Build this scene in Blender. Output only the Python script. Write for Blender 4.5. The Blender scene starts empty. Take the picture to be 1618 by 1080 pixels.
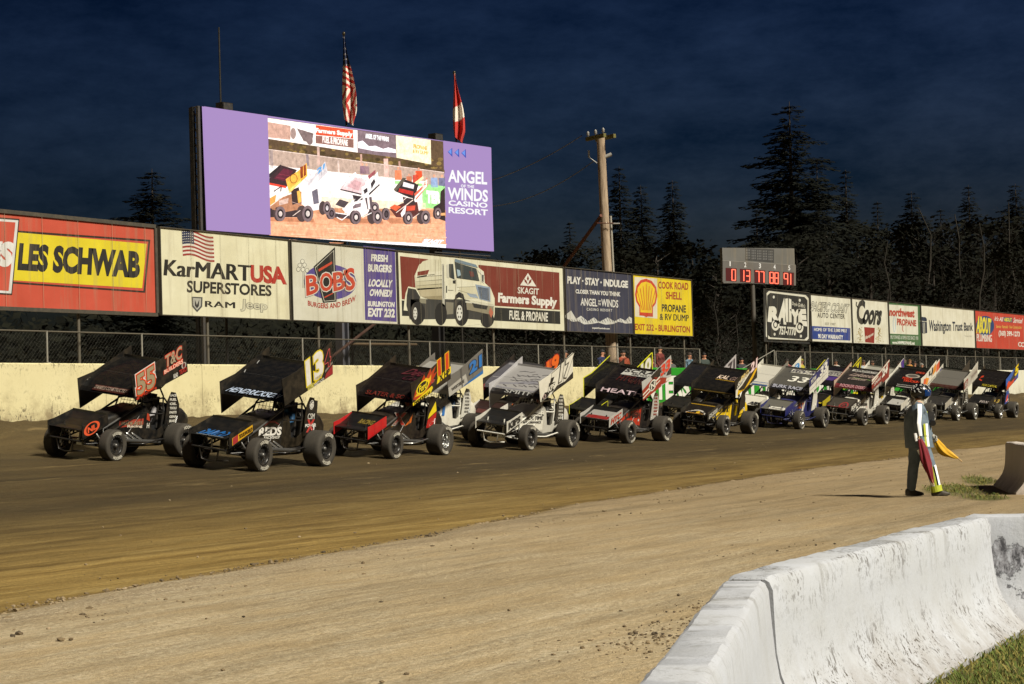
import bpy, bmesh, math, random
from mathutils import Vector, Matrix, noise
from mathutils.geometry import tessellate_polygon
R = math.radians
random.seed(7)
scene = bpy.context.scene
COL = scene.collection

# ------------------------------------------------------------------ camera
F, CX, CY, EYE = 3146.0, 809.0, 540.0, 1.65          # 70 mm lens on a 1618 px wide frame
ex = Vector((2600 - CX, 592 - CY, F)).normalized()    # along the track wall, in camera axes right/down/forward
roll = 0.0306
ez = Vector((-roll, -1, (roll * ex[0] + ex[1]) / ex[2])).normalized()
ey = ez.cross(ex)
right_w = Vector((ex[0], ey[0], ez[0])); down_w = Vector((ex[1], ey[1], ez[1])); fwd_w = Vector((ex[2], ey[2], ez[2]))
cam_d = bpy.data.cameras.new("camera"); cam = bpy.data.objects.new("camera", cam_d); COL.objects.link(cam)
cam_d.sensor_width = 36; cam_d.lens = F / 1618 * 36; cam_d.clip_end = 3000; cam_d.clip_start = 0.1
rm = Matrix((right_w, -down_w, -fwd_w)).transposed().to_4x4()
cam.matrix_world = Matrix.Translation((0, 0, EYE)) @ rm
scene.camera = cam

# ------------------------------------------------------------------ sky, floodlight, exposure
world = bpy.data.worlds.new("World"); scene.world = world; world.use_nodes = True
nt = world.node_tree; nt.nodes.clear()
out = nt.nodes.new("ShaderNodeOutputWorld"); bg = nt.nodes.new("ShaderNodeBackground")
sky = nt.nodes.new("ShaderNodeTexSky"); sky.sky_type = 'NISHITA'; sky.sun_disc = False
sky.sun_elevation = R(-2.0); sky.sun_rotation = R(80); sky.ozone_density = 3.0
tc = nt.nodes.new("ShaderNodeTexCoord"); mp = nt.nodes.new("ShaderNodeMapping"); mp.inputs['Scale'].default_value = (1.0, 1.0, 2.6)
nz = nt.nodes.new("ShaderNodeTexNoise"); nz.inputs['Scale'].default_value = 7.5; nz.inputs['Detail'].default_value = 7; nz.inputs['Roughness'].default_value = 0.7
rp = nt.nodes.new("ShaderNodeValToRGB")
rp.color_ramp.elements[0].position = 0.33; rp.color_ramp.elements[0].color = (0.30, 0.62, 0.98, 1)
rp.color_ramp.elements[1].position = 0.72; rp.color_ramp.elements[1].color = (1.75, 2.05, 2.45, 1)
mx = nt.nodes.new("ShaderNodeMixRGB"); mx.blend_type = 'MULTIPLY'; mx.inputs[0].default_value = 1.0
L = nt.links.new
L(tc.outputs['Generated'], mp.inputs['Vector']); L(mp.outputs[0], nz.inputs['Vector']); L(nz.outputs['Fac'], rp.inputs[0])
L(sky.outputs[0], mx.inputs[1]); L(rp.outputs[0], mx.inputs[2]); L(mx.outputs[0], bg.inputs['Color']); L(bg.outputs[0], out.inputs['Surface'])
bg.inputs['Strength'].default_value = 0.054

LIGHT = (1.0, 0.935, 0.79)
sun_d = bpy.data.lights.new("floodlight", 'SUN'); sun_d.energy = 5.0; sun_d.angle = R(9.0); sun_d.color = LIGHT
sun = bpy.data.objects.new("floodlight", sun_d); COL.objects.link(sun)
to_light = Vector((-0.22, -0.975, 0.0)).normalized() * math.cos(R(43)) + Vector((0, 0, math.sin(R(43))))
sun.rotation_euler = to_light.to_track_quat('Z', 'Y').to_euler()
scene.view_settings.view_transform = 'Standard'; scene.view_settings.look = 'None'
scene.view_settings.exposure = 0.42; scene.view_settings.gamma = 1.0

# ------------------------------------------------------------------ pixel -> place
def ray(px, py): return right_w * ((px - CX) / F) + down_w * ((py - CY) / F) + fwd_w
EYE_V = Vector((0, 0, EYE))
def at_y(px, py, y):
    r = ray(px, py); return EYE_V + r * (y / r.y)
def at_depth(px, py, d): return EYE_V + ray(px, py) * d
def at_z(px, py, z):
    r = ray(px, py); return EYE_V + r * ((z - EYE) / r.z)

def smooth(a, b, x):
    t = min(1, max(0, (x - a) / (b - a))); return t * t * (3 - 2 * t)
WALL_Y = 32.0
def bank(y): return 0.085 * 0.8 * math.log1p(math.exp(min(60, (y - 18.1) / 0.8)))
def ground_z(x, y):
    if y > WALL_Y + 0.15: return 1.95 + 0.02 * (y - 32) * 0
    z = bank(y)
    b = smooth(30.5, 31.9, y)
    if b > 0: z += b * (0.43 + 0.16 * noise.noise((x * 0.55, 3.1, 0)) + 0.10 * noise.noise((x * 1.9, y * 2, 4)))
    return z

# ------------------------------------------------------------------ materials
def lin(c): return c / 12.92 if c <= 0.04045 else ((c + 0.055) / 1.055) ** 2.4
def hexlin(h):
    h = h.lstrip('#'); return tuple(lin(int(h[i:i + 2], 16) / 255) for i in (0, 2, 4))
_m = {}
def newmat(key):
    m = bpy.data.materials.new(key); m.use_nodes = True
    return m, m.node_tree, m.node_tree.nodes['Principled BSDF']
def paint(h, rough=0.45, metal=0.0, dirt=0.25, spec=0.5):
    """painted or plain surface of albedo h, with a film of dust"""
    key = ('p', h, rough, metal, dirt)
    if key in _m: return _m[key]
    m, t, b = newmat("paint_" + h.strip('#')); c = hexlin(h)
    b.inputs['Roughness'].default_value = rough; b.inputs['Metallic'].default_value = metal
    b.inputs['Specular IOR Level'].default_value = spec
    if dirt > 0:
        n = t.nodes.new("ShaderNodeTexNoise"); n.inputs['Scale'].default_value = 7; n.inputs['Detail'].default_value = 6; n.inputs['Roughness'].default_value = 0.65
        tx = t.nodes.new("ShaderNodeTexCoord"); t.links.new(tx.outputs['Object'], n.inputs['Vector'])
        r = t.nodes.new("ShaderNodeValToRGB")
        r.color_ramp.elements[0].position = 0.42; r.color_ramp.elements[0].color = (0, 0, 0, 1)
        r.color_ramp.elements[1].position = 0.75; r.color_ramp.elements[1].color = (dirt, dirt, dirt, 1)
        x = t.nodes.new("ShaderNodeMixRGB"); x.inputs[1].default_value = (*c, 1); x.inputs[2].default_value = (0.16, 0.12, 0.075, 1)
        t.links.new(n.outputs['Fac'], r.inputs[0]); t.links.new(r.outputs[0], x.inputs[0]); t.links.new(x.outputs[0], b.inputs['Base Color'])
    else: b.inputs['Base Color'].default_value = (*c, 1)
    _m[key] = m; return m
def P(h): return paint(h, 0.4, 0, 0.22)
FACE_LIGHT = 1.40
def O(h):
    """sign vinyl whose colour reads as h when the floodlight faces it"""
    key = ('o', h)
    if key in _m: return _m[key]
    c = [min(0.86, v / FACE_LIGHT / LIGHT[i]) for i, v in enumerate(hexlin(h))]
    m, t, b = newmat("vinyl_" + h.strip('#'))
    b.inputs['Roughness'].default_value = 0.75; b.inputs['Specular IOR Level'].default_value = 0.2
    n = t.nodes.new("ShaderNodeTexNoise"); n.inputs['Scale'].default_value = 1.3; n.inputs['Detail'].default_value = 8
    tx = t.nodes.new("ShaderNodeTexCoord"); t.links.new(tx.outputs['Object'], n.inputs['Vector'])
    r = t.nodes.new("ShaderNodeValToRGB")
    r.color_ramp.elements[0].position = 0.3; r.color_ramp.elements[0].color = (0.87, 0.85, 0.80, 1)
    r.color_ramp.elements[1].position = 0.62; r.color_ramp.elements[1].color = (1, 1, 1, 1)
    x = t.nodes.new("ShaderNodeMixRGB"); x.blend_type = 'MULTIPLY'; x.inputs[0].default_value = 1; x.inputs[1].default_value = (*c, 1)
    t.links.new(n.outputs['Fac'], r.inputs[0]); t.links.new(r.outputs[0], x.inputs[2])
    mp_ = t.nodes.new("ShaderNodeMapping"); mp_.inputs['Scale'].default_value = (5, 5, 0.35); t.links.new(tx.outputs['Object'], mp_.inputs['Vector'])
    n2 = t.nodes.new("ShaderNodeTexNoise"); n2.inputs['Scale'].default_value = 1; n2.inputs['Detail'].default_value = 6; n2.inputs['Roughness'].default_value = 0.65; t.links.new(mp_.outputs[0], n2.inputs['Vector'])
    r2 = t.nodes.new("ShaderNodeValToRGB"); r2.color_ramp.elements[0].position = 0.52; r2.color_ramp.elements[0].color = (0, 0, 0, 1); r2.color_ramp.elements[1].position = 0.78; r2.color_ramp.elements[1].color = (0.5, 0.5, 0.5, 1)
    x2 = t.nodes.new("ShaderNodeMixRGB"); x2.inputs[2].default_value = (0.22, 0.18, 0.12, 1); bp = t.nodes.new("ShaderNodeBump"); bp.inputs['Strength'].default_value = 0.22; bp.inputs['Distance'].default_value = 0.12; n3 = t.nodes.new("ShaderNodeTexNoise"); n3.inputs['Scale'].default_value = 1.1; n3.inputs['Detail'].default_value = 3; t.links.new(tx.outputs['Object'], n3.inputs['Vector']); t.links.new(n3.outputs['Fac'], bp.inputs['Height']); t.links.new(bp.outputs[0], b.inputs['Normal']); t.links.new(n2.outputs['Fac'], r2.inputs[0]); t.links.new(r2.outputs[0], x2.inputs[0]); t.links.new(x.outputs[0], x2.inputs[1]); t.links.new(x2.outputs[0], b.inputs['Base Color'])
    _m[key] = m; return m
def G(h, s=1.0, mottle=0.0):
    """lit screen pixels or lamp segments; mottle = the uneven detail of a broadcast picture"""
    key = ('e', h, s, mottle)
    if key in _m: return _m[key]
    m, t, b = newmat("lit_" + h.strip('#')); c = hexlin(h)
    b.inputs['Base Color'].default_value = (0.01, 0.01, 0.01, 1); b.inputs['Roughness'].default_value = 0.6; b.inputs['Specular IOR Level'].default_value = 0.1
    b.inputs['Emission Color'].default_value = (*c, 1); b.inputs['Emission Strength'].default_value = s * 0.75
    if mottle:
        tx = t.nodes.new("ShaderNodeTexCoord"); x = t.nodes.new("ShaderNodeMixRGB"); x.blend_type = 'MULTIPLY'; x.inputs[0].default_value = 1; x.inputs[1].default_value = (*c, 1)
        n = t.nodes.new("ShaderNodeTexNoise"); n.inputs['Scale'].default_value = 7.0; n.inputs['Detail'].default_value = 9; n.inputs['Roughness'].default_value = 0.72
        r = t.nodes.new("ShaderNodeValToRGB"); k = 1 - mottle
        r.color_ramp.elements[0].position = 0.32; r.color_ramp.elements[0].color = (k, k * .97, k * .95, 1); r.color_ramp.elements[1].position = 0.66; r.color_ramp.elements[1].color = (1.25, 1.22, 1.2, 1)
        t.links.new(tx.outputs['Object'], n.inputs['Vector']); t.links.new(n.outputs['Fac'], r.inputs[0]); t.links.new(r.outputs[0], x.inputs[2]); t.links.new(x.outputs[0], b.inputs['Emission Color'])
    _m[key] = m; return m

# ------------------------------------------------------------------ mesh building
class MB:
    def __init__(s): s.v = []; s.f = []; s.fm = []; s.fs = []; s.mats = []; s.ix = {}
    def mi(s, mat):
        k = mat.name
        if k not in s.ix: s.ix[k] = len(s.mats); s.mats.append(mat)
        return s.ix[k]
    def add(s, verts, faces, mat, sm=False):
        o = len(s.v); s.v += [tuple(p) for p in verts]; i = s.mi(mat)
        for f in faces: s.f.append(tuple(o + k for k in f)); s.fm.append(i); s.fs.append(sm)
    def face(s, pts, mat): s.add(pts, [tuple(range(len(pts)))], mat)
    def poly(s, pts, mat):
        if len(pts) <= 4: return s.face(pts, mat)
        s.add(pts, tessellate_polygon([[Vector(p) for p in pts]]), mat)
    def box(s, c, d, mat, M=None):
        c = Vector(c); x, y, z = d[0] / 2, d[1] / 2, d[2] / 2
        pts = [Vector((a * x, b * y, e * z)) for e in (-1, 1) for a, b in ((-1, -1), (1, -1), (1, 1), (-1, 1))]
        if M: pts = [M @ p for p in pts]
        s.add([c + p for p in pts], [(3, 2, 1, 0), (4, 5, 6, 7), (0, 1, 5, 4), (1, 2, 6, 5), (2, 3, 7, 6), (3, 0, 4, 7)], mat)
    def tube(s, pts, r, mat, n=8, cap=True, sm=True):
        pts = [Vector(p) for p in pts]; rs = r if isinstance(r, (list, tuple)) else [r] * len(pts)
        vs = []; prev = None
        for i, p in enumerate(pts):
            d = ((pts[i] - pts[i - 1]).normalized() if i else Vector()) + ((pts[i + 1] - pts[i]).normalized() if i < len(pts) - 1 else Vector())
            d = d.normalized() if d.length > 1e-6 else Vector((0, 0, 1))
            if prev is None:
                a = Vector((0, 0, 1)) if abs(d.z) < 0.9 else Vector((1, 0, 0)); u = d.cross(a).normalized()
            else: u = (prev - d * prev.dot(d)).normalized()
            prev = u; w = d.cross(u)
            for k in range(n):
                a = 2 * math.pi * k / n; vs.append(p + (u * math.cos(a) + w * math.sin(a)) * rs[i])
        fs = []
        for i in range(len(pts) - 1):
            for k in range(n): fs.append((i * n + k, i * n + (k + 1) % n, (i + 1) * n + (k + 1) % n, (i + 1) * n + k))
        s.add(vs, fs, mat, sm)
        if cap:
            m = (len(pts) - 1) * n
            s.add(vs, [tuple(range(n - 1, -1, -1)), tuple(range(m, m + n))], mat)
    def lathe(s, prof, mat, n=32, center=(0, 0, 0), axis='Y', sm=True):
        """prof: (radius, along axis)"""
        c = Vector(center); vs = []
        for r, h in prof:
            for k in range(n):
                a = 2 * math.pi * k / n; ca, sa = r * math.cos(a), r * math.sin(a)
                vs.append(c + (Vector((ca, h, sa)) if axis == 'Y' else Vector((ca, sa, h))))
        fs = [(i * n + k, i * n + (k + 1) % n, (i + 1) * n + (k + 1) % n, (i + 1) * n + k) for i in range(len(prof) - 1) for k in range(n)]
        s.add(vs, fs, mat, sm)
    def loft(s, rings, mat, sm=True, cap=True):
        n = len(rings[0]); vs = [p for r in rings for p in r]
        fs = [(i * n + k, i * n + (k + 1) % n, (i + 1) * n + (k + 1) % n, (i + 1) * n + k) for i in range(len(rings) - 1) for k in range(n)]
        s.add(vs, fs, mat, sm)
        if cap:
            m = (len(rings) - 1) * n; s.add(vs, [tuple(range(n - 1, -1, -1)), tuple(range(m, m + n))], mat)
    def slab(s, quad, th, mat, edge=None):
        """quad: outline in order, th: thickness vector; front face is the outline itself"""
        q = [Vector(p) for p in quad]; b = [p + th for p in q]; n = len(q)
        s.poly(q, mat); s.poly(b[::-1], mat)
        for i in range(n): s.face([q[i], q[(i + 1) % n], b[(i + 1) % n], b[i]], edge or mat)
    def mesh(s, name):
        me = bpy.data.meshes.new(name); me.from_pydata(s.v, [], s.f)
        for m in s.mats: me.materials.append(m)
        me.polygons.foreach_set('material_index', s.fm); me.polygons.foreach_set('use_smooth', s.fs); me.update(); return me
    def build(s, name, parent=None, mw=None):
        return link(name, s.mesh(name), parent, mw)
def link(name, me, parent=None, ml=None):
    o = bpy.data.objects.new(name, me); COL.objects.link(o)
    if parent: o.parent = parent
    if ml is not None: o.matrix_local = ml
    return o
def empty(name, loc=(0, 0, 0), mw=None):
    o = bpy.data.objects.new(name, None); COL.objects.link(o); o.empty_display_size = 0.2
    if mw is not None: o.matrix_world = mw
    else: o.location = loc
    return o
def tag(o, label=None, cat=None, group=None, kind=None):
    if label: o['label'] = label
    if cat: o['category'] = cat
    if group: o['group'] = group
    if kind: o['kind'] = kind
    return o
def copy_tree(o, parent=None):
    c = o.copy(); COL.objects.link(c)
    if parent: c.parent = parent
    for ch in list(o.children): copy_tree(ch, c)
    return c

# ------------------------------------------------------------------ lettering and flat artwork
_tx = {}; _bb = {}
def text_geo(body, bold=0.0, sp=1.0):
    k = (body, bold, sp)
    if k in _tx: return _tx[k]
    cu = bpy.data.curves.new("lettering", 'FONT'); cu.body = body; cu.offset = bold; cu.resolution_u = 3; cu.space_character = sp
    ob = bpy.data.objects.new("lettering", cu); COL.objects.link(ob)
    dg = bpy.context.evaluated_depsgraph_get(); me = bpy.data.meshes.new_from_object(ob.evaluated_get(dg))
    vs = [(v.co.x, v.co.y) for v in me.vertices]; fs = [tuple(p.vertices) for p in me.polygons]
    bpy.data.objects.remove(ob); bpy.data.curves.remove(cu); bpy.data.meshes.remove(me)
    if bold == 0: _bb[(body, sp)] = (min(v[0] for v in vs), max(v[0] for v in vs), min(v[1] for v in vs), max(v[1] for v in vs))
    elif (body, sp) not in _bb: text_geo(body, 0.0, sp)
    x0, x1, y0, y1 = _bb[(body, sp)]
    vs = [((x - x0) / (x1 - x0 or 1), (y - y0) / (y1 - y0 or 1)) for x, y in vs]
    _tx[k] = (vs, fs); return _tx[k]

class Art:
    """draws flat shapes through a map f(u, v, layer) -> point into a mesh builder"""
    def __init__(s, mb, f, col=O): s.mb = mb; s.f = f; s.col = col
    def m(s, c): return s.col(c) if isinstance(c, str) else c
    def p(s, c, pts, l=1): s.mb.poly([s.f(x, y, l) for x, y in pts], s.m(c))
    def r(s, c, x0, y0, x1, y1, l=1): s.p(c, [(x0, y0), (x1, y0), (x1, y1), (x0, y1)], l)
    def e(s, c, cx, cy, rx, ry, l=1, n=24, a0=0, a1=360, rot=0):
        pts = []
        cr, sr = math.cos(R(rot)), math.sin(R(rot))
        for k in range(n if a1 - a0 >= 360 else n + 1):
            a = R(a0 + (a1 - a0) * k / n); x, y = rx * math.cos(a), ry * math.sin(a)
            pts.append((cx + x * cr - y * sr, cy + x * sr + y * cr))
        s.p(c, pts, l)
    def line(s, c, pts, w, l=1):
        for (x0, y0), (x1, y1) in zip(pts, pts[1:]):
            d = math.hypot(x1 - x0, y1 - y0) or 1; nx, ny = -(y1 - y0) / d * w / 2, (x1 - x0) / d * w / 2
            s.p(c, [(x0 - nx, y0 - ny), (x1 - nx, y1 - ny), (x1 + nx, y1 + ny), (x0 + nx, y0 + ny)], l)
    def ring(s, c, cx, cy, rx, ry, w, l=1, n=28, a0=0, a1=360):
        for k in range(n):
            a, b = R(a0 + (a1 - a0) * k / n), R(a0 + (a1 - a0) * (k + 1) / n)
            q = lambda t, g: (cx + (rx + g) * math.cos(t), cy + (ry + g) * math.sin(t))
            s.p(c, [q(a, -w / 2), q(b, -w / 2), q(b, w / 2), q(a, w / 2)], l)
    def t(s, body, q, c, bold=0.0, l=2, shear=0.0, sp=1.0, warp=None):
        """q = four corners: bottom-left, bottom-right, top-right, top-left (or a box x0,y0,x1,y1)"""
        if 'M' in body and bold > 0.01:              # thicken by overprinting: the offset closes up an M
            text_geo(body, 0.0, sp); x0, x1, *_ = _bb[(body, sp)]
            for i, dx in enumerate((-1, 0, 1)):
                e = dx * bold * 0.8 / (x1 - x0)
                s.t(body, q, c, 0.0, l + 0.3 * i, shear, sp, (lambda u, v, e=e: warp(u + e, v)) if warp else (lambda u, v, e=e: (u + e, v)))
            return
        vs, fs = text_geo(body, bold, sp)
        if not hasattr(q[0], '__len__'): q = [(q[0], q[1]), (q[2], q[1]), (q[2], q[3]), (q[0], q[3])]
        (ax, ay), (bx, by), (cx, cy), (dx, dy) = q
        out = []
        for u, v in vs:
            u2 = u + shear * (v - 0.5)
            if warp: u2, v = warp(u2, v)
            x = (1 - v) * ((1 - u2) * ax + u2 * bx) + v * ((1 - u2) * dx + u2 * cx)
            y = (1 - v) * ((1 - u2) * ay + u2 * by) + v * ((1 - u2) * dy + u2 * cy)
            out.append(s.f(x, y, l))
        s.mb.add(out, fs, s.m(c))
    def outlined(s, body, q, c, oc, bold=0.0, ow=0.035, l=2, **k):
        s.t(body, q, oc, bold + ow, l, **k); s.t(body, q, c, bold, l + 1, **k)
# ================================================================== GROUND
def clay_edge(x):
    pts = [(-60, 2), (5, 11.2), (13, 12.8), (22, 14.2), (31, 16.0), (45, 17.3), (66, 18.1), (120, 18.8), (400, 19)]
    for (x0, y0), (x1, y1) in zip(pts, pts[1:]):
        if x <= x1: return y0 + (y1 - y0) * max(0, (x - x0) / (x1 - x0))
    return 19
def span(*segs):
    o = []
    for a, b, st in segs:
        n = max(1, round((b - a) / st)); o += [a + (b - a) * i / n for i in range(n)]
    return o + [segs[-1][1]]
xs = span((-900, -60, 60), (-60, 4, 4), (4, 40, 0.2), (40, 75, 0.4), (75, 125, 0.8), (125, 200, 5), (200, 1500, 100))
ys = span((-900, -40, 60), (-40, 0, 4), (0, 22, 0.17), (22, 32.2, 0.3), (32.2, 40, 2), (40, 120, 10), (120, 1500, 115))
vs, clay, grassy, lips, cuts = [], [], [], [], []
GRASS = [(34.3, 10.7, 2.2, 0.55), (31.6, 9.3, 1.0, 0.4), (38.0, 11.3, 2.0, 0.35)]
def grass_amount(x, y):
    n = noise.noise((x * 1.6, y * 1.6, 7)) * 0.5 + noise.noise((x * 5, y * 5, 2)) * 0.3
    # the lawn inside the near barriers
    inside = min(smooth(3.64, 3.48, y - 0.1 * (x - 8.5)), smooth(14.6, 14.3, x))
    g = inside
    for gx, gy, rx, ry in GRASS:
        d = ((x - gx) / rx) ** 2 + ((y - gy - 0.35 * (x - gx)) / ry) ** 2
        g = max(g, smooth(1.3, 0.35, d) * 0.9)
    return min(1, max(0, g + n * 0.7 * (1 if g > 0.05 else 0)))
for y in ys:
    for x in xs:
        z = ground_z(x, y)
        c = 0.0; gr = 0.0; lip = 0.0; cu = 0.0
        if -60 <= x <= 200 and -40 <= y <= 32.2:
            e = clay_edge(x) + 0.28 * noise.noise((x * 0.35, y * 0.2, 1)) + 0.16 * noise.noise((x * 1.3, y * 0.9, 5)) + 0.09 * noise.noise((x * 5, y * 3, 5))
            c = smooth(-0.22, 0.26, y - e)
            near = max(0.0, min(1, 1.3 - x / 90))
            z += near * (0.018 * noise.noise((x * 0.5, y * 1.4, 2)) + 0.010 * noise.noise((x * 2.2, y * 4.5, 9)) + 0.006 * noise.noise((x * 7, y * 8, 3)))
            lip = math.exp(-((y - e + 0.45) / 0.45) ** 2)
            z += lip * (0.03 + 0.03 * max(0, noise.noise((x * 3, y * 3, 8))))
            # the cut edge where the graded clay begins
            z -= 0.035 * c * math.exp(-max(0, y - e) / 0.9)
            cu = c * math.exp(-max(0, y - e) / 0.55) * smooth(18, 34, x) + 0.45 * c * math.exp(-max(0, y - e) / 0.25)
            gr = grass_amount(x, y)
        vs.append((x, y, z)); clay.append(c); grassy.append(gr); lips.append(lip); cuts.append(cu)
nx = len(xs)
fs = [(j * nx + i, j * nx + i + 1, (j + 1) * nx + i + 1, (j + 1) * nx + i) for j in range(len(ys) - 1) for i in range(nx - 1)]
gm = bpy.data.meshes.new("ground"); gm.from_pydata(vs, [], fs)
gm.polygons.foreach_set('use_smooth', [True] * len(fs))
for nm, data in (("clay", clay), ("grassy", grassy), ("lip", lips), ("cut", cuts)):
    at = gm.attributes.new(nm, 'FLOAT', 'POINT'); at.data.foreach_set('value', data)
ground = link("ground", gm); tag(ground, kind='structure')

def node_noise(t, vec, scale, detail=6, rough=0.6, mscale=None):
    n = t.nodes.new("ShaderNodeTexNoise"); n.inputs['Scale'].default_value = scale; n.inputs['Detail'].default_value = detail; n.inputs['Roughness'].default_value = rough
    if mscale:
        m = t.nodes.new("ShaderNodeMapping"); m.inputs['Scale'].default_value = mscale; t.links.new(vec, m.inputs['Vector']); vec = m.outputs[0]
    t.links.new(vec, n.inputs['Vector']); return n.outputs['Fac']
def node_ramp(t, fac, *stops):
    r = t.nodes.new("ShaderNodeValToRGB"); e = r.color_ramp.elements
    while len(e) < len(stops): e.new(0.5)
    for k, (p, c) in enumerate(stops): e[k].position = p; e[k].color = (*c, 1) if len(c) == 3 else c
    t.links.new(fac, r.inputs[0]); return r.outputs[0]
def node_mix(t, fac, a, b, mode='MIX'):
    x = t.nodes.new("ShaderNodeMixRGB"); x.blend_type = mode
    for s, v in zip(x.inputs, (fac, a, b)):
        if hasattr(v, 'type') and not isinstance(v, (int, float, tuple)): t.links.new(v, s)
        else: s.default_value = v if not isinstance(v, tuple) or len(v) == 4 else (*v, 1)
    return x.outputs[0]
def node_math(t, op, a, b=0.0, clamp=False):
    x = t.nodes.new("ShaderNodeMath"); x.operation = op; x.use_clamp = clamp
    for s, v in zip(x.inputs, (a, b)):
        if isinstance(v, (int, float)): s.default_value = v
        else: t.links.new(v, s)
    return x.outputs[0]
def node_attr(t, nm):
    a = t.nodes.new("ShaderNodeAttribute"); a.attribute_name = nm; return a.outputs['Fac']
def node_bump(t, b, h, strength=0.5, dist=0.02):
    x = t.nodes.new("ShaderNodeBump"); x.inputs['Strength'].default_value = strength; x.inputs['Distance'].default_value = dist
    t.links.new(h, x.inputs['Height']); t.links.new(x.outputs[0], b.inputs['Normal'])
m, t, b = newmat("ground_dirt")
oc = t.nodes.new("ShaderNodeTexCoord").outputs['Object']
streak = node_noise(t, oc, 1.0, 8, 0.68, (0.22, 2.6, 1))
fine = node_noise(t, oc, 14, 8, 0.7)
mid = node_noise(t, oc, 0.55, 6, 0.6)
grit = node_noise(t, oc, 70, 4, 0.7)
dry = node_ramp(t, fine, (0.36, (0.35, 0.275, 0.172)), (0.5, (0.50, 0.415, 0.275)), (0.64, (0.61, 0.525, 0.37)))
dry = node_mix(t, node_ramp(t, streak, (0.35, (0, 0, 0)), (0.7, (0.6, 0.6, 0.6))), dry, (0.40, 0.295, 0.16))
dry = node_mix(t, node_ramp(t, mid, (0.45, (0, 0, 0)), (0.7, (0.45, 0.45, 0.45))), dry, (0.36, 0.265, 0.14))
wet = node_ramp(t, streak, (0.30, (0.125, 0.072, 0.017)), (0.45, (0.25, 0.160, 0.043)), (0.60, (0.36, 0.245, 0.076)), (0.74, (0.46, 0.335, 0.13)))
wet = node_mix(t, node_ramp(t, fine, (0.4, (0, 0, 0)), (0.75, (0.5, 0.5, 0.5))), wet, (0.13, 0.083, 0.024))
sep = t.nodes.new("ShaderNodeSeparateXYZ"); t.links.new(oc, sep.inputs[0])
up = node_math(t, 'MULTIPLY', node_math(t, 'SUBTRACT', sep.outputs[1], 15.2), 0.15, True)      # moister towards the racing groove
groove = node_math(t, 'MULTIPLY', up, node_ramp(t, node_noise(t, oc, 0.7, 5, 0.6, (0.12, 0.8, 1)), (0.25, (0.82,) * 3), (0.75, (1, 1, 1))))
wet = node_mix(t, groove, wet, (0.046, 0.033, 0.0150))
dry = node_mix(t, node_ramp(t, node_noise(t, oc, 0.9, 7, 0.7, (0.5, 1.6, 1)), (0.44, (0, 0, 0)), (0.62, (0.75,) * 3)), dry, (0.43, 0.32, 0.175))
speck = node_ramp(t, node_noise(t, oc, 24, 3, 0.55), (0.64, (0, 0, 0)), (0.70, (0.85,) * 3))
dry = node_mix(t, node_math(t, 'MULTIPLY', speck, node_ramp(t, node_noise(t, oc, 0.6, 4), (0.40, (0.1,) * 3), (0.65, (1, 1, 1)))), dry, (0.19, 0.14, 0.085))
lip_f = node_attr(t, "lip")
dry = node_mix(t, node_math(t, 'MULTIPLY', lip_f, 0.75), dry, node_ramp(t, node_noise(t, oc, 34, 5, 0.75), (0.38, (0.14, 0.10, 0.06)), (0.52, (0.38, 0.30, 0.19)), (0.66, (0.66, 0.58, 0.44))))
light_fade = node_math(t, 'MULTIPLY', node_math(t, 'SUBTRACT', sep.outputs[0], 13.0), 0.055, True)      # light falling off along the apron, painted into the dirt colour
dry = node_mix(t, node_math(t, 'MULTIPLY', light_fade, 0.75), dry, node_mix(t, streak, (0.17, 0.120, 0.060), (0.31, 0.225, 0.12)))
pale = node_ramp(t, node_noise(t, oc, 1.0, 9, 0.72, (0.35, 3.6, 1)), (0.58, (0, 0, 0)), (0.70, (0.55,) * 3))
wet = node_mix(t, pale, wet, (0.27, 0.195, 0.085))
cut = node_attr(t, "cut")
wet = node_mix(t, node_math(t, 'MULTIPLY', cut, node_ramp(t, node_noise(t, oc, 1.6, 6, 0.7, (0.5, 2, 1)), (0.35, (0.15,) * 3), (0.6, (1, 1, 1)))), wet, (0.060, 0.036, 0.012))
cf = node_attr(t, "clay")
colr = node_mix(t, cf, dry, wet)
gn = node_mix(t, node_noise(t, oc, 9, 5, 0.7), (0.13, 0.10, 0.03), (0.055, 0.085, 0.018))
colr = node_mix(t, node_attr(t, "grassy"), colr, gn)
grain = node_noise(t, oc, 38, 5, 0.7)
sweep = node_math(t, 'ADD', node_math(t, 'MULTIPLY', node_noise(t, oc, 1.0, 6, 0.65, (1.1, 9.5, 1)), 0.45), node_math(t, 'MULTIPLY', node_noise(t, oc, 1.0, 6, 0.6, (0.10, 1.5, 1)), 0.55))
colr = node_mix(t, 1.0, colr, node_ramp(t, grain, (0.34, (0.76,) * 3), (0.5, (1, 1, 1)), (0.66, (1.22,) * 3)), 'MULTIPLY')
colr = node_mix(t, 1.0, colr, node_ramp(t, sweep, (0.38, (0.74, 0.735, 0.72)), (0.5, (1, 1, 1)), (0.62, (1.2, 1.2, 1.2))), 'MULTIPLY')
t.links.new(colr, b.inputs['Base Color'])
t.links.new(node_math(t, 'SUBTRACT', 0.95, node_math(t, 'MULTIPLY', groove, 0.22)), b.inputs['Roughness'])
b.inputs['Specular IOR Level'].default_value = 0.25
hh = node_math(t, 'ADD', node_math(t, 'MULTIPLY', fine, 0.6), node_math(t, 'ADD', node_math(t, 'MULTIPLY', grit, 0.25), node_math(t, 'MULTIPLY', streak, 0.6)))
node_bump(t, b, hh, 0.95, 0.06)
gm.materials.append(m)

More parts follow.
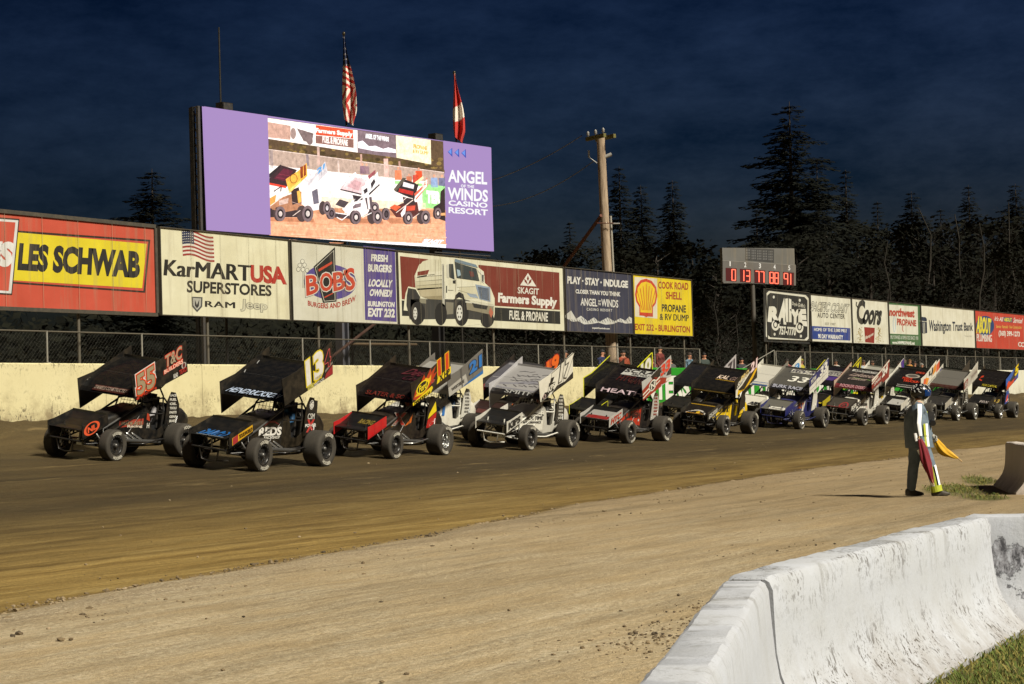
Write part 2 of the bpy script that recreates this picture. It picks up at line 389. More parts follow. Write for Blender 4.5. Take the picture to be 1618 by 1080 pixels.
# clods and stones thrown on the infield edge
clod_mat, t, b = newmat("clod_dirt"); oc = t.nodes.new("ShaderNodeTexCoord").outputs['Object']
t.links.new(node_ramp(t, node_noise(t, oc, 2.0, 3), (0.35, (0.06, 0.045, 0.03)), (0.5, (0.16, 0.115, 0.06)), (0.65, (0.30, 0.23, 0.14))), b.inputs['Base Color']); b.inputs['Roughness'].default_value = 0.95
def icoverts():
    bm = bmesh.new(); bmesh.ops.create_icosphere(bm, subdivisions=1, radius=1); v = [x.co.copy() for x in bm.verts]; f = [tuple(q.index for q in p.verts) for p in bm.faces]; bm.free(); return v, f
icv, icf = icoverts()
cl = MB(); rnd = random.Random(3)
def clod(x, y, s):
    z = ground_z(x, y); q = Matrix.Rotation(rnd.random() * 6.28, 3, 'Z'); k = [0.7 + 0.6 * rnd.random() for _ in range(3)]
    cl.add([Vector((x, y, z + s * 0.25)) + q @ Vector((p.x * s * k[0], p.y * s * k[1], p.z * s * 0.6 * k[2])) * (0.75 + 0.5 * rnd.random()) for p in icv], icf, clod_mat)
for _ in range(4200):
    x = 9 + 46 * rnd.random() ** 1.5; e = clay_edge(x); y = e - abs(rnd.gauss(0.35, 0.5)) + 0.1
    clod(x, y, 0.008 + 0.022 * rnd.random() ** 4)
for _ in range(900):
    x = 9 + 50 * rnd.random(); y = 5 + 20 * rnd.random(); clod(x, y, 0.006 + 0.02 * rnd.random() ** 4)
for bx, by, n in ((13.2, 6.1, 420), (15.4, 6.6, 160), (13.5, 12.1, 40), (12.6, 11.6, 40), (20.5, 8.6, 60)):
    for _ in range(n): clod(bx + rnd.gauss(0, 0.7), by + rnd.gauss(0, 0.28), 0.006 + 0.014 * rnd.random() ** 3)
for px, py, s in ((142, 964, .05), (130, 972, .035), (326, 921, .04), (340, 922, .03), (12, 980, .05), (30, 1003, .045), (20, 1006, .03), (255, 918, .04), (96, 1012, .04), (112, 1011, .03), (1258, 889, .03)):
    p = at_z(px, py, 0.0); clod(p.x, p.y, s)
tag(cl.build("clods"), kind='stuff')

# grass blades
gmat = paint('#5c6a28', 0.8, 0, 0.0); gmat2 = paint('#7d7436', 0.8, 0, 0.0)
gb = MB()
def blade(x, y, h):
    z = ground_z(x, y) - 0.005; a = rnd.random() * 6.28; w = 0.004 + h * 0.03; lx, ly = math.cos(a), math.sin(a); k = h * (0.2 + 0.8 * rnd.random())
    p0 = Vector((x - ly * w, y + lx * w, z)); p1 = Vector((x + ly * w, y - lx * w, z)); p2 = Vector((x + lx * k * 0.5, y + ly * k * 0.5, z + h * 0.75)); p3 = Vector((x + lx * k, y + ly * k, z + h))
    gb.add([p0, p1, p2, p3], [(0, 1, 2), (0, 2, 3)], gmat if rnd.random() < 0.55 else gmat2)
n = 0
while n < 15000:
    x, y = 9 + 5.4 * rnd.random(), 1.9 + 2.0 * rnd.random()
    if rnd.random() < grass_amount(x, y) ** 2: blade(x, y, 0.02 + 0.045 * rnd.random())
    n += 1
n = 0
while n < 9000:
    x, y = 30 + 11 * rnd.random(), 8.6 + 4.4 * rnd.random(); n += 1
    if rnd.random() < grass_amount(x, y) ** 2: blade(x, y, 0.03 + 0.06 * rnd.random())
tag(gb.build("grass"), kind='stuff')

# ================================================================== TRACK WALL
def concrete(name, base, mud, mudz, topz, scale=1.0, spread=1.0, chips=()):
    """painted concrete: mud thrown at the foot, scuffs and drips from the top edge"""
    m, t, b = newmat(name); oc = t.nodes.new("ShaderNodeTexCoord").outputs['Object']
    sp = t.nodes.new("ShaderNodeSeparateXYZ"); t.links.new(oc, sp.inputs[0])
    c = node_mix(t, node_ramp(t, node_noise(t, oc, 1.1 * scale, 8, 0.65), (0.35, (0.45,) * 3), (0.7, (0, 0, 0))), (*base, 1), tuple(v * 0.82 * k for v, k in zip(base, (1, 0.96, 0.86))))
    drip = node_noise(t, oc, 2.2 * scale, 8, 0.7, (1.0, 1.0, 0.10))
    low = node_math(t, 'SUBTRACT', 1.0, node_math(t, 'DIVIDE', node_math(t, 'SUBTRACT', sp.outputs[2], mudz[0]), mudz[1] - mudz[0]), True)
    f = node_math(t, 'MULTIPLY', node_ramp(t, node_math(t, 'ADD', node_noise(t, oc, 1.6 * scale, 9, 0.72), node_math(t, 'MULTIPLY', low, 0.25)), (0.56, (0, 0, 0)), (0.78, (1, 1, 1))), node_math(t, 'MULTIPLY', low, mud))
    c = node_mix(t, f, c, (0.15, 0.105, 0.055))
    hi = node_math(t, 'DIVIDE', node_math(t, 'SUBTRACT', sp.outputs[2], topz[0]), topz[1] - topz[0], True)
    d = node_math(t, 'MULTIPLY', node_ramp(t, drip, (0.54, (0, 0, 0)), (0.70, (1, 1, 1))), node_math(t, 'MULTIPLY', hi, 0.75))
    c = node_mix(t, d, c, (0.13, 0.115, 0.085))
    big = node_ramp(t, node_noise(t, oc, 13 * scale, 4, 0.55, (1, 1, 0.6)), (0.565, (0, 0, 0)), (0.61, (1, 1, 1)))
    small = node_ramp(t, node_noise(t, oc, 34 * scale, 3, 0.5, (1, 1, 0.6)), (0.60, (0, 0, 0)), (0.65, (1, 1, 1)))
    gate = node_ramp(t, node_noise(t, oc, 1.5 * scale, 5, 0.6), (0.42, (0, 0, 0)), (0.58, (1, 1, 1)))
    zone = node_math(t, 'MAXIMUM', node_math(t, 'MULTIPLY', low, 1.5, True), node_math(t, 'MULTIPLY', hi, 0.9))
    s2 = node_math(t, 'MULTIPLY', node_math(t, 'MULTIPLY', node_math(t, 'MAXIMUM', big, small), gate), node_math(t, 'MULTIPLY', zone, spread), True)
    c = node_mix(t, s2, c, (0.060, 0.048, 0.032))
    for cx, cy, cz, cr in chips:
        dn = t.nodes.new("ShaderNodeVectorMath"); dn.operation = 'DISTANCE'; t.links.new(oc, dn.inputs[0]); dn.inputs[1].default_value = (cx, cy, cz)
        dd = node_math(t, 'ADD', dn.outputs['Value'], node_math(t, 'MULTIPLY', node_math(t, 'SUBTRACT', node_noise(t, oc, 9, 6, .65), 0.5), cr * 2.2))
        c = node_mix(t, node_ramp(t, dd, (cr * .93, (1, 1, 1)), (cr * .96, (0, 0, 0))), c, node_ramp(t, node_noise(t, oc, 18, 6, .7, (1, 1, .5)), (.38, (.07, .07, .08)), (.5, (.28, .28, .31)), (.62, (.5, .52, .58))))
        c = node_mix(t, node_ramp(t, node_math(t, 'ABSOLUTE', node_math(t, 'SUBTRACT', dd, cr * .95)), (0.0, (.8,) * 3), (0.012, (0, 0, 0))), c, (.05, .05, .055))
    t.links.new(c, b.inputs['Base Color']); b.inputs['Roughness'].default_value = 0.85; b.inputs['Specular IOR Level'].default_value = 0.25
    node_bump(t, b, node_math(t, 'ADD', node_noise(t, oc, 30, 6, 0.7), node_math(t, 'MULTIPLY', s2, -0.6)), 0.35, 0.012)
    return m
cream = tuple(min(0.85, v / FACE_LIGHT / LIGHT[i]) for i, v in enumerate(hexlin('#ead9a0')))
green = tuple(v / FACE_LIGHT / LIGHT[i] for i, v in enumerate(hexlin('#2a9220')))
wallm = concrete("wall_cream", cream, 1.3, (1.2, 2.75), (2.7, 3.05), 1.0, 0.9)
wallw = concrete("wall_white", tuple(min(0.85, v / FACE_LIGHT / LIGHT[i]) for i, v in enumerate(hexlin('#e4dcbc'))), 0.9, (1.2, 2.4), (2.8, 3.05), 1.0, 0.4)
wallg = concrete("wall_green", green, 0.9, (1.2, 2.3), (2.9, 3.05), 1.0, 0.3)
XG0, XG1 = at_y(1009, 600, WALL_Y).x, at_y(1500, 600, WALL_Y).x
wall = empty("concrete_wall", (XG0, WALL_Y, 1.2)); tag(wall, "long cream concrete track wall splashed with mud, green lettered stretch behind the cars", "wall")
def wall_run(x0, x1, mat, name, label=None):
    w = MB(); TOP = 3.05; x = x0; seg = 3.66
    while x < x1 - 0.01:
        e = min(x + seg, x1); a, c = x + 0.006, e - 0.006
        prof = [(0, 0.2), (0, TOP - 0.03), (0.03, TOP), (0.17, TOP), (0.20, TOP - 0.03), (0.20, 0.2)]
        w.loft([[Vector((a, WALL_Y + y, z)) for y, z in prof], [Vector((c, WALL_Y + y, z)) for y, z in prof]], mat, False)
        w.box((e, WALL_Y + 0.1, 1.6), (0.03, 0.16, 2.8), paint('#5a5040', 0.9))
        x = e
    o = w.build(name, wall); o.matrix_parent_inverse = wall.matrix_basis.inverted(); tag(o, label); return o
wall_run(0, XG0, wallm, "wall_panel", "mud splashed cream stretch")
wall_run(XG0, XG1, wallg, "wall_panel", "green painted stretch with white lettering")
wall_run(XG1, 200, wallw, "wall_panel", "white stretch beyond the green paint")
lt = MB(); A = Art(lt, lambda x, y, l: at_y(x, y, WALL_Y - 0.002 - 0.002 * l))
WHITE = '#ece4cc'
def wall_word(word, x0, x1, y0=(594, 627.5), y1=(594.5, 626)):
    A.outlined(word, [(x0 + 1, y0[1]), (x1 + .8, y1[1]), (x1, y1[0]), (x0, y0[0])], WHITE, '#1d5a1c', 0.055, 0.02, 1)
wall_word("INTERSTATE", 1012, 1147, (595.5, 629.5), (595.5, 627))
wall_word("BATTERIES", 1156, 1260, (595, 627.5), (596, 625))
wall_word("MOUNT", 1270, 1334, (597, 624.5), (598, 623))
wall_word("VERNON", 1345, 1408, (598, 622.5), (598.5, 621))
o = lt.build("lettering", wall); o.matrix_parent_inverse = wall.matrix_basis.inverted()

# ================================================================== CHAIN-LINK FENCE
galv = paint('#8d8a80', 0.55, 0.3, 0.3); wire_m = paint('#55534c', 0.7, 0.2, 0.0); galv_dark = paint('#5c574c', 0.6, 0.3, 0.3)
FY = 32.13
def fence(x0, x1, label, shorts):
    root = empty("chain_link_fence", (x0, FY, 3.05)); tag(root, label, "fence"); inv = root.matrix_basis.inverted()
    w = MB(); h0, h1 = 3.05, 3.78; st = 0.115; H = h1 - h0; x = x0 - H
    while x < x1:
        for s in (1, -1):
            a = (x, h0 if s > 0 else h1); bx = x + H; e = (bx, h1 if s > 0 else h0)
            if a[0] < x0: k = (x0 - a[0]) / H; a = (x0, a[1] + (e[1] - a[1]) * k)
            if e[0] > x1: k = (x1 - x) / H; e = (x1, (h0 if s > 0 else h1) + s * H * k)
            w.tube([(a[0], FY + 0.003 * s, a[1]), (e[0], FY + 0.003 * s, e[1])], 0.0014, wire_m, 3, False, False)
        x += st
    def ch(n, mb): o = mb.build(n, root); o.matrix_parent_inverse = inv
    ch("wire_mesh", w)
    r = MB(); r.tube([(x0, FY, 3.79), (x1, FY, 3.79)], 0.019, galv_dark, 8); ch("top_rail", r)
    for sx in shorts:
        p = MB(); p.tube([(sx, FY, 3.05), (sx, FY, 3.80)], 0.024, galv, 8); p.box((sx, FY, 3.06), (0.12, 0.12, 0.03), galv); ch("post", p)
fence(20.0, 71.4, "wire fence on top of the cream wall under the long row of billboards", [34.75, 38.1, 44.85, 48.2, 51.46, 54.9, 58.3, 62.2, 67.3, 71.38] + [25, 30])
fence(79.2, 150.0, "wire fence on top of the green and white wall under the smaller billboards", [79.25] + [82.6 + 3.4 * k for k in range(20)])
g = MB(); p0 = at_y(1168, 585, FY); p1 = at_y(1223, 553, FY)
g.tube([p0, p1], 0.02, galv, 6); g.tube([p1, Vector((p1.x, FY, 3.06))], 0.022, galv, 6); g.tube([p1, p1 + Vector((0.5, 0, -0.72))], 0.012, galv, 6)
tag(g.build("fence_brace"), "slanting pipe brace at the gap between the two wire fences", "brace")

# ================================================================== BILLBOARDS
BY = 32.30
edge_m = paint('#3b372f', 0.7, 0, 0.3)
def board(label, xpl, xpr, top, bot, base, draw, posts, frame=None):
    """a painted board on posts; draw(Art) works in the photograph's pixels projected on the board's own plane"""
    x0, x1 = at_y(xpl, 450, BY).x + 0.012, at_y(xpr, 450, BY).x - 0.012
    root = empty("billboard", (x0, BY, 3.05)); tag(root, label, "billboard", "sponsor boards above the track wall"); inv = root.matrix_basis.inverted()
    def ch(n, mb): o = mb.build(n, root); o.matrix_parent_inverse = inv; return o
    p = MB(); p.box(((x0 + x1) / 2, BY + 0.03, (top + bot) / 2), (x1 - x0, 0.06, top - bot), O(base))
    A = Art(p, lambda x, y, l: at_y(x, y, BY - 0.0025 * l)); draw(A)
    for k in range(1, int((x1 - x0) / 1.22) + 1):                       # sheet joints
        sx = x0 + 1.22 * k
        if x1 - sx > 0.15: p.face([(sx - .004, BY - .03, bot), (sx + .004, BY - .03, bot), (sx + .004, BY - .03, top), (sx - .004, BY - .03, top)], paint('#8f886f', .8, 0, .2))
    ch("panel", p)
    f = MB(); fw = frame or 0.022
    fm = edge_m
    for zz in (top, bot): f.box(((x0 + x1) / 2, BY + 0.01, zz), (x1 - x0 + 0.02, 0.10, fw), fm)
    for xx in (x0, x1): f.box((xx, BY + 0.01, (top + bot) / 2), (fw, 0.106, top - bot - fw), fm)
    ch("frame", f)
    for px in posts:
        q = MB(); q.tube([(px, BY + 0.13, 1.9), (px, BY + 0.13, top - 0.1)], 0.04, galv_dark, 10); ch("post", q)
    return root
Z1 = lambda x, y: (x / 3.4426, 310 + y / 3.4426)
Z2 = lambda x, y: (440 + x / 4.7588, 360 + y / 4.7588)
Z3 = lambda x, y: (740 + x / 4.373, 380 + y / 4.373)
Z5 = lambda x, y: (1110 + x / 5.4, 370 + y / 5.4)
Z6 = lambda x, y: (1340 + x / 5.82, 450 + y / 5.82)
ZT = lambda x, y: (620 + x / 9, 400 + y / 9)
def Q(Z, *pts): return [Z(*p) for p in pts]
BLK, OFF, RED = '#2f2b24', '#e2d8ae', '#b3402c'
def d_tyre(A):
    A.p('#3a2f26', Q(Z1, (-200, 165), (818, 236), (790, 524), (-200, 455)), 1)
    A.p('#c9553d', Q(Z1, (-200, 177), (807, 246), (780, 514), (-200, 445)), 2)
    A.p('#e3cb2e', Q(Z1, (60, 192), (798, 258), (773, 499), (55, 455)), 3)
    A.p('#3a2f26', Q(Z1, (-200, 100), (106, 122), (66, 535), (-200, 520)), 4)
    A.p('#ded8c8', Q(Z1, (-200, 107), (100, 130), (61, 528), (-200, 512)), 5)
    A.p('#c9553d', Q(Z1, (-200, 120), (84, 141), (47, 514), (-200, 497)), 6)
    A.t("TIRES", Q(Z1, (-280, 355), (60, 374), (64, 258), (-280, 240)), '#e8e2d2', 0.07, 7, 0.04)
    A.t("LES SCHWAB", Q(Z1, (101, 392), (754, 436), (758, 308), (112, 262)), '#33302a', 0.055, 4, 0.0)
def us_flag(A, x0, y0, w, h, l, drop=0.0, wave=0.0):
    f = lambda u, v: (x0 + u * w + v * 2, y0 + v * h + drop * u + wave * math.sin(u * 5.5))
    n = 8
    for k in range(13):
        for i in range(n):
            if k < 7 and i < 3: continue
            A.p('#9b3b30' if k % 2 == 0 else '#dcd3b8', [f(i / n, k / 13), f((i + 1) / n, k / 13), f((i + 1) / n, (k + 1) / 13), f(i / n, (k + 1) / 13)], l)
    for i in range(3): A.p('#33364a', [f(i / n, 0), f((i + 1) / n, 0), f((i + 1) / n, 7 / 13), f(i / n, 7 / 13)], l)
    for a in range(6):
        for c in range(5): cx, cy = f(0.03 + a * 0.06, 0.05 + c * 0.1); A.e('#dcd3b8', cx, cy, 0.8, 0.8, l + 1, 6)
def d_car(A):
    us_flag(A, 287, 364, 50, 40, 1, 7.5, -3.0)
    A.t("KarMART", Q(Z1, (893, 430), (1363, 462), (1363, 375), (900, 342)), BLK, 0.045, 1)
    A.t("USA", Q(Z1, (1368, 462), (1553, 474), (1545, 388), (1368, 377)), '#b23a2b', 0.05, 1)
    A.t("SUPERSTORES", Q(Z1, (1018, 520), (1475, 541), (1475, 485), (1020, 459)), BLK, 0.03, 1)
    A.t("RAM", Q(Z1, (1117, 600), (1277, 608), (1277, 575), (1117, 568)), BLK, 0.04, 1, sp=1.12)
    A.outlined("Jeep", Q(Z1, (1312, 622), (1452, 630), (1452, 575), (1315, 560)), '#cfc6a2', '#6b655a', 0.02, 0.03, 1)
    A.p('#55534b', Q(Z1, (1042, 545), (1102, 548), (1100, 600), (1072, 630), (1044, 598)), 1)
    A.p('#b3ad98', Q(Z1, (1050, 552), (1094, 555), (1092, 595), (1072, 618), (1052, 593)), 2)
    A.p('#3c3a34', Q(Z1, (1060, 560), (1071, 590), (1084, 561), (1082, 596), (1072, 608), (1060, 594)), 3)
def d_bob(A):
    A.p('#5a4a80', Q(Z2, (638, 133), (876, 160), (889, 705), (652, 690)), 1)
    for i, (body, x0, x1, y0, y1) in enumerate((("FRESH", 698, 818, 250, 200), ("BURGERS", 675, 848, 328, 275), ("LOCALLY", 681, 850, 440, 388), ("OWNED!", 687, 850, 512, 462), ("BURLINGTON", 673, 870, 590, 552), ("EXIT 232", 676, 872, 666, 605))):
        A.t(body, Q(Z2, (x0, y0 - 4), (x1, y0 + 4), (x1 + 2, y1 + 6), (x0 + 2, y1 - 2)), '#e0dac6', 0.05, 2, 0.0 if i < 2 or i > 3 else 0.04)
    c = Z2(388, 405); A.e('#5c4d83', c[0], c[1], 198 / 4.76, 132 / 4.76, 1, 36, rot=4)
    A.p('#2e2b25', Q(Z2, (425, 142), (437, 552), (335, 562), (264, 290)), 2)
    A.p('#c9c1a6', Q(Z2, (417, 165), (428, 544), (343, 552), (274, 296)), 3)
    A.p('#2e2b25', Q(Z2, (413, 172), (424, 540), (347, 547), (279, 299)), 4)
    A.p('#c2492f', Q(Z2, (402, 250), (404, 268), (304, 328), (300, 310)), 5)
    A.p('#c2492f', Q(Z2, (410, 485), (411, 493), (346, 526), (345, 517)), 5)
    for ch, q in (("B", ((215, 505), (300, 478), (290, 352), (208, 362))), ("O", ((318, 478), (408, 462), (400, 335), (312, 345))), ("B", ((418, 472), (500, 452), (490, 326), (413, 340))), ("'", ((492, 350), (508, 346), (514, 318), (497, 320))), ("S", ((510, 470), (575, 455), (568, 300), (505, 310)))):
        A.t(ch, Q(Z2, *q), '#d6cbb4', 0.065, 6); A.t(ch, Q(Z2, *q), '#c2492f', 0.025, 7)
    A.t("BURGERS AND BREW", Q(Z2, (222, 580), (580, 545), (580, 505), (222, 545)), '#ad3a2c', 0.02, 2, 0.0, warp=lambda u, v: (u, v - 1.05 * (1 - (2 * u - 1) ** 2)))
    for x, y in ((180, 250), (160, 280), (196, 278), (150, 310), (184, 312), (215, 318)):
        q = Z2(x, y); A.e('#4a463c', q[0], q[1], 3.3, 3.8, 1, 14); A.e('#d9d1b4', q[0], q[1], 2.7, 3.2, 2, 14)
    A.line('#4a463c', Q(Z2, (184, 330), (184, 450)), 0.6, 1); A.line('#4a463c', Q(Z2, (194, 330), (194, 450)), 0.6, 1)
def d_farm(A):
    A.p('#7d3a2b', Q(ZT, (108, 38), (520, 85), (520, 700), (135, 650)), 1); A.p('#7d3a2b', Q(Z3, (70, 166), (628, 220), (633, 478), (70, 442)), 1)
    A.p('#33312a', Q(ZT, (133, 668), (520, 700), (520, 900), (138, 888)), 1); A.p('#33312a', Q(Z3, (150, 458), (634, 488), (636, 576), (150, 550)), 1)
    # cut-out halo of the truck
    halo = [(515, 85), (690, 60), (880, 60), (1195, 120), (1225, 200), (1300, 260), (1315, 420), (1400, 500), (1455, 640), (1455, 860), (1420, 1060), (1230, 1010), (900, 1045), (600, 1030), (300, 1020), (240, 820), (160, 810), (170, 690), (190, 560), (225, 470), (330, 490), (315, 320), (380, 160)]
    A.p('#dfd6b0', Q(ZT, *halo), 2)
    A.p('#d6cda8', Q(ZT, (520, 88), (690, 75), (715, 660), (520, 650), (400, 605), (330, 440), (325, 310), (370, 190), (430, 115)), 3)        # tank
    A.p('#b8a982', Q(ZT, (715, 480), (715, 660), (520, 650), (400, 605), (350, 500)), 4); A.p('#9b8c68', Q(ZT, (715, 600), (715, 660), (520, 650), (420, 615)), 5)
    for k, cc in enumerate(('#dcd3b0', '#d2c9a4', '#c9be98', '#c0b48c')):
        y0 = 250 + k * 60; A.p(cc, Q(ZT, (328 + k * 2, y0 + 30), (705, y0), (707, y0 + 66), (330 + k * 6, y0 + 92)), 4)
    for xx in (612, 655): A.line('#b7ab86', Q(ZT, (xx, 90), (xx + 6, 640)), 0.35, 5)
    A.p('#7d3a2b', Q(ZT, (360, 262), (525, 232), (500, 300), (355, 318)), 5); A.p('#33312a', Q(ZT, (355, 330), (495, 305), (485, 330), (352, 348)), 5)
    A.t("FARMERS", Q(ZT, (512, 316), (602, 308), (602, 292), (512, 300)), '#57513f', 0.03, 5)
    A.p('#3b3831', Q(ZT, (225, 490), (270, 500), (330, 510), (395, 620), (380, 760), (250, 940), (200, 740), (205, 600)), 3)
    A.p('#45423a', Q(ZT, (260, 650), (1050, 650), (1430, 860), (1420, 960), (1050, 930), (260, 940)), 3)
    A.p('#8a8268', Q(ZT, (385, 640), (480, 645), (480, 715), (390, 705)), 4); A.p('#847c66', Q(ZT, (760, 690), (870, 700), (865, 860), (765, 870)), 4)
    for (cx, cy, rx, ry) in ((360, 850, 105, 165), (690, 860, 85, 160), (985, 850, 100, 180), (1350, 940, 95, 110)):
        q = ZT(cx, cy); A.e('#2f2c27', q[0], q[1], rx / 9, ry / 9, 5, 28)
    for (cx, cy, rx, ry) in ((325, 855, 28, 88), (955, 845, 44, 110)):
        q = ZT(cx, cy); A.e('#d8d2bd', q[0], q[1], rx / 9, ry / 9, 6, 22)
        for k in range(6): a = k * 1.05; A.e('#5c574a', q[0] + rx / 9 * .6 * math.cos(a), q[1] + ry / 9 * .6 * math.sin(a), rx / 46, ry / 60, 7, 8)
    A.p('#ded6b4', Q(ZT, (690, 75), (870, 95), (905, 360), (1170, 420), (1390, 480), (1440, 620), (1445, 730), (1040, 660), (1000, 590), (940, 540), (890, 600), (870, 655), (745, 650)), 4)     # cab and hood
    A.p('#cfc59f', Q(ZT, (905, 360), (1170, 420), (1225, 640), (1040, 655), (960, 530)), 5)
    A.p('#ded6b4', Q(ZT, (905, 360), (1170, 420), (1180, 470), (920, 480)), 6)
    A.p('#3f4440', Q(ZT, (885, 125), (1195, 215), (1240, 395), (915, 350)), 5); A.p('#77868a', Q(ZT, (890, 75), (1190, 160), (1215, 205), (885, 120)), 6)
    A.p('#6b4038', Q(ZT, (1090, 250), (1150, 262), (1165, 330), (1110, 330)), 6); A.p('#9fb0ae', Q(ZT, (915, 225), (960, 240), (975, 310), (930, 330)), 6)
    A.p('#3a3e3a', Q(ZT, (800, 150), (865, 150), (885, 375), (810, 340)), 5); A.p('#c9c2a8', Q(ZT, (770, 160), (805, 150), (805, 350), (775, 345)), 6)
    A.p('#8f9aa2', Q(ZT, (1180, 440), (1390, 480), (1395, 690), (1240, 650)), 6); A.p('#4f555b', Q(ZT, (1215, 475), (1370, 500), (1380, 670), (1255, 640)), 7)
    for k in range(9): A.line('#8c949a', Q(ZT, (1228 + k * 17, 485 + k * 3), (1264 + k * 14, 640 + k * 3)), 0.5, 8)
    A.p('#9aa3a6', Q(ZT, (1055, 565), (1190, 580), (1225, 640), (1110, 620)), 6)
    A.p('#8f8468', Q(ZT, (1050, 690), (1440, 750), (1440, 880), (1060, 800)), 6); A.p('#3b3932', Q(ZT, (1130, 700), (1360, 750), (1340, 800), (1160, 770)), 7)
    A.p('#cfc7aa', Q(ZT, (1040, 675), (1450, 735), (1450, 755), (1040, 700)), 7)
    A.p('#d9d1b6', Q(ZT, (1210, 225), (1290, 265), (1310, 330), (1300, 425), (1265, 400), (1265, 300), (1215, 250)), 6); A.p('#57564c', Q(ZT, (1272, 300), (1300, 310), (1296, 410), (1274, 395)), 7)
    A.p('#b9b29a', Q(ZT, (705, 150), (735, 150), (745, 760), (712, 745)), 5); A.p('#6b6554', Q(ZT, (720, 170), (728, 170), (736, 640), (728, 640)), 6)
    A.line('#8d866c', Q(ZT, (905, 360), (900, 540)), 0.4, 6); A.line('#8d866c', Q(ZT, (755, 640), (745, 400)), 0.4, 5); A.line('#8d866c', Q(ZT, (920, 480), (1180, 470)), 0.35, 7); A.line('#a39a7a', Q(ZT, (930, 520), (1200, 600)), 0.35, 7)
    A.p('#2f2d28', Q(ZT, (860, 385), (900, 380), (898, 430), (862, 425)), 7); A.p('#3a372f', Q(ZT, (764, 460), (778, 460), (778, 560), (764, 560)), 6); A.t("Farmers", Q(ZT, (790, 530), (868, 530), (868, 515), (790, 515)), '#6a6350', .02, 6)
    A.p('#c1664a', Q(ZT, (1395, 765), (1435, 840), (1405, 920), (1370, 840)), 8)
    A.p('#2f2c27', Q(ZT, (880, 690), (900, 590), (950, 545), (1010, 580), (1030, 680), (1000, 640), (950, 620), (905, 650)), 7)
    # supplier's mark and words
    A.p('#e0d8c0', Q(Z3, (412, 223), (470, 316), (358, 308)), 2)
    for s in (-1, 1): A.p('#7d3a2b', Q(Z3, (412, 305), (412 + 22 * s, 285 + 2 * s), (412 + 26 * s, 262), (412 + 10 * s, 275)), 3)
    A.p('#7d3a2b', Q(Z3, (412, 240), (420, 262), (412, 278), (404, 262)), 3)
    A.t("SKAGIT", Q(Z3, (342, 363), (486, 372), (487, 332), (342, 320)), '#e0d8c0', 0.02, 2)
    A.t("Farmers Supply", Q(Z3, (208, 440), (608, 468), (608, 396), (210, 362)), '#e4dcc6', 0.05, 2)
    A.t("FUEL & PROPANE", Q(Z3, (284, 542), (548, 557), (549, 498), (285, 483)), '#ded5bb', 0.03, 2)
def d_play(A):
    A.t("PLAY · STAY · INDULGE", Q(Z3, (686, 293), (1101, 324), (1102, 280), (686, 247)), '#dcd5c2', 0.05, 1)
    A.t("CLOSER THAN YOU THINK", Q(Z3, (742, 362), (1049, 384), (1049, 356), (742, 336)), '#dcd5c2', 0.04, 1)
    A.t("ANGEL", Q(Z3, (777, 446), (890, 454), (890, 404), (777, 396)), '#dcd5c2', 0.02, 1); A.t("OF", Q(Z3, (897, 424), (914, 425), (914, 412), (897, 411)), '#dcd5c2', 0.03, 1); A.t("THE", Q(Z3, (896, 444), (915, 445), (915, 432), (896, 431)), '#dcd5c2', 0.03, 1)
    A.t("WINDS", Q(Z3, (920, 452), (1035, 462), (1035, 412), (920, 402)), '#dcd5c2', 0.02, 1)
    A.t("CASINO RESORT", Q(Z3, (818, 482), (994, 490), (994, 473), (818, 464)), '#cfc8b5', 0.02, 1, sp=1.3)
    ridge = [(668, 515), (710, 482), (745, 540), (778, 518), (825, 556), (868, 530), (905, 560), (962, 530), (1010, 556), (1050, 536), (1085, 552), (1112, 524), (1130, 535)]
    base = [(1130, 570), (1085, 572), (1040, 560), (1000, 575), (950, 580), (900, 566), (850, 575), (800, 578), (760, 556), (720, 560), (668, 530)]
    A.p('#cdc7b4', Q(Z3, *(ridge + base)), 1)
    rr = random.Random(5)
    for k in range(26):
        x = 680 + k * 17; y = 545 + rr.random() * 15; A.line('#403f49', Q(Z3, (x, y - 14), (x + 14, y + 12)), 0.7, 2)
    A.t("angelofthewinds.com", Q(Z3, (856, 610), (976, 616), (976, 602), (856, 596)), '#dcd5c2', 0.04, 1)
def d_shell(A):
    A.p('#dccfae', Q(Z3, (1148, 250), (1304, 262), (1306, 538), (1152, 524)), 1)
    # scallop emblem
    rim = [(1228, 262), (1268, 278), (1298, 320), (1306, 380), (1296, 432), (1276, 460), (1276, 524), (1240, 522), (1230, 528), (1215, 518), (1182, 515), (1182, 458), (1160, 420), (1152, 370), (1162, 310), (1190, 272)]
    A.p('#c8452b', Q(Z3, *rim), 2)
    cx, cy = 1229, 390; inner = [(cx + (x - cx) * 0.86, cy + (y - cy) * 0.84) for x, y in rim]
    A.p('#e6bf2a', Q(Z3, *inner), 3)
    for k in (-3, -2, -1, 0, 1, 2, 3): A.line('#c8452b', Q(Z3, (1230 + k * 9, 480), (1229 + k * 21, 300 + abs(k) * 14)), 0.8, 4)
    A.p('#c8452b', Q(Z3, (1186, 494), (1274, 500), (1276, 524), (1240, 522), (1230, 528), (1215, 518), (1182, 515)), 4)
    for body, x0, x1, y0, y1, c in (("COOK ROAD", 1313, 1519, 332, 286, '#a4472a'), ("SHELL", 1366, 1474, 403, 355, '#a4472a'), ("PROPANE", 1338, 1503, 490, 442, '#38332a'), ("& RV DUMP", 1323, 1522, 550, 506, '#38332a'), ("EXIT 232 - BURLINGTON", 1151, 1531, 622, 580, '#a4472a')):
        d = (x1 - x0) * 0.034; A.t(body, Q(Z3, (x0, y0 - d / 2), (x1, y0 + d), (x1, y1 + d), (x0, y1 - d / 2)), c, 0.03, 1)
TOPZ, BOTZ = 6.51, 4.295
board("wide red billboard with bold black words on a yellow panel, leftmost above the wall", -120, 247, TOPZ, BOTZ, '#c9553d', d_tyre, [31.0, 36.17], 0.09)
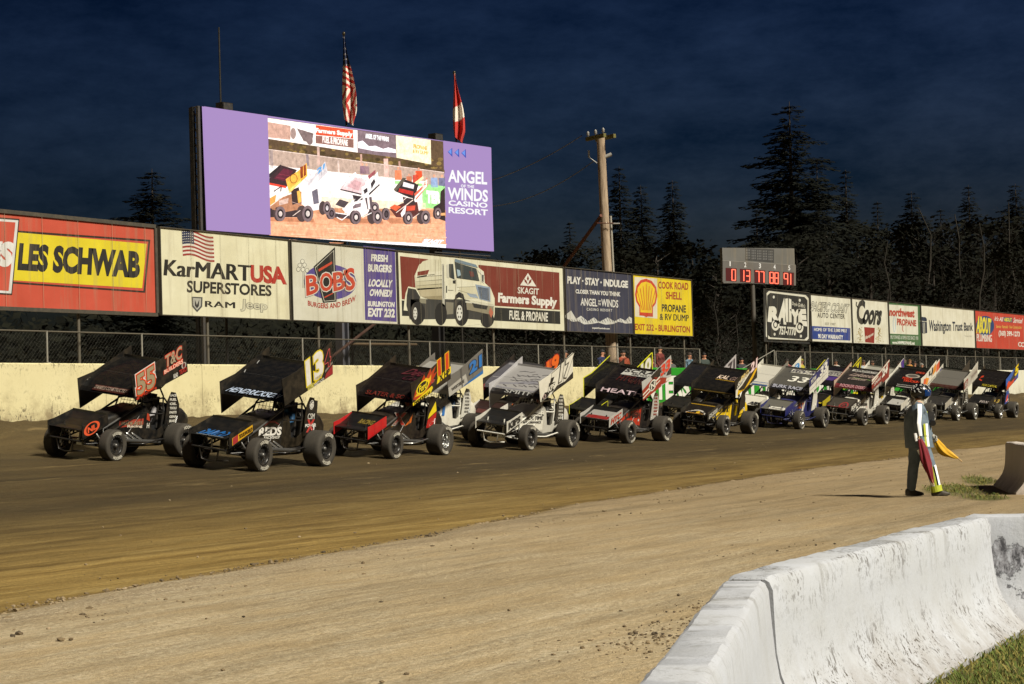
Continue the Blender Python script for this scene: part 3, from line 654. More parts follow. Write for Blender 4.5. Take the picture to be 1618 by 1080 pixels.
board("cream billboard with a waving striped flag over black and red dealer lettering", 253, 457, TOPZ, BOTZ, OFF, d_car, [41.07])
board("pale billboard with a purple oval burger logo and a purple side strip of words", 460, 627, TOPZ, BOTZ, '#d3cbae', d_bob, [46.05])
board("cream and maroon billboard picturing a white tanker truck", 628, 890, TOPZ, BOTZ, '#dfd6b0', d_farm, [50.77, 55.86])
board("dark grey billboard with white words above a white mountain range", 892, 998, TOPZ, BOTZ, '#403f49', d_play, [60.71])
board("bright yellow billboard with a red and yellow scallop emblem", 999, 1092, TOPZ, BOTZ, '#e0c224', d_shell, [65.87, 70.6])

def d_rally(A):
    q = Q(Z5, (540, 482), (905, 522), (905, 915), (545, 895))
    A.p('#35332d', Q(Z5, (520, 460), (915, 505), (915, 935), (525, 915)), 0)
    def rr(l, c, x0, x1, yt0, yt1, yb0, yb1, r=26): A.p(c, Q(Z5, (x0 + r, yt0 + 2), (x1 - r, yt1 - 2), (x1, yt1 + r), (x1, yb1 - r), (x1 - r, yb1), (x0 + r, yb0), (x0, yb0 - r), (x0, yt0 + r)), l)
    rr(1, '#d8d0b4', 541, 906, 480, 520, 896, 915); rr(2, '#35332d', 552, 896, 496, 536, 878, 897)
    W = '#dcd4ba'
    A.t("R", Q(Z5, (566, 735), (645, 745), (640, 622), (575, 626)), W, 0.07, 3)
    A.t("A", Q(Z5, (648, 745), (705, 750), (700, 560), (690, 560)), W, 0.07, 3)
    A.p(W, Q(Z5, (706, 548), (730, 546), (732, 748), (706, 746)), 3); A.p(W, Q(Z5, (737, 546), (758, 556), (760, 750), (738, 748)), 3)
    A.t("Y", Q(Z5, (765, 755), (815, 758), (822, 652), (762, 650)), W, 0.08, 3); A.t("E", Q(Z5, (828, 762), (882, 770), (874, 650), (826, 650)), W, 0.08, 3)
    for cx, cy in ((623, 775), (828, 795)):
        c = Z5(cx, cy); A.e(W, c[0], c[1], 33 / 5.4, 46 / 5.4, 3, 22); A.e('#35332d', c[0], c[1] - 1, 20 / 5.4, 30 / 5.4, 4, 20); A.e(W, c[0], c[1] - 1, 12 / 5.4, 20 / 5.4, 5, 18)
    A.t("Doyle Griffin's", Q(Z5, (764, 610), (876, 640), (876, 596), (764, 572)), '#cfc7ac', 0.01, 3, 0.06)
    A.t("757-7770", Q(Z5, (656, 852), (795, 860), (797, 796), (656, 786)), W, 0.04, 5)
    for x, y in ((608, 534), (830, 562), (615, 852), (840, 868)):
        c = Z5(x, y); A.e('#cfc8b0', c[0], c[1], 1.6, 2.4, 3, 12)
def d_pac(A):
    A.outlined("PACIFIC COAST", Q(Z5, (925, 650), (1243, 670), (1246, 598), (930, 575)), '#dcd4b6', '#3b3932', 0.0, 0.05, 1, shear=0.04)
    A.t("AUTO CENTER", Q(Z5, (982, 708), (1212, 720), (1212, 682), (982, 668)), '#4a463c', 0.03, 1, sp=1.15)
    A.t("EST 1987", Q(Z5, (1046, 772), (1135, 776), (1135, 757), (1046, 752)), '#8d866f', 0.02, 1)
    A.p('#33447f', Q(Z5, (917, 780), (1262, 800), (1262, 906), (919, 892)), 1)
    A.t("HOME OF THE 3,000 MILE", Q(Z5, (952, 828), (1232, 840), (1232, 808), (952, 796)), '#e4dec9', 0.04, 2); A.t("90 DAY WARRANTY", Q(Z5, (988, 884), (1198, 896), (1198, 862), (988, 850)), '#e4dec9', 0.04, 2)
def d_coor(A):
    A.t("C", Q(Z6, (85, 345), (150, 352), (150, 150), (85, 150)), '#34322b', 0.05, 1, 0.12); A.t("oors", Q(Z6, (140, 350), (300, 360), (305, 245), (150, 235)), '#34322b', 0.05, 1, 0.08)
    A.line('#34322b', Q(Z6, (95, 215), (75, 185), (80, 155)), 1.6, 1)
    A.p('#8e3226', Q(Z6, (148, 386), (246, 394), (240, 534), (158, 526)), 1); A.t("Banquet", Q(Z6, (158, 510), (232, 470), (236, 430), (162, 470)), '#ddd3b6', 0.02, 2)
    rr = random.Random(2)
    for sx in (110, 285):
        for k in range(60): c = Z6(sx + rr.gauss(0, 14) * (0.5 + k / 90), 390 + k * 2.3 + rr.random() * 6); A.e('#a98b3c', c[0], c[1], 0.8, 0.5, 1, 6, rot=60 * rr.random())
def d_nwp(A):
    A.p('#dcd5b8', Q(Z6, (366, 178), (640, 198), (645, 458), (372, 446)), 1)
    A.t("northwest", Q(Z6, (383, 280), (608, 296), (610, 228), (385, 212)), '#b04430', 0.05, 2); A.t("PROPANE", Q(Z6, (452, 366), (625, 378), (625, 326), (452, 310)), '#b04430', 0.05, 2)
    A.ring('#9fb9c4', *Z6(426, 360), 11 / 5.82, 72 / 5.82, 0.8, 2); A.line('#b04430', Q(Z6, (500, 372), (500, 412), (510, 430)), 0.9, 2)
    A.t("FAMILY OWNED & OPERATED SINCE 1981", Q(Z6, (374, 495), (645, 505), (645, 472), (374, 460)), '#c9cbb0', 0.03, 2); A.t("www.NWPROPANE.net", Q(Z6, (408, 540), (612, 548), (612, 522), (408, 514)), '#e0dcc4', 0.05, 2)
def d_bank(A):
    A.p('#2d3340', Q(Z6, (660, 300), (672, 292), (712, 296), (724, 310), (728, 440), (700, 448), (664, 440)), 1)
    for k in range(3): A.line('#dcd3b4', Q(Z6, (676 + k * 14, 345), (680 + k * 13, 445)), 0.7, 2)
    A.line('#dcd3b4', Q(Z6, (658, 330), (728, 338)), 0.8, 2)
    A.t("Washington Trust Bank", Q(Z6, (745, 452), (1146, 440), (1146, 352), (745, 325)), '#34373c', 0.03, 1)
    A.t("Member FDIC", Q(Z6, (1072, 474), (1140, 478), (1140, 466), (1072, 461)), '#a39b82', 0.0, 1)
def d_about(A):
    c = Z6(1260, 375); A.e('#32466b', c[0], c[1], 84 / 5.82, 92 / 5.82, 1, 28)
    A.t("ABOUT", Q(Z6, (1182, 435), (1312, 440), (1316, 318), (1190, 290)), '#e0cb3c', 0.05, 2); A.t("PLUMBING", Q(Z6, (1184, 516), (1322, 524), (1322, 458), (1184, 448)), '#e2dac4', 0.04, 2)
    A.t("It's All", Q(Z6, (1350, 326), (1425, 335), (1425, 296), (1352, 288)), '#e0d6c2', 0.02, 2, 0.08); A.p('#32466b', Q(Z6, (1430, 294), (1512, 300), (1512, 344), (1430, 338)), 1); A.t("ABOUT", Q(Z6, (1436, 332), (1506, 338), (1506, 306), (1436, 300)), '#e0cb3c', 0.04, 2); A.t("Service!", Q(Z6, (1522, 346), (1602, 352), (1604, 308), (1524, 300)), '#e0d6c2', 0.02, 2, 0.08)
    A.t("Service · Remodel · New Construction", Q(Z6, (1362, 394), (1595, 402), (1595, 376), (1362, 366)), '#d9a04a', 0.03, 2)
    A.t("(360) 399-1273", Q(Z6, (1386, 478), (1578, 486), (1578, 430), (1386, 420)), '#e2dac4', 0.03, 2); A.ring('#e2dac4', *Z6(1582, 545), 2.4, 3.2, 1.2, 2); A.ring('#e2dac4', *Z6(1610, 548), 2.4, 3.2, 1.2, 2)
T2, B2 = 6.405, 4.285
board("black billboard with white lettering shaped like an old car, under the scoreboard", 1209, 1277, T2 + 0.05, B2 + 0.02, '#35332d', d_rally, [78.9])
board("white billboard with a blue bottom band about a warranty", 1279, 1343, T2, B2, '#dcd4b6', d_pac, [84.0])
board("white billboard with black script above a dark red shield between wheat ears", 1344, 1401, T2, B2, '#dcd4b6', d_coor, [89.5])
board("green bordered white billboard with red fuel lettering", 1402, 1452, T2, B2, '#4b6a3f', d_nwp, [94.2])
board("long white billboard with a bank name beside a dark column emblem", 1453, 1537, T2, B2, '#dcd3b4', d_bank, [99.5, 104.2])
board("red billboard with yellow letters over a blue disc, rightmost above the wall", 1538, 1660, T2, B2, '#bf4632', d_about, [109.3, 114.0, 119.5])
# ================================================================== VIDEO SCREEN
def keep(root, name, mb):
    o = mb.build(name, root); o.matrix_parent_inverse = root.matrix_basis.inverted(); return o
def plane_map(pa, pb, step=0.004):
    """upright plane through two ground points; pixel -> point on it, layers stepping towards the track"""
    d = Vector((pb.x - pa.x, pb.y - pa.y, 0)).normalized(); n = Vector((d.y, -d.x, 0))
    if n.y > 0: n = -n
    def f(px, py, l=0):
        r = ray(px, py); t = ((pa + n * step * l) - EYE_V).dot(n) / r.dot(n); return EYE_V + r * t
    return f, d, n
steel = paint('#4c4b4a', 0.5, 0.5, 0.3); dark_steel = paint('#161616', 0.5, 0.3, 0.2); rust = paint('#5b2f1e', 0.8, 0.1, 0.3)
SA, SB = at_depth(326, 362, 58.0), at_depth(779, 398, 69.0)
sf, sd, sn = plane_map(SA, SB, 0.0025)
bl, br, tr_, tl = sf(326, 362), sf(779, 398), sf(776, 231), sf(319, 170)
zt, zb = (tl.z + tr_.z) / 2, (bl.z + br.z) / 2; SW = (br - bl).length
screen = empty("video_screen", (SA.x, SA.y, 1.95)); tag(screen, "large lit video screen behind the billboards, purple side bands around a race picture", "video screen")
frm = MB(); back = -sn
Mscr = Matrix((sd, -sn, Vector((0, 0, 1)))).transposed()
mid = Vector(((bl.x + br.x) / 2, (bl.y + br.y) / 2, (zt + zb) / 2))
frm.box(mid + back * 0.09, (SW + 0.02, 0.16, zt - zb + 0.02), dark_steel, Mscr)
keep(screen, "cabinet", frm)
px = MB(); A = Art(px, lambda x, y, l: sf(x, y, 0.5 + l), lambda c: G(c))
zs = lambda z, p: Vector((p.x, p.y, z)) + sn * 0.003
PURP = '#ab8dc6'
px.face([zs(zb, bl), zs(zb, br), zs(zt, tr_), zs(zt, tl)], G(PURP))
ZV = lambda x, y: (410 + x / 4.91, 180 + y / 4.91)
ZW = lambda x, y: (290 + x / 3.1725, 150 + y / 3.1725)
# right hand band: arrows and resort name
for k in range(3):
    x = 1324 + k * 34; A.p('#3c50b4', Q(ZW, (x, 284 + k * 3), (x + 23, 264 + k * 3), (x + 24, 310 + k * 3)), 16); A.p('#6f9cf0', Q(ZW, (x + 3, 283 + k * 3), (x + 19, 269 + k * 3), (x + 19, 298 + k * 3)), 17)
for body, x0, x1, y0, y1, bd in (("ANGEL", 1329, 1520, 440, 382, .03), ("OF THE", 1391, 1456, 464, 450, .03), ("WINDS", 1327, 1524, 527, 470, .03), ("CASINO", 1330, 1522, 558, 534, .03), ("RESORT", 1330, 1524, 596, 568, .03)):
    s = (x1 - x0) * 0.035; A.t(body, Q(ZW, (x0, y0 - s), (x1, y0 + s), (x1, y1 + s), (x0, y1 - s)), '#ffffff', bd, 16, sp=1.0 if x1 - x0 > 100 else 1.1)
# the broadcast picture, brighter than the bands
def E3(c): return G(c, 1.5, 0.36)
V = Art(px, lambda x, y, l: sf(x, y, 0.5 + l), E3)
V.p('#e9a882', Q(ZV, (55, 25), (1425, 212), (1447, 1035), (78, 940)), 1)                # clay
V.p('#5b4630', Q(ZV, (55, 25), (1425, 212), (1436, 600), (64, 500)), 2)                 # dark wood
rv = random.Random(11)
for k in range(150):
    u = rv.random(); x = 60 + 1370 * u; y = 200 + 150 * u + rv.random() * 150
    V.e(('#7a6238', '#46371f', '#8d7440', '#5a4a2a')[k % 4], *ZV(x, y), 2 + 4 * rv.random(), 1.5 + 2 * rv.random(), 3, 8)
V.p('#b9a090', Q(ZV, (62, 275), (1433, 455), (1436, 560), (64, 420)), 4)               # fence haze
V.line('#efd8cc', Q(ZV, (62, 272), (1433, 452)), 1.0, 5)
V.p('#fff6ee', Q(ZV, (64, 395), (1290, 520), (1290, 720), (72, 690)), 5)                # wall
V.p('#f4e0c4', Q(ZV, (480, 640), (1290, 690), (1290, 735), (480, 730)), 6)
V.p('#9fe08a', Q(ZV, (1050, 515), (1440, 560), (1440, 740), (1265, 725), (1262, 560), (1050, 540)), 6)
V.t("TER", Q(ZV, (1300, 680), (1400, 690), (1400, 610), (1300, 600)), '#f6fff0', 0.08, 7)
V.p('#c98d68', Q(ZV, (72, 690), (480, 725), (1445, 745), (1446, 800), (75, 760)), 6)
for k in range(60):
    u, v = rv.random(), rv.random(); x = 80 + 1360 * u; y = 800 + 190 * v + 30 * u
    V.p('#dd9a72' if k % 2 else '#f3bd9c', Q(ZV, (x, y), (x + 60 + 90 * rv.random(), y + 5), (x + 90, y + 9), (x + 10, y + 6)), 6)
V.p('#ffffff', Q(ZV, (420, 965), (880, 985), (1447, 1010), (1447, 1037), (870, 1000)), 7)
V.t("SKAGIT", Q(ZV, (1270, 998), (1415, 1008), (1420, 978), (1275, 968)), '#eaf2ff', 0.06, 8, 0.1)
# boards in the picture
V.p('#fff4ec', Q(ZV, (55, 28), (760, 125), (762, 298), (62, 190)), 5); V.p('#7e6a70', Q(ZV, (760, 125), (1058, 165), (1064, 338), (762, 298)), 5); V.p('#fff0c8', Q(ZV, (1058, 165), (1328, 200), (1332, 390), (1064, 338)), 5)
V.p('#c9a08e', Q(ZV, (62, 60), (240, 90), (240, 200), (66, 180)), 6); V.p('#d8512e', Q(ZV, (436, 85), (725, 122), (728, 190), (436, 160)), 6); V.p('#8b6258', Q(ZV, (436, 165), (730, 195), (730, 262), (436, 225)), 6)
V.t("Farmers Supply", Q(ZV, (440, 150), (720, 182), (720, 140), (440, 108)), '#fff0e8', 0.05, 7); V.t("FUEL & PROPANE", Q(ZV, (490, 218), (685, 245), (685, 202), (490, 170)), '#fff0e8', 0.05, 7)
V.p('#fffaf4', Q(ZV, (265, 62), (430, 90), (430, 215), (290, 190)), 6); V.e('#a08880', *ZV(262, 150), 22 / 4.9, 44 / 4.9, 7); V.p('#7d6a68', Q(ZV, (290, 110), (420, 150), (405, 230), (340, 205)), 7); V.e('#7d6a68', *ZV(390, 205), 24 / 4.9, 34 / 4.9, 8)
V.t("ANGEL OF THE WINDS", Q(ZV, (822, 185), (1003, 212), (1003, 180), (822, 150)), '#ffffff', 0.05, 6); V.p('#fff8ff', Q(ZV, (764, 215), (800, 205), (850, 250), (900, 245), (960, 270), (1000, 258), (1058, 275), (1060, 300), (900, 288), (766, 262)), 6)
V.t("PROPANE", Q(ZV, (1195, 262), (1300, 280), (1300, 252), (1195, 232)), '#f0a030', 0.04, 6); V.t("& RV DUMP", Q(ZV, (1190, 300), (1310, 318), (1310, 290), (1190, 272)), '#f0a030', 0.04, 6)
for x, y0, y1, w, c in ((90, 280, 420, 5, '#a08d88'), (455, 255, 400, 4, '#c9a89a'), (610, 360, 455, 2.6, '#d8c0b4'), (788, 310, 500, 3, '#c9a090'), (980, 345, 490, 7, '#e8bcae'), (1085, 365, 480, 3, '#b89080'), (370, 310, 400, 4, '#8d7d80')):
    V.line(c, Q(ZV, (x, y0), (x + 6, y1)), w, 5)
def v_person(x, y, s, c):
    V.e('#e0a080', *ZV(x, y), s * .35, s * .45, 6, 10); V.p(c, Q(ZV, (x - 5 * s, y + 3 * s), (x + 5 * s, y + 3 * s), (x + 6 * s, y + 18 * s), (x - 5 * s, y + 18 * s)), 6)
for x, y, s, c in ((800, 390, 4, '#8a6a78'), (830, 392, 4, '#9a7a80'), (1075, 420, 5, '#e08058'), (1160, 470, 4, '#c07050'), (1235, 425, 5, '#d8502a'), (1210, 460, 4, '#c04838'), (1355, 478, 5, '#8fa4c8'), (1415, 480, 5, '#70708c')): v_person(x, y, s, c)
def v_wheel(x, y, rx, ry, tread=14, light='#d8c8c0'):
    V.e('#4a3a3a', *ZV(x - tread, y), rx / 4.91, ry / 4.91, 9, 22); V.e('#776466', *ZV(x, y), rx / 4.91, ry / 4.91, 10, 22); V.e('#2b2226', *ZV(x, y), rx * .62 / 4.91, ry * .62 / 4.91, 11, 18); V.e(light, *ZV(x, y), rx * .36 / 4.91, ry * .36 / 4.91, 12, 12)
def vp(c, l, *pts): V.p(c, Q(ZV, *pts), l)
def vl(c, l, w, *pts): V.line(c, Q(ZV, *pts), w, l)
# shadow on the clay, then the cars from back to front
vp('#c07f5c', 8, (78, 800), (420, 810), (430, 840), (80, 830)); vp('#c07f5c', 8, (540, 800), (950, 815), (960, 850), (620, 845)); vp('#c07f5c', 8, (960, 805), (1330, 815), (1330, 845), (1020, 850))
# grey-white car
vp('#e9dfe0', 8, (330, 470), (380, 440), (420, 480), (380, 570)); vp('#fff6f2', 8, (330, 600), (420, 570), (480, 640), (470, 740), (400, 750), (330, 700)); vp('#6a6470', 9, (405, 600), (450, 575), (462, 690), (420, 700)); vl('#fff6f2', 9, 1.2, (330, 640), (420, 720))
vp('#cfc8ca', 9, (365, 555), (510, 365), (530, 452), (385, 592)); vp('#f4ece8', 10, (372, 570), (452, 470), (460, 510), (388, 588)); vl('#8d888e', 10, .5, (478, 410), (486, 500)); V.t("21", Q(ZV, (455, 462), (500, 420), (505, 385), (450, 425)), '#5a9cd0', .06, 10)
v_wheel(525, 728, 30, 54, 34, '#cfc4c4')
# amber and dark car
vp('#3a242a', 9, (70, 505), (165, 395), (292, 432), (212, 565), (72, 545)); vp('#5e2032', 10, (110, 500), (190, 420), (262, 440), (205, 520)); vp('#e0402a', 11, (70, 530), (208, 558), (205, 575), (75, 548)); vp('#2c2226', 10, (68, 470), (165, 388), (168, 408), (72, 500)); vl('#8c3444', 11, .6, (130, 490), (220, 505)); vl('#8c3444', 11, .6, (150, 465), (235, 478))
vp('#f0b248', 11, (203, 505), (300, 440), (366, 378), (372, 478), (318, 530), (232, 615)); vp('#8a3a1a', 12, (315, 410), (338, 402), (338, 490), (318, 500)); vp('#8a3a1a', 12, (342, 398), (360, 390), (362, 472), (344, 484)); V.ring('#8a4a1a', *ZV(265, 500), 5.5, 7, 1.1, 12); vp('#f8d070', 12, (225, 590), (320, 510), (322, 528), (235, 610))
vp('#fff0e8', 8, (72, 590), (150, 560), (140, 600), (75, 630)); vp('#b07a5a', 9, (85, 715), (160, 650), (245, 620), (325, 600), (328, 690), (300, 740), (200, 760), (100, 740)); vp('#f0a050', 10, (72, 655), (130, 624), (122, 680), (76, 722)); vp('#3a2a2c', 10, (245, 590), (305, 565), (322, 680), (255, 705)); vp('#e8b050', 11, (290, 600), (316, 590), (324, 680), (300, 690)); vp('#d8b8a8', 11, (150, 672), (225, 650), (222, 690), (155, 708)); vl('#f4dccc', 12, 1.1, (236, 600), (80, 715)); vl('#f4dccc', 12, 1.0, (318, 745), (258, 790)); vp('#3a2c2e', 8, (76, 730), (300, 745), (310, 800), (80, 800)); vl('#2a2226', 11, 1.6, (110, 600), (170, 560), (165, 600)); vl('#b89a90', 11, .8, (250, 680), (310, 700))
v_wheel(163, 773, 40, 58); v_wheel(375, 772, 43, 64, 46, '#d8ccc4')
# white car with the black slash
vp('#fbeeee', 9, (690, 492), (745, 448), (762, 475), (640, 585)); vp('#e6c4c4', 9, (625, 582), (700, 478), (835, 508), (792, 622)); vp('#d0a4a6', 10, (680, 560), (740, 510), (790, 530), (770, 595)); vp('#463c40', 11, (625, 578), (792, 616), (790, 628), (628, 590)); vp('#a0545a', 10, (840, 480), (900, 430), (900, 460), (850, 505))
vp('#fffaf6', 11, (790, 568), (862, 522), (916, 446), (932, 548), (832, 645), (800, 640)); vp('#3a3236', 12, (862, 540), (890, 500), (900, 525), (870, 580)); vp('#3a3236', 12, (806, 590), (836, 568), (840, 600), (815, 622)); vp('#3a3236', 12, (850, 612), (930, 540), (932, 552), (850, 632))
vp('#fff4ee', 8, (640, 735), (740, 660), (862, 648), (884, 745), (790, 798), (700, 795)); vp('#4c4044', 10, (588, 702), (622, 660), (694, 682), (658, 728)); vp('#fffaf6', 11, (660, 728), (744, 655), (700, 728), (668, 760)); vp('#3c3236', 9, (720, 625), (800, 640), (800, 665), (735, 680)); vp('#5a4c50', 10, (818, 650), (870, 640), (878, 725), (838, 740)); vp('#fff4ee', 11, (835, 650), (850, 640), (860, 735), (845, 740)); vl('#fffaf6', 12, 1.5, (800, 640), (660, 770)); vl('#fffaf6', 12, 1.3, (590, 765), (690, 780), (640, 822), (600, 800)); vl('#fffaf6', 12, 1.1, (870, 765), (800, 800)); vp('#7d6c70', 9, (720, 700), (790, 690), (785, 720), (725, 735)); vp('#4a3c40', 8, (560, 760), (700, 780), (700, 815), (570, 800))
v_wheel(560, 770, 30, 46, 14, '#5a4a50'); v_wheel(895, 725, 34, 44, 16); v_wheel(750, 800, 38, 54); v_wheel(917, 795, 38, 58, 44)
# dark red car
vp('#2e2426', 9, (1045, 595), (1112, 500), (1235, 545), (1200, 665), (1190, 660)); vp('#e9dfe0', 10, (1118, 525), (1200, 548), (1195, 580), (1110, 560)); vp('#c03028', 10, (1085, 575), (1195, 600), (1190, 630), (1078, 602)); vp('#5c5448', 10, (1040, 585), (1112, 492), (1140, 498), (1060, 600)); vp('#f4e8b0', 9, (1205, 530), (1270, 478), (1272, 500), (1222, 545))
vp('#d8644a', 11, (1200, 618), (1262, 560), (1300, 490), (1306, 556), (1216, 665)); vp('#fff0e4', 12, (1205, 640), (1300, 545), (1302, 558), (1210, 655)); V.t("33", Q(ZV, (1262, 590), (1300, 545), (1300, 505), (1262, 548)), '#fff0e0', .06, 12)
vp('#5a2c28', 8, (1010, 735), (1110, 690), (1225, 680), (1240, 770), (1190, 805), (1060, 800)); vp('#e0603a', 10, (1008, 725), (1048, 700), (1098, 718), (1060, 752)); vp('#fff0ea', 11, (1095, 770), (1140, 700), (1130, 770), (1105, 800)); vp('#d0503a', 10, (1140, 715), (1210, 708), (1205, 745), (1140, 752)); vp('#3a2c2e', 9, (1110, 640), (1200, 660), (1210, 700), (1120, 700)); vp('#f4e4dc', 10, (1222, 670), (1250, 660), (1256, 740), (1236, 750)); vl('#f4dccc', 12, 1.2, (1192, 665), (1060, 765)); vl('#fff0e4', 11, .9, (1058, 622), (1190, 655)); vl('#f4dccc', 12, .9, (1240, 770), (1190, 805)); vl('#f4e0d4', 10, .8, (1090, 690), (1150, 640))
v_wheel(985, 775, 28, 48, 12, '#4a3c40'); v_wheel(1157, 805, 32, 50); v_wheel(1290, 800, 36, 54, 34)
vp('#302224', 9, (1405, 600), (1438, 570), (1442, 830), (1350, 800), (1350, 720), (1400, 690)); vp('#f0b070', 10, (1365, 770), (1440, 765), (1440, 785), (1370, 790)); v_wheel(1385, 770, 26, 44)
# the side bands lie over the edges of the picture
up3 = sn * 0.0025 * 15
for ea, eb in ((bl, sf(424, 280)), (sf(702, 300), br)): px.face([zs(zb, ea) + up3, zs(zb, eb) + up3, zs(zt, eb) + up3, zs(zt, ea) + up3], G(PURP))
keep(screen, "display", px)
# supporting steel: lattice at the left edge, columns and feet behind
lat = MB(); e0 = bl + back * 0.12 - sd * 0.10; zt2 = zt + 0.02
for off in (0.0, 0.22):
    b0 = e0 + back * off; lat.box((b0.x, b0.y, (1.95 + zt2) / 2), (0.09, 0.09, zt2 - 1.95), dark_steel if off else steel, Mscr)
for k in range(9):
    z = zb + (zt - zb) * k / 8; a = e0; c = e0 + back * 0.22
    lat.tube([(a.x, a.y, z), (c.x, c.y, z)], 0.02, steel, 6)
    if k < 8: lat.tube([(a.x, a.y, z), (c.x, c.y, z + (zt - zb) / 8)], 0.015, steel, 6)
side = bl + back * 0.36 - sd * 0.14
lat.box((side.x, side.y, (zt + zb) / 2), (0.04, 0.16, zt - zb), dark_steel, Mscr)
keep(screen, "truss", lat)
for p_ in (565, 716):
    c = sf(p_, 400) + back * 0.75; col = MB(); cm = paint('#5b5d66', 0.5, 0.4, 0.3) if p_ == 565 else paint('#17171a', 0.6, 0.2, 0.1)
    col.box((c.x, c.y, (1.9 + zt) / 2), (0.24, 0.03, zt - 1.9), cm, Mscr)
    for s in (-1, 1):
        fl = c + sd * 0.13 * s; col.box((fl.x, fl.y, (1.9 + zt) / 2), (0.06, 0.30, zt - 1.9), cm, Mscr)
    keep(screen, "column", col)
rail = MB()
for k, (x0, x1, dz) in enumerate(((690, 778, -0.05), (690, 778, -0.16), (590, 700, -0.06))):
    a, c = sf(x0, 395), sf(x1, 398); a.z = c.z = zb + dz; rail.tube([a - sn * 0.1, c - sn * 0.1], 0.025, steel, 6)
keep(screen, "catwalk_rail", rail)
for u in (0.085, 0.81):
    s = MB(); c = bl.lerp(br, u) + back * 0.3; s.box((c.x, c.y, zt + 0.14), (0.42, 0.3, 0.24), dark_steel, Mscr); s.box((c.x + sn.x * .155, c.y + sn.y * .155, zt + 0.14), (0.36, 0.01, 0.19), paint('#242424', 0.9), Mscr); keep(screen, "loudspeaker", s)
strut = MB(); strut.tube([at_depth(508, 576, 62), at_depth(600, 505, 64)], 0.05, paint('#33190f', .9, 0, .2), 8); strut.tube([at_depth(548, 543, 63), at_depth(658, 544, 66)], 0.045, paint('#4a3a24', 0.8), 8)
tag(strut.build("bracing"), "rusty diagonal steel brace behind the fence under the burger billboard", "brace")
# ================================================================== FLAGS, MAST
def pole(name, label, px0, px1, d, r0, cat="flagpole"):
    """upright pole whose top shows at px0 and which passes px1"""
    a, c = at_depth(*px0, d), at_depth(*px1, d); root = empty(name, (c.x, c.y, 1.95)); tag(root, label, cat)
    mb = MB(); mb.tube([(c.x, c.y, 1.9), (c.x, c.y, a.z)], [r0, r0 * 0.55], paint('#23221f', 0.5, 0.4, 0.1), 10); 
    if cat == "flagpole": mb.lathe([(0, a.z + .08), (.05, a.z + .05), (.06, a.z), (.05, a.z - .05), (0, a.z - .08)], paint('#3a3426', 0.4, 0.6, 0.1), 10, (c.x, c.y, 0), 'Z')
    keep(root, "pole", mb); return root, c, a.z
mast, mc, mz = pole("antenna_mast", "thin dark mast rising behind the left end of the video screen", (346, 42), (349, 170), 64, 0.05, "mast")
fp1, fc1, fz1 = pole("flagpole", "dark flagpole behind the video screen carrying the striped flag", (542, 52), (547, 188), 70, 0.05)
fp2, fc2, fz2 = pole("flagpole", "dark flagpole behind the video screen carrying the red and white flag", (715, 114), (721, 222), 74, 0.05)
cloth = {c: paint(h, 0.85, 0, 0.0) for c, h in (('r', '#b5332c'), ('w', '#d8cfc4'), ('b', '#1c2340'))}
def limp_flag(label, base, ztop, L, width, colour, phase, nu=30, nv=84):
    """a flag hanging limp down its pole: the fly falls in folds"""
    mb = MB(); pts = []
    for j in range(nv + 1):
        v = j / nv
        for i in range(nu + 1):
            u = i / nu
            wv = width * (0.14 + 0.86 * smooth(0.0, 0.75, v)) * (1 - 0.35 * smooth(0.82, 1.0, v))
            fold = math.sin(u * 9.5 + v * 2.2 + phase) * 0.12 * width / 0.5 * (0.3 + v)
            off = wv * (u - 0.22)
            z = ztop - L * v - 0.5 * u * smooth(0.5, 1, v) * 0.5
            pts.append(base + right_w * off + fwd_w * (fold - 0.14) + Vector((0, 0, z - base.z)))
    for j in range(nv):
        for i in range(nu):
            a = j * (nu + 1) + i
            mb.add([pts[a], pts[a + 1], pts[a + nu + 2], pts[a + nu + 1]], [(0, 1, 2, 3)], cloth[colour((i + .5) / nu, (j + .5) / nv)], True)
    o = mb.build("flag"); tag(o, label, "flag"); return o
def us_c(u, v):
    if v < 0.36:                                   # canton folded along the hoist
        return 'w' if (int(v * 45) % 3 == 0 and int(u * 20 + (int(v * 45) // 3 % 2) * 2) % 4 == 0) else 'b'
    if v < 0.62: k = v * 26 - u * 2.0
    elif v < 0.80: k = v * 14 + u * 5.2
    else: k = v * 10 - u * 5.0
    return 'w' if int(k) % 2 else 'r'
def ca_c(u, v):
    if v < 0.10: return 'w' if u > 0.5 else 'r'
    a = 0.53 - 0.10 * u; c = 0.76 - 0.12 * abs(u - 0.2)
    return 'w' if a + 0.03 < v < c else 'r'
limp_flag("limp flag with red and white stripes and a starred blue canton above the video screen", fc1, at_depth(543, 58, 70).z, 2.9, 0.52, us_c, 0.0)
limp_flag("limp red flag with a white centre above the right end of the video screen", fc2, at_depth(716, 116, 74).z, 2.35, 0.44, ca_c, 1.2)

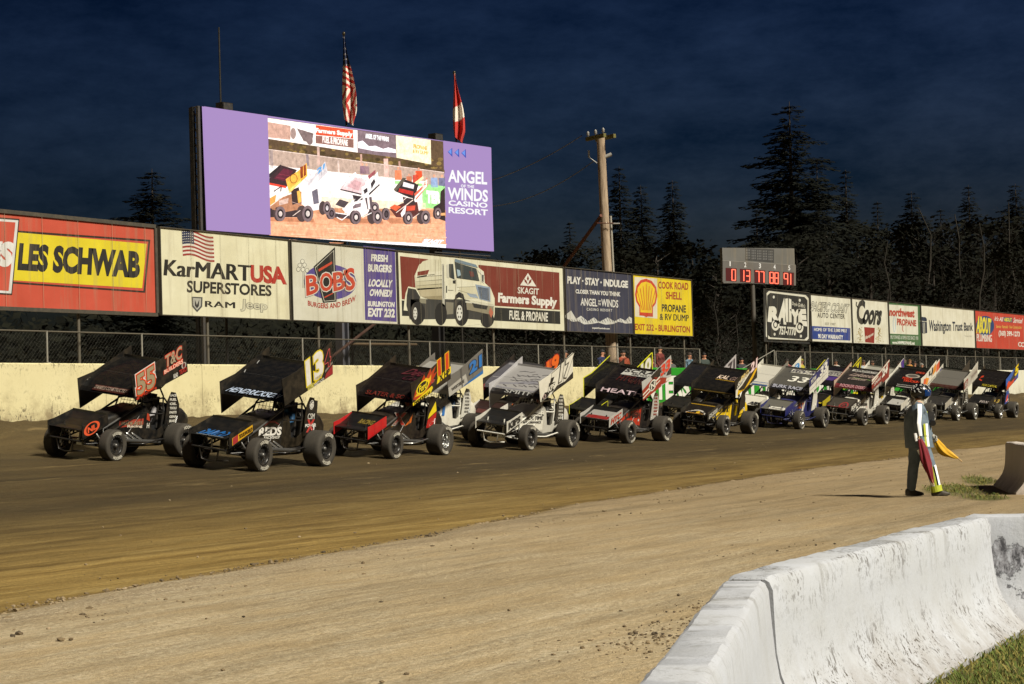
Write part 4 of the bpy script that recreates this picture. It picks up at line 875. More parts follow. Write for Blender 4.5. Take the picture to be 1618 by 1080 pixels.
# ================================================================== UTILITY POLE
wood, t, b = newmat("pole_wood"); oc = t.nodes.new("ShaderNodeTexCoord").outputs['Object']
t.links.new(node_ramp(t, node_noise(t, oc, 3.0, 8, 0.7, (6, 6, 0.5)), (0.3, (0.10, 0.065, 0.04)), (0.5, (0.29, 0.215, 0.145)), (0.7, (0.44, 0.35, 0.25))), b.inputs['Base Color']); b.inputs['Roughness'].default_value = 0.9
UB, UT = at_y(967, 560, 32.78), at_y(949, 216, 32.78); ub = Vector((UB.x, 32.78, 1.9)); ut = Vector((UT.x, 32.78, UT.z))
up_ = empty("utility_pole", ub); tag(up_, "weathered wooden utility pole with a crossarm behind the scallop billboard", "utility pole")
w = MB(); w.tube([ub, ub.lerp(ut, .5), ut], [0.20, 0.175, 0.15], wood, 16); keep(up_, "pole_shaft", w)
arm_dir = (fwd_w * -0.85 + right_w * 0.55).normalized(); arm_dir.z = 0; mw_ = paint('#5e5a2e', 0.9, 0, 0.2)
w = MB(); Ma = Matrix((arm_dir, Vector((-arm_dir.y, arm_dir.x, 0)), Vector((0, 0, 1)))).transposed()
c = ut + Vector((0, 0, -0.02)) - Vector((-arm_dir.y, arm_dir.x, 0)) * 0.22; w.box(c, (1.15, 0.11, 0.14), mw_, Ma); w.box(c + Vector((-arm_dir.y, arm_dir.x, 0)) * 0.44, (1.15, 0.11, 0.14), mw_, Ma); keep(up_, "crossarm", w)
porc = paint('#8d8b86', 0.3, 0, 0.1)
for k in (-0.48, 0.0, 0.48):
    w = MB(); q = c + arm_dir * k; w.lathe([(0.02, q.z), (0.02, q.z + .12), (.06, q.z + .14), (.04, q.z + .19), (.06, q.z + .21), (.02, q.z + .28)], porc, 10, (q.x, q.y, 0), 'Z'); keep(up_, "insulator", w)
w = MB(); q = ut + Vector((0, 0, -0.75)); w.tube([q + right_w * 0.1, q + right_w * 0.38 + Vector((0, 0, 0.12))], 0.07, porc, 8); w.tube([q - right_w * 0.1 + Vector((0, 0, -.25)), q - right_w * 0.45 + Vector((0, 0, 0.0))], 0.02, porc, 6); w.tube([q - right_w * 0.45, q - right_w * 0.45 + Vector((0, 0, 0.25))], 0.04, porc, 6); keep(up_, "bracket", w)
w = MB(); w.tube([ub + Vector((0.26, -0.12, 0)), Vector((0.26, -0.12, 0)) + ub.lerp(ut, 0.70)], 0.045, paint('#9a968c', 0.5, 0.2, 0.2), 8); keep(up_, "conduit", w)
w = MB(); q = ub.lerp(ut, 0.67); w.tube([q, q + right_w * 0.55], 0.03, porc, 6); w.tube([q + right_w * .3 - fwd_w * .3, q - right_w * .3 - fwd_w * .3], 0.02, rust, 6); keep(up_, "step_bracket", w)
w = MB(); q = ub.lerp(ut, 0.70); w.tube([q - right_w * 0.12 - fwd_w * .15, at_y(888, 425, 36.0)], 0.065, rust, 8); tag(w.build("brace_strut"), "rusty slanting strut leaning on the utility pole", "brace")
def wire(name, label, a, c, sag, r=0.018):
    w = MB(); w.tube([a.lerp(c, k / 24) - Vector((0, 0, sag * 4 * (k / 24) * (1 - k / 24))) for k in range(25)], r, paint('#5d626c', 0.6, 0.2, 0), 5, False); tag(w.build(name), label, "cable")
wire("cable", "upper overhead cable running left from the pole's crossarm", ut - right_w * 0.7 - fwd_w * 0.5, at_depth(700, 300, 90), 0.4)
wire("cable", "lower overhead cable sagging left from the pole behind the screen", ut - right_w * 0.3 + Vector((0, 0, -0.9)), at_depth(700, 318, 90), 0.8)

# ================================================================== SCOREBOARD
KA, KB = at_depth(1143, 443, 86.0), at_depth(1257, 451, 87.6); kf, kd, kn = plane_map(KA, KB, 0.004)
kz0, kz1 = (kf(1143, 443).z + kf(1257, 451).z) / 2, (kf(1141, 387).z + kf(1255, 396).z) / 2
sb = empty("scoreboard", (KA.x, KA.y, 1.95)); tag(sb, "grey electronic scoreboard on a post showing red lit numbers", "scoreboard")
Mk = Matrix((kd, -kn, Vector((0, 0, 1)))).transposed(); km = (KA + KB) / 2
b_ = MB(); b_.box((km.x - kn.x * .1, km.y - kn.y * .1, (kz0 + kz1) / 2), ((KB - KA).length, 0.2, kz1 - kz0), O('#746f64'), Mk)
A = Art(b_, lambda x, y, l: kf(x, y, l), O)
A.p('#6e675c', Q(Z5, (172, 222), (797, 262), (797, 436), (172, 405)), 1); A.line('#9a9282', Q(Z5, (172, 222), (797, 262)), 0.5, 2)
A.p('#494640', Q(Z5, (365, 116), (610, 128), (610, 242), (365, 222)), 1)
for k in range(5):
    x = 372 + k * 48
    for r_ in range(4):
        for c_ in range(3): A.p('#77736a', Q(Z5, (x + c_ * 13, 128 + k * 3 + r_ * 22), (x + 7 + c_ * 13, 128 + k * 3 + r_ * 22), (x + 7 + c_ * 13, 142 + k * 3 + r_ * 22), (x + c_ * 13, 142 + k * 3 + r_ * 22)), 2)
for k, n_ in enumerate("12345"):
    x = 232 + k * 125; y = 270 + k * 9; w1 = 7 if n_ == '1' else 16; A.t(n_, Q(Z5, (x, y), (x + w1, y), (x + w1, y - 40), (x, y - 40)), '#e8e2d4', 0.02, 2)
keep(sb, "cabinet", b_)
SEG = {'0': 'abcdef', '1': 'bc', '3': 'abcdg', '7': 'abc', '8': 'abcdefg', '9': 'abcfg'}
def digit(D, n_, x0, y0, w_, h, l):
    s = {'a': ((0, 0), (1, 0)), 'b': ((1, 0), (1, .5)), 'c': ((1, .5), (1, 1)), 'd': ((0, 1), (1, 1)), 'e': ((0, .5), (0, 1)), 'f': ((0, 0), (0, .5)), 'g': ((0, .5), (1, .5))}
    for k in SEG[n_]:
        (a, b0), (c, d) = s[k]
        D.line('#ff6a4e', Q(Z5, (x0 + a * w_, y0 + b0 * h + 0.06 * a * w_), (x0 + c * w_, y0 + d * h + 0.06 * c * w_)), 1.5, l)
for k, n_ in enumerate((' 0', '13', '77', '88', '91')):
    D_ = MB(); D = Art(D_, lambda x, y, l: kf(x, y, l), lambda c: G(c, 2.2) if c == '#ff6a4e' else G(c, 0.8))
    x = 205 + k * 122; y = 284 + k * 9; D.p('#5c0c0e', Q(Z5, (x - 8, y), (x + 88, y + 6), (x + 86, y + 118), (x - 6, y + 112)), 2)
    for c, ch in enumerate(n_):
        if ch != ' ': digit(D, ch, x + 4 + c * 42 + (8 if ch == '1' and c == 0 else 0), y + 12 + c * 3, 30 if ch != '1' else 14, 92, 3)
    keep(sb, "digit_panel", D_)
p_ = MB(); q = kf(1192, 448); p_.tube([(q.x - kn.x * .15, q.y - kn.y * .15, 1.9), (q.x - kn.x * .15, q.y - kn.y * .15, kz1 - .2)], 0.1, paint('#54504a', 0.6, 0.3, 0.2), 12); keep(sb, "post", p_)

# ================================================================== CONCRETE BARRIERS
bar_m = concrete("barrier_white", (0.455, 0.475, 0.525), 0.45, (0.0, 0.55), (0.50, 0.82), 2.2, 0.95)
bar_clean = concrete("barrier_clean", (0.47, 0.49, 0.545), 0.35, (0.0, 0.4), (0.6, 0.82), 2.2, 0.25)
bar_chip = concrete("barrier_chipped", (0.47, 0.49, 0.545), 0.35, (0.0, 0.4), (0.6, 0.82), 2.2, 0.25, ((13.93, 3.98, .50, .17), (13.93, 3.86, .30, .12), (13.9, 3.62, .06, .16)))
bar_far = concrete("barrier_grey", (0.60, 0.54, 0.50), 0.5, (0.0, 0.4), (0.5, 0.82), 2.0, 0.3)
def barrier(a, c, mat, label, seed, hw=0.36, H=0.81, top=0.115, chips=()):
    """jersey barrier between two ground points, rough edges and chipped ends"""
    a, c = Vector((*a, 0)), Vector((*c, 0)); d = (c - a).normalized(); n = Vector((-d.y, d.x, 0)); Ln = (c - a).length
    prof = [(-hw, 0), (-hw, 0.045), (-hw * 0.86, 0.10), (-hw * 0.69, 0.17), (-hw * 0.54, 0.25), (-hw * 0.45, 0.34), (-hw * 0.40, 0.45), (-hw * 0.365, 0.6), (-top - 0.008, H - 0.05), (-top + 0.008, H - 0.012), (-top + 0.03, H)]
    prof = prof + [(-y, z) for y, z in prof[::-1]]
    N = max(12, int(Ln / 0.06)); rings = []
    for i in range(N + 1):
        x = Ln * i / N; e = min(x, Ln - x); k = 0.955 + 0.045 * smooth(0, 0.05, e) 
        ring = []
        for y, z in prof:
            w = noise.noise((x * 1.3 + seed, y * 3, z * 3)) * 0.007 + noise.noise((x * 9 + seed, y * 9, z * 9)) * 0.004
            zz = z * (1 - 0.02 * (1 - smooth(0, 0.05, e))) + (w if z > 0.1 else 0)
            yy = y * k + w
            for cx, cz, cr in chips:
                g = max(0, 1 - math.hypot(x - cx, z - cz) / cr)
                if g > 0: yy *= 1 - 0.30 * smooth(0, 0.5, g) * (0.7 + 0.3 * noise.noise((x * 14, z * 14, seed))); 
            ring.append(a + d * x + n * yy + Vector((0, 0, zz - 0.01)))
        rings.append(ring)
    mb = MB(); mb.loft(rings, mat, True)
    o = mb.build("concrete_barrier"); o.data.set_sharp_from_angle(angle=R(28)); tag(o, label, "barrier", "white concrete barriers along the infield")
    return o
barrier((9.06, 3.86), (13.80, 4.155), bar_m, "long white concrete barrier stained with mud spots, middle of the near three", 1.0, top=.12)
barrier((3.0, 1.72), (8.90, 3.815), bar_clean, "clean white concrete barrier whose top runs off the bottom edge of the photo", 5.0, top=.11)
barrier((14.10, 4.30), (15.4, -.1), bar_chip, "white concrete barrier with a broken grey end, at the right edge", 9.0, H=.80)
barrier((35.74, 9.99), (32.62, 8.73), bar_far, "small grey concrete barrier standing in shade beside the flagman", 13.0)
# ================================================================== SPRINT CARS
# car axes: x forward from the rear axle, y to the driver's left, z up
rubber, t, b = newmat("tyre_rubber"); oc = t.nodes.new("ShaderNodeTexCoord").outputs['Object']
t.links.new(node_mix(t, node_noise(t, oc, 6, 7, 0.7), (0.013, 0.012, 0.010), (0.062, 0.051, 0.037)), b.inputs['Base Color']); b.inputs['Roughness'].default_value = 0.85
node_bump(t, b, node_noise(t, oc, 40, 4, .6), 0.3, 0.01)
tyre_white = paint('#b9b5a8', 0.7, 0, 0.5)
ROLL = Matrix.Translation((0, 0, 0.35)) @ Matrix.Rotation(R(-4.2), 4, 'X') @ Matrix.Translation((0, 0, -0.35))
METAL = {'black': paint('#2b2b2c', 0.3, 0.5, 0.25), 'silver': paint('#b9bab8', 0.28, 0.9, 0.25), 'white': paint('#cfcdc4', 0.5, 0, 0.2), 'grey': paint('#6d6c6a', 0.35, 0.7, 0.2), 'blue': paint('#1d2450', 0.4, 0.1, 0.2), 'red': paint('#6d1a18', 0.4, 0.1, 0.2), 'yellow': paint('#b99a1e', 0.4, 0.1, 0.2)}
engine_m = paint('#2c2a28', 0.5, 0.4, 0.4); chrome = paint('#c9c9c6', 0.2, 0.9, 0.15); seat_m = paint('#141416', 0.7, 0, 0.2)
_cache = {}
def tyre_mesh(r, w, letters=True):
    k = ('tyre', r, w, letters)
    if k in _cache: return _cache[k]
    mb = MB(); h = w / 2; ri = 0.19
    mb.lathe([(ri, -h * .80), (ri + .03, -h * .93), (r * .78, -h), (r * .93, -h * .97), (r * .985, -h * .84), (r, -h * .6), (r, h * .6), (r * .985, h * .84), (r * .93, h * .97), (r * .78, h), (ri + .03, h * .93), (ri, h * .80)], rubber, 40)
    for g in (-0.45, -0.15, 0.15, 0.45): mb.lathe([(r + .001, h * g - .006), (r - .004, h * g), (r + .001, h * g + .006)], paint('#0c0b0a', 0.9, 0, 0.2), 40)
    if letters:
        def f(u, v, l):
            a = R(-90 + 62 * (u - 0.5)); rad = r * 0.70 + v * r * 0.17; return Vector((math.cos(a) * rad, h + .006 + .002 * l, math.sin(a) * rad))
        # seen from the outside the word reads left to right along the bottom
        A = Art(mb, lambda u, v, l: f(1 - u, 1 - v, l), lambda c: tyre_white)
        A.t("HOOSIER", (0, 0, 1, 1), 'x', 0.04, 1); 
        def f2(u, v, l):
            a = R(90 + 62 * (0.5 - u)); rad = r * 0.70 + v * r * 0.17; return Vector((math.cos(a) * rad, h + .006 + .002 * l, math.sin(a) * rad))
        Art(mb, lambda u, v, l: f2(1 - u, v, l), lambda c: tyre_white).t("HOOSIER", (0, 0, 1, 1), 'x', 0.04, 1)
    _cache[k] = mb.mesh("tyre"); return _cache[k]
def rim_mesh(w, col):
    k = ('rim', w, col)
    if k in _cache: return _cache[k]
    mb = MB(); h = w / 2; m = METAL[col]
    mb.lathe([(.195, -h * .84), (.205, -h * .90), (.18, -h * .82), (.165, -h * .3), (.165, h * .35), (.18, h * .80), (.207, h * .92), (.197, h * .84)], m, 32)
    mb.lathe([(0.16, h * .30), (.11, h * .42), (.065, h * .46), (0.0, h * .46)], m, 32)
    mb.lathe([(.0, h * .46 + .07), (.035, h * .46 + .065), (.045, h * .46 + .05), (.05, h * .46)], METAL['grey'], 14)
    for i in range(8):
        a = i * math.pi / 4; x, z = math.cos(a) * .128, math.sin(a) * .128
        mb.lathe([(.028, 0), (.0, 0)], paint('#050505', 0.9, 0, 0), 10, (x, h * .42, z)); 
    for i in range(16):
        a = i * math.pi / 8; mb.box((math.cos(a) * .185, h * .84, math.sin(a) * .185), (.016, .012, .016), METAL['grey'])
    _cache[k] = mb.mesh("wheel"); return _cache[k]

def rrect(x, hw, z0, z1, top_r=0.10, bot_r=0.05, n=4):
    pts = []
    for cy, cz, rr, a0 in ((hw, z1, top_r, 0), (-hw, z1, top_r, 90), (-hw, z0, bot_r, 180), (hw, z0, bot_r, 270)):
        rr = min(rr, hw * .95, (z1 - z0) / 2 * .95); sy = 1 if cy > 0 else -1; sz = 1 if cz == z1 else -1
        for k in range(n + 1):
            a = R(a0 + 90 * k / n); pts.append(Vector((x, cy - sy * rr + math.cos(a) * rr, cz - sz * rr + math.sin(a) * rr)))
    return pts
HOOD = [(2.30, .20, .56, .76), (2.05, .27, .50, .88), (1.70, .32, .46, .97), (1.20, .36, .42, 1.06), (0.78, .385, .40, 1.13)]
TAIL = [(0.16, .34, .46, 1.10), (0.02, .37, .44, 1.17), (-.25, .40, .43, 1.15), (-.55, .39, .46, 1.06), (-.80, .31, .52, .95), (-.93, .16, .60, .82)]
def hw_at(x):
    for (x0, w0, *_), (x1, w1, *_) in zip(HOOD, HOOD[1:]):
        if x1 <= x <= x0: return w0 + (w1 - w0) * (x0 - x) / (x0 - x1)
    return .385 if x < .78 else .2
FOIL = [(1.55, 1.325), (1.545, 1.37), (1.50, 1.43), (1.34, 1.54), (1.08, 1.68), (0.72, 1.84), (0.36, 1.985), (0.16, 2.06)]
_fl = [0.0]
for (x0, z0), (x1, z1) in zip(FOIL, FOIL[1:]): _fl.append(_fl[-1] + math.hypot(x1 - x0, z1 - z0))
def foil_pt(u, v, l=0.0):
    """u across from the car's right (0) to its left (1), v from leading edge to trailing edge"""
    s = max(0, min(1, v)) * _fl[-1]
    for i in range(len(FOIL) - 1):
        if s <= _fl[i + 1] or i == len(FOIL) - 2:
            k = (s - _fl[i]) / (_fl[i + 1] - _fl[i]); (x0, z0), (x1, z1) = FOIL[i], FOIL[i + 1]
            n = Vector((z1 - z0, 0, x0 - x1)).normalized()
            return Vector((x0 + (x1 - x0) * k, -.765 + 1.53 * u, z0 + (z1 - z0) * k)) + n * l
NOSE = [(2.92, .66), (2.88, .68), (2.70, .72), (2.45, .83), (2.22, .97)]
def nose_pt(u, v, l=0.0):
    s = max(0, min(.9999, v)) * 4; i = int(s); k = s - i; (x0, z0), (x1, z1) = NOSE[i], NOSE[i + 1]; n = Vector((z1 - z0, 0, x0 - x1)).normalized()
    return Vector((x0 + (x1 - x0) * k, -.46 + .92 * u, z0 + (z1 - z0) * k)) + n * l
def quadmap(q, y, out):
    (a, b_, c, d) = q                               # FB, RB, RT, FT as (x, z)
    def f(s, t_, l):
        x = (1 - t_) * ((1 - s) * a[0] + s * b_[0]) + t_ * ((1 - s) * d[0] + s * c[0]); z = (1 - t_) * ((1 - s) * a[1] + s * b_[1]) + t_ * ((1 - s) * d[1] + s * c[1])
        return Vector((x, y + out * (.002 + .002 * l), z))
    return f
LB = ((1.56, 1.27), (-.16, 1.90), (.02, 2.58), (1.78, 1.80))
RBD = ((1.46, .92), (-.20, 1.66), (-.06, 2.30), (1.64, 1.57))
NLB = ((2.92, .47), (2.14, .76), (2.19, 1.00), (2.98, .76))
def side_panel(q, y, th, col, inner, edge, arts, out, kink=True, seed=0):
    mb = MB(); f = quadmap(q, y, out)
    pts = [(0, 0), (.5, .0), (1, 0), (1, 1), (.55, .97 if not kink else .93), (.3, .95 if not kink else .90), (0, 1)]
    P3 = [f(s, t_, -1) for s, t_ in pts]; back = Vector((0, -out * th, 0))
    mb.poly(P3, P(col)); mb.poly([p + back for p in P3[::-1]], P(inner))
    for i in range(len(P3)): mb.face([P3[i], P3[(i + 1) % len(P3)], P3[(i + 1) % len(P3)] + back, P3[i] + back], P(edge or col))
    A = Art(mb, f, lambda c: P(c))
    if edge and edge != col:
        for s0, s1 in ((0, 1), (3, 4), (4, 5), (5, 6), (2, 3)):
            (a0, b0), (a1, b1) = pts[s0], pts[s1]; A.line(edge, [(a0, b0), (a1, b1)], 0.03, 0.4)
        g = Art(mb, lambda s, t_, l: f(s, t_, -1) + back * 1.12, lambda c: P(c))
        for s0, s1 in ((3, 4), (4, 5), (5, 6), (6, 0)): g.line(edge, [pts[s0], pts[s1]], 0.03, 0)
    # stiffening ribs and bolts
    for s in (.36, .70): A.line('#3a3a3a' if col not in ('#111111', '#0f0f10', '#141414') else '#242424', [(s, .02), (s, .90)], 0.006, 0.5)
    for fn in arts: draw_items(A, fn)
    return mb
def draw_items(A, it, cap=.045):
    k = it[0]
    if k == 't': A.t(it[1], it[2:6], it[6], min(cap, it[7] if len(it) > 7 else .04), 6, it[8] if len(it) > 8 else 0)
    elif k == 'o': A.outlined(it[1], it[2:6], it[6], it[7], min(.05, it[8] if len(it) > 8 else .04), .04, 5, shear=it[9] if len(it) > 9 else 0)
    elif k == 'f':
        for i, (cc, bb) in enumerate(it[6:]): A.t(it[1], it[2:6], cc, bb, 3 + i, .06)
    elif k == 'p': A.p(it[1], it[2], it[3] if len(it) > 3 else 1)
    elif k == 'e': A.e(it[1], *it[2:6], it[6] if len(it) > 6 else 1, 22)
    elif k == 'ring': A.ring(it[1], *it[2:7], 2)
    elif k == 'l': A.line(it[1], it[2], it[3], 2)

def cage_mesh(col):
    k = ('cage', col)
    if k in _cache: return _cache[k]
    mb = MB(); m = METAL[col]; r = .019; T = lambda *p, rr=r: mb.tube(p, rr, m, 8)
    for s in (1, -1):
        T((.22, s * .36, .45), (.20, s * .36, 1.0), (.20, s * .33, 1.34), (.20, s * .22, 1.50))
        T((.95, s * .36, .45), (.95, s * .37, 1.02), (.90, s * .33, 1.26), (.84, s * .22, 1.42))
        T((.20, s * .22, 1.50), (.84, s * .22, 1.42)); T((.20, s * .34, 1.30), (.90, s * .33, 1.24))
        mb.tube([(.92, s * .34, 1.20), (1.8, s * .335, .80), (2.72, s * .30, .40)], .024, METAL['white'] if col == 'white' else METAL['grey'], 8)
        T((.92, s * .36, .98), (1.9, s * .33, .58), (2.6, s * .28, .42))
        T((-.55, s * .33, .36), (.2, s * .36, .27), (2.0, s * .34, .27), (2.7, s * .28, .36))
        T((.2, s * .36, 1.3), (-.35, s * .30, .9), (-.6, s * .28, .42)); T((.2, s * .36, .95), (.95, s * .37, .98)); T((.2, s * .36, .62), (.95, s * .37, .30))
        T((.95, s * .36, .98), (1.55, s * .34, .28)); T((2.0, s * .33, .70), (2.0, s * .33, .28))
        T((.84, s * .24, 1.42), (.86, s * .30, 1.70)); T((.22, s * .24, 1.49), (.18, s * .30, 1.90)); T((.84, s * .24, 1.42), (1.25, s * .30, 1.54), rr=.012)
        T((.20, s * .24, 1.50), (-.1, s * .45, 1.92), rr=.012)
    T((.20, -.22, 1.50), (.20, .22, 1.50)); T((.84, -.22, 1.42), (.84, .22, 1.42)); T((.95, -.37, 1.02), (.95, .37, 1.02)); T((.20, -.36, 1.0), (.20, .36, 1.0)); T((2.7, -.29, .40), (2.7, .29, .40)); T((2.0, -.33, .72), (2.0, .33, .72))
    for k_ in range(7): y = -.27 + .09 * k_; mb.tube([(.95, y, 1.03), (.865, y * .8, 1.40)], .005, m, 5)
    for k_ in range(3): z = 1.12 + .09 * k_; x = .95 - .085 * (z - 1.03) / .37; mb.tube([(x, -.28, z), (x, .28, z)], .005, m, 5)
    _cache[('cage', col)] = mb.mesh("roll_cage"); return _cache[('cage', col)]
def part_mesh(kind, col, fn):
    k = (kind, col)
    if k not in _cache:
        mb = MB(); fn(mb, METAL[col]); _cache[k] = mb.mesh(kind)
    return _cache[k]
def f_bumper(mb, m):
    T = lambda *p: mb.tube(p, .019, m, 8)
    T((2.6, -.27, .42), (2.92, -.27, .43), (2.92, .27, .43), (2.6, .27, .42)); T((2.92, -.40, .43), (2.92, .40, .43))
    for s in (1, -1): T((2.92, s * .22, .43), (2.88, s * .18, .2), (2.86, 0, .17)); T((2.88, s * .18, .2), (2.6, s * .25, .20)); T((2.70, s * .24, .80), (2.75, s * .26, .42)); T((2.35, s * .26, .88), (2.35, s * .27, .5))
def f_nerf(side):
    def fn(mb, m):
        s = side; T = lambda *p: mb.tube(p, .017, m, 8)
        T((1.35, s * .36, .33), (1.22, s * .66, .36), (1.14, s * .70, .37), (.62, s * .74, .46), (.50, s * .70, .44), (.45, s * .36, .33))
    return fn
def f_axle(mb, m):
    mb.tube([(2.3, -.72, .335), (2.3, .70, .335)], .032, m, 10); mb.tube([(2.2, -.62, .40), (2.2, .62, .40)], .012, m, 6)
    for s in (1, -1):
        mb.tube([(2.3, s * .52, .38), (1.35, s * .37, .42)], .014, m, 6); mb.tube([(2.3, s * .52, .28), (1.35, s * .37, .30)], .014, m, 6); mb.box((2.3, s * .66, .335), (.09, .06, .16), m)
        mb.lathe([(0, -.014), (.13, -.012), (.13, .012), (0, .014)], METAL['silver'], 18, (2.3, s * .56, .335)); mb.tube([(2.48, s * .28, .62), (2.48, s * .40, .62), (2.30, s * .48, .36)], .022, METAL['grey'], 8); mb.tube([(2.16, -.6, .42), (2.16, .6, .42)], .012, METAL['silver'], 6); mb.tube([(2.62, s * .30, .33), (2.3, s * .56, .36)], .016, m, 6)
def f_shock(side):
    def fn(mb, m):
        s = side; mb.tube([(2.36, s * .54, .30), (2.30, s * .50, .55)], .026, m, 8); mb.tube([(2.30, s * .50, .55), (2.24, s * .44, .82)], .012, chrome, 6); mb.tube([(2.36, s * .56, .24), (2.36, s * .54, .30)], .035, chrome, 8)
    return fn
def f_rear(mb, m):
    mb.tube([(0, -.75, .40), (0, .70, .38)], .05, m, 10); mb.lathe([(.10, -.16), (.17, -.1), (.17, .1), (.10, .16)], engine_m, 14, (0, 0, .40))
    for s in (1, -1): mb.tube([(0, s * .50, .40), (1.0, s * .40, .34)], .017, m, 6); mb.tube([(0, s * .55, .45), (-.3, s * .42, .9)], .02, chrome, 6)
    mb.tube([(-.6, -.45, .42), (-1.02, -.4, .46), (-1.02, .4, .46), (-.6, .45, .42)], .017, m, 8)
def f_engine(mb, m):
    mb.box((1.45, 0, .55), (.72, .42, .42), engine_m); mb.box((1.45, 0, .80), (.60, .26, .12), engine_m)
    for s in (1, -1):
        for k in range(4): x = 1.72 - .17 * k; mb.tube([(x, s * .24, .60), (x - .04, s * .40, .52), (x - .25, s * .43, .42)], .024, chrome if s > 0 else engine_m, 8)
        mb.tube([(1.6, s * .43, .42), (.6, s * .45, .36), (-.1, s * .46, .32)], .042, METAL['grey'], 10)
    mb.box((2.15, 0, .58), (.10, .48, .34), paint('#4c4a46', 0.5, 0.6, 0.3)); mb.tube([(2.60, -.40, .62), (2.60, .40, .62)], .03, METAL['grey'], 8); mb.tube([(2.60, .18, .62), (2.52, .20, .30)], .02, chrome, 8); mb.tube([(2.60, -.18, .62), (2.52, -.20, .30)], .02, chrome, 8); mb.box((2.40, .05, .36), (.22, .16, .12), METAL['silver']); mb.box((.5, 0, .36), (.9, .62, .03), engine_m)
def f_seat(mb, m):
    mb.box((.42, 0, .62), (.46, .42, .12), seat_m); mb.box((.20, 0, .90), (.08, .46, .55), seat_m); mb.box((.19, 0, 1.24), (.07, .26, .24), seat_m)
    for s in (1, -1): mb.box((.27, s * .20, 1.22), (.18, .05, .18), seat_m)
    mb.lathe([(.15, -.01), (.165, 0), (.15, .01), (.145, 0), (.15, -.01)], seat_m, 20, (.82, 0, 1.0)); mb.tube([(.82, 0, 1.0), (1.1, 0, .95)], .015, engine_m, 6)

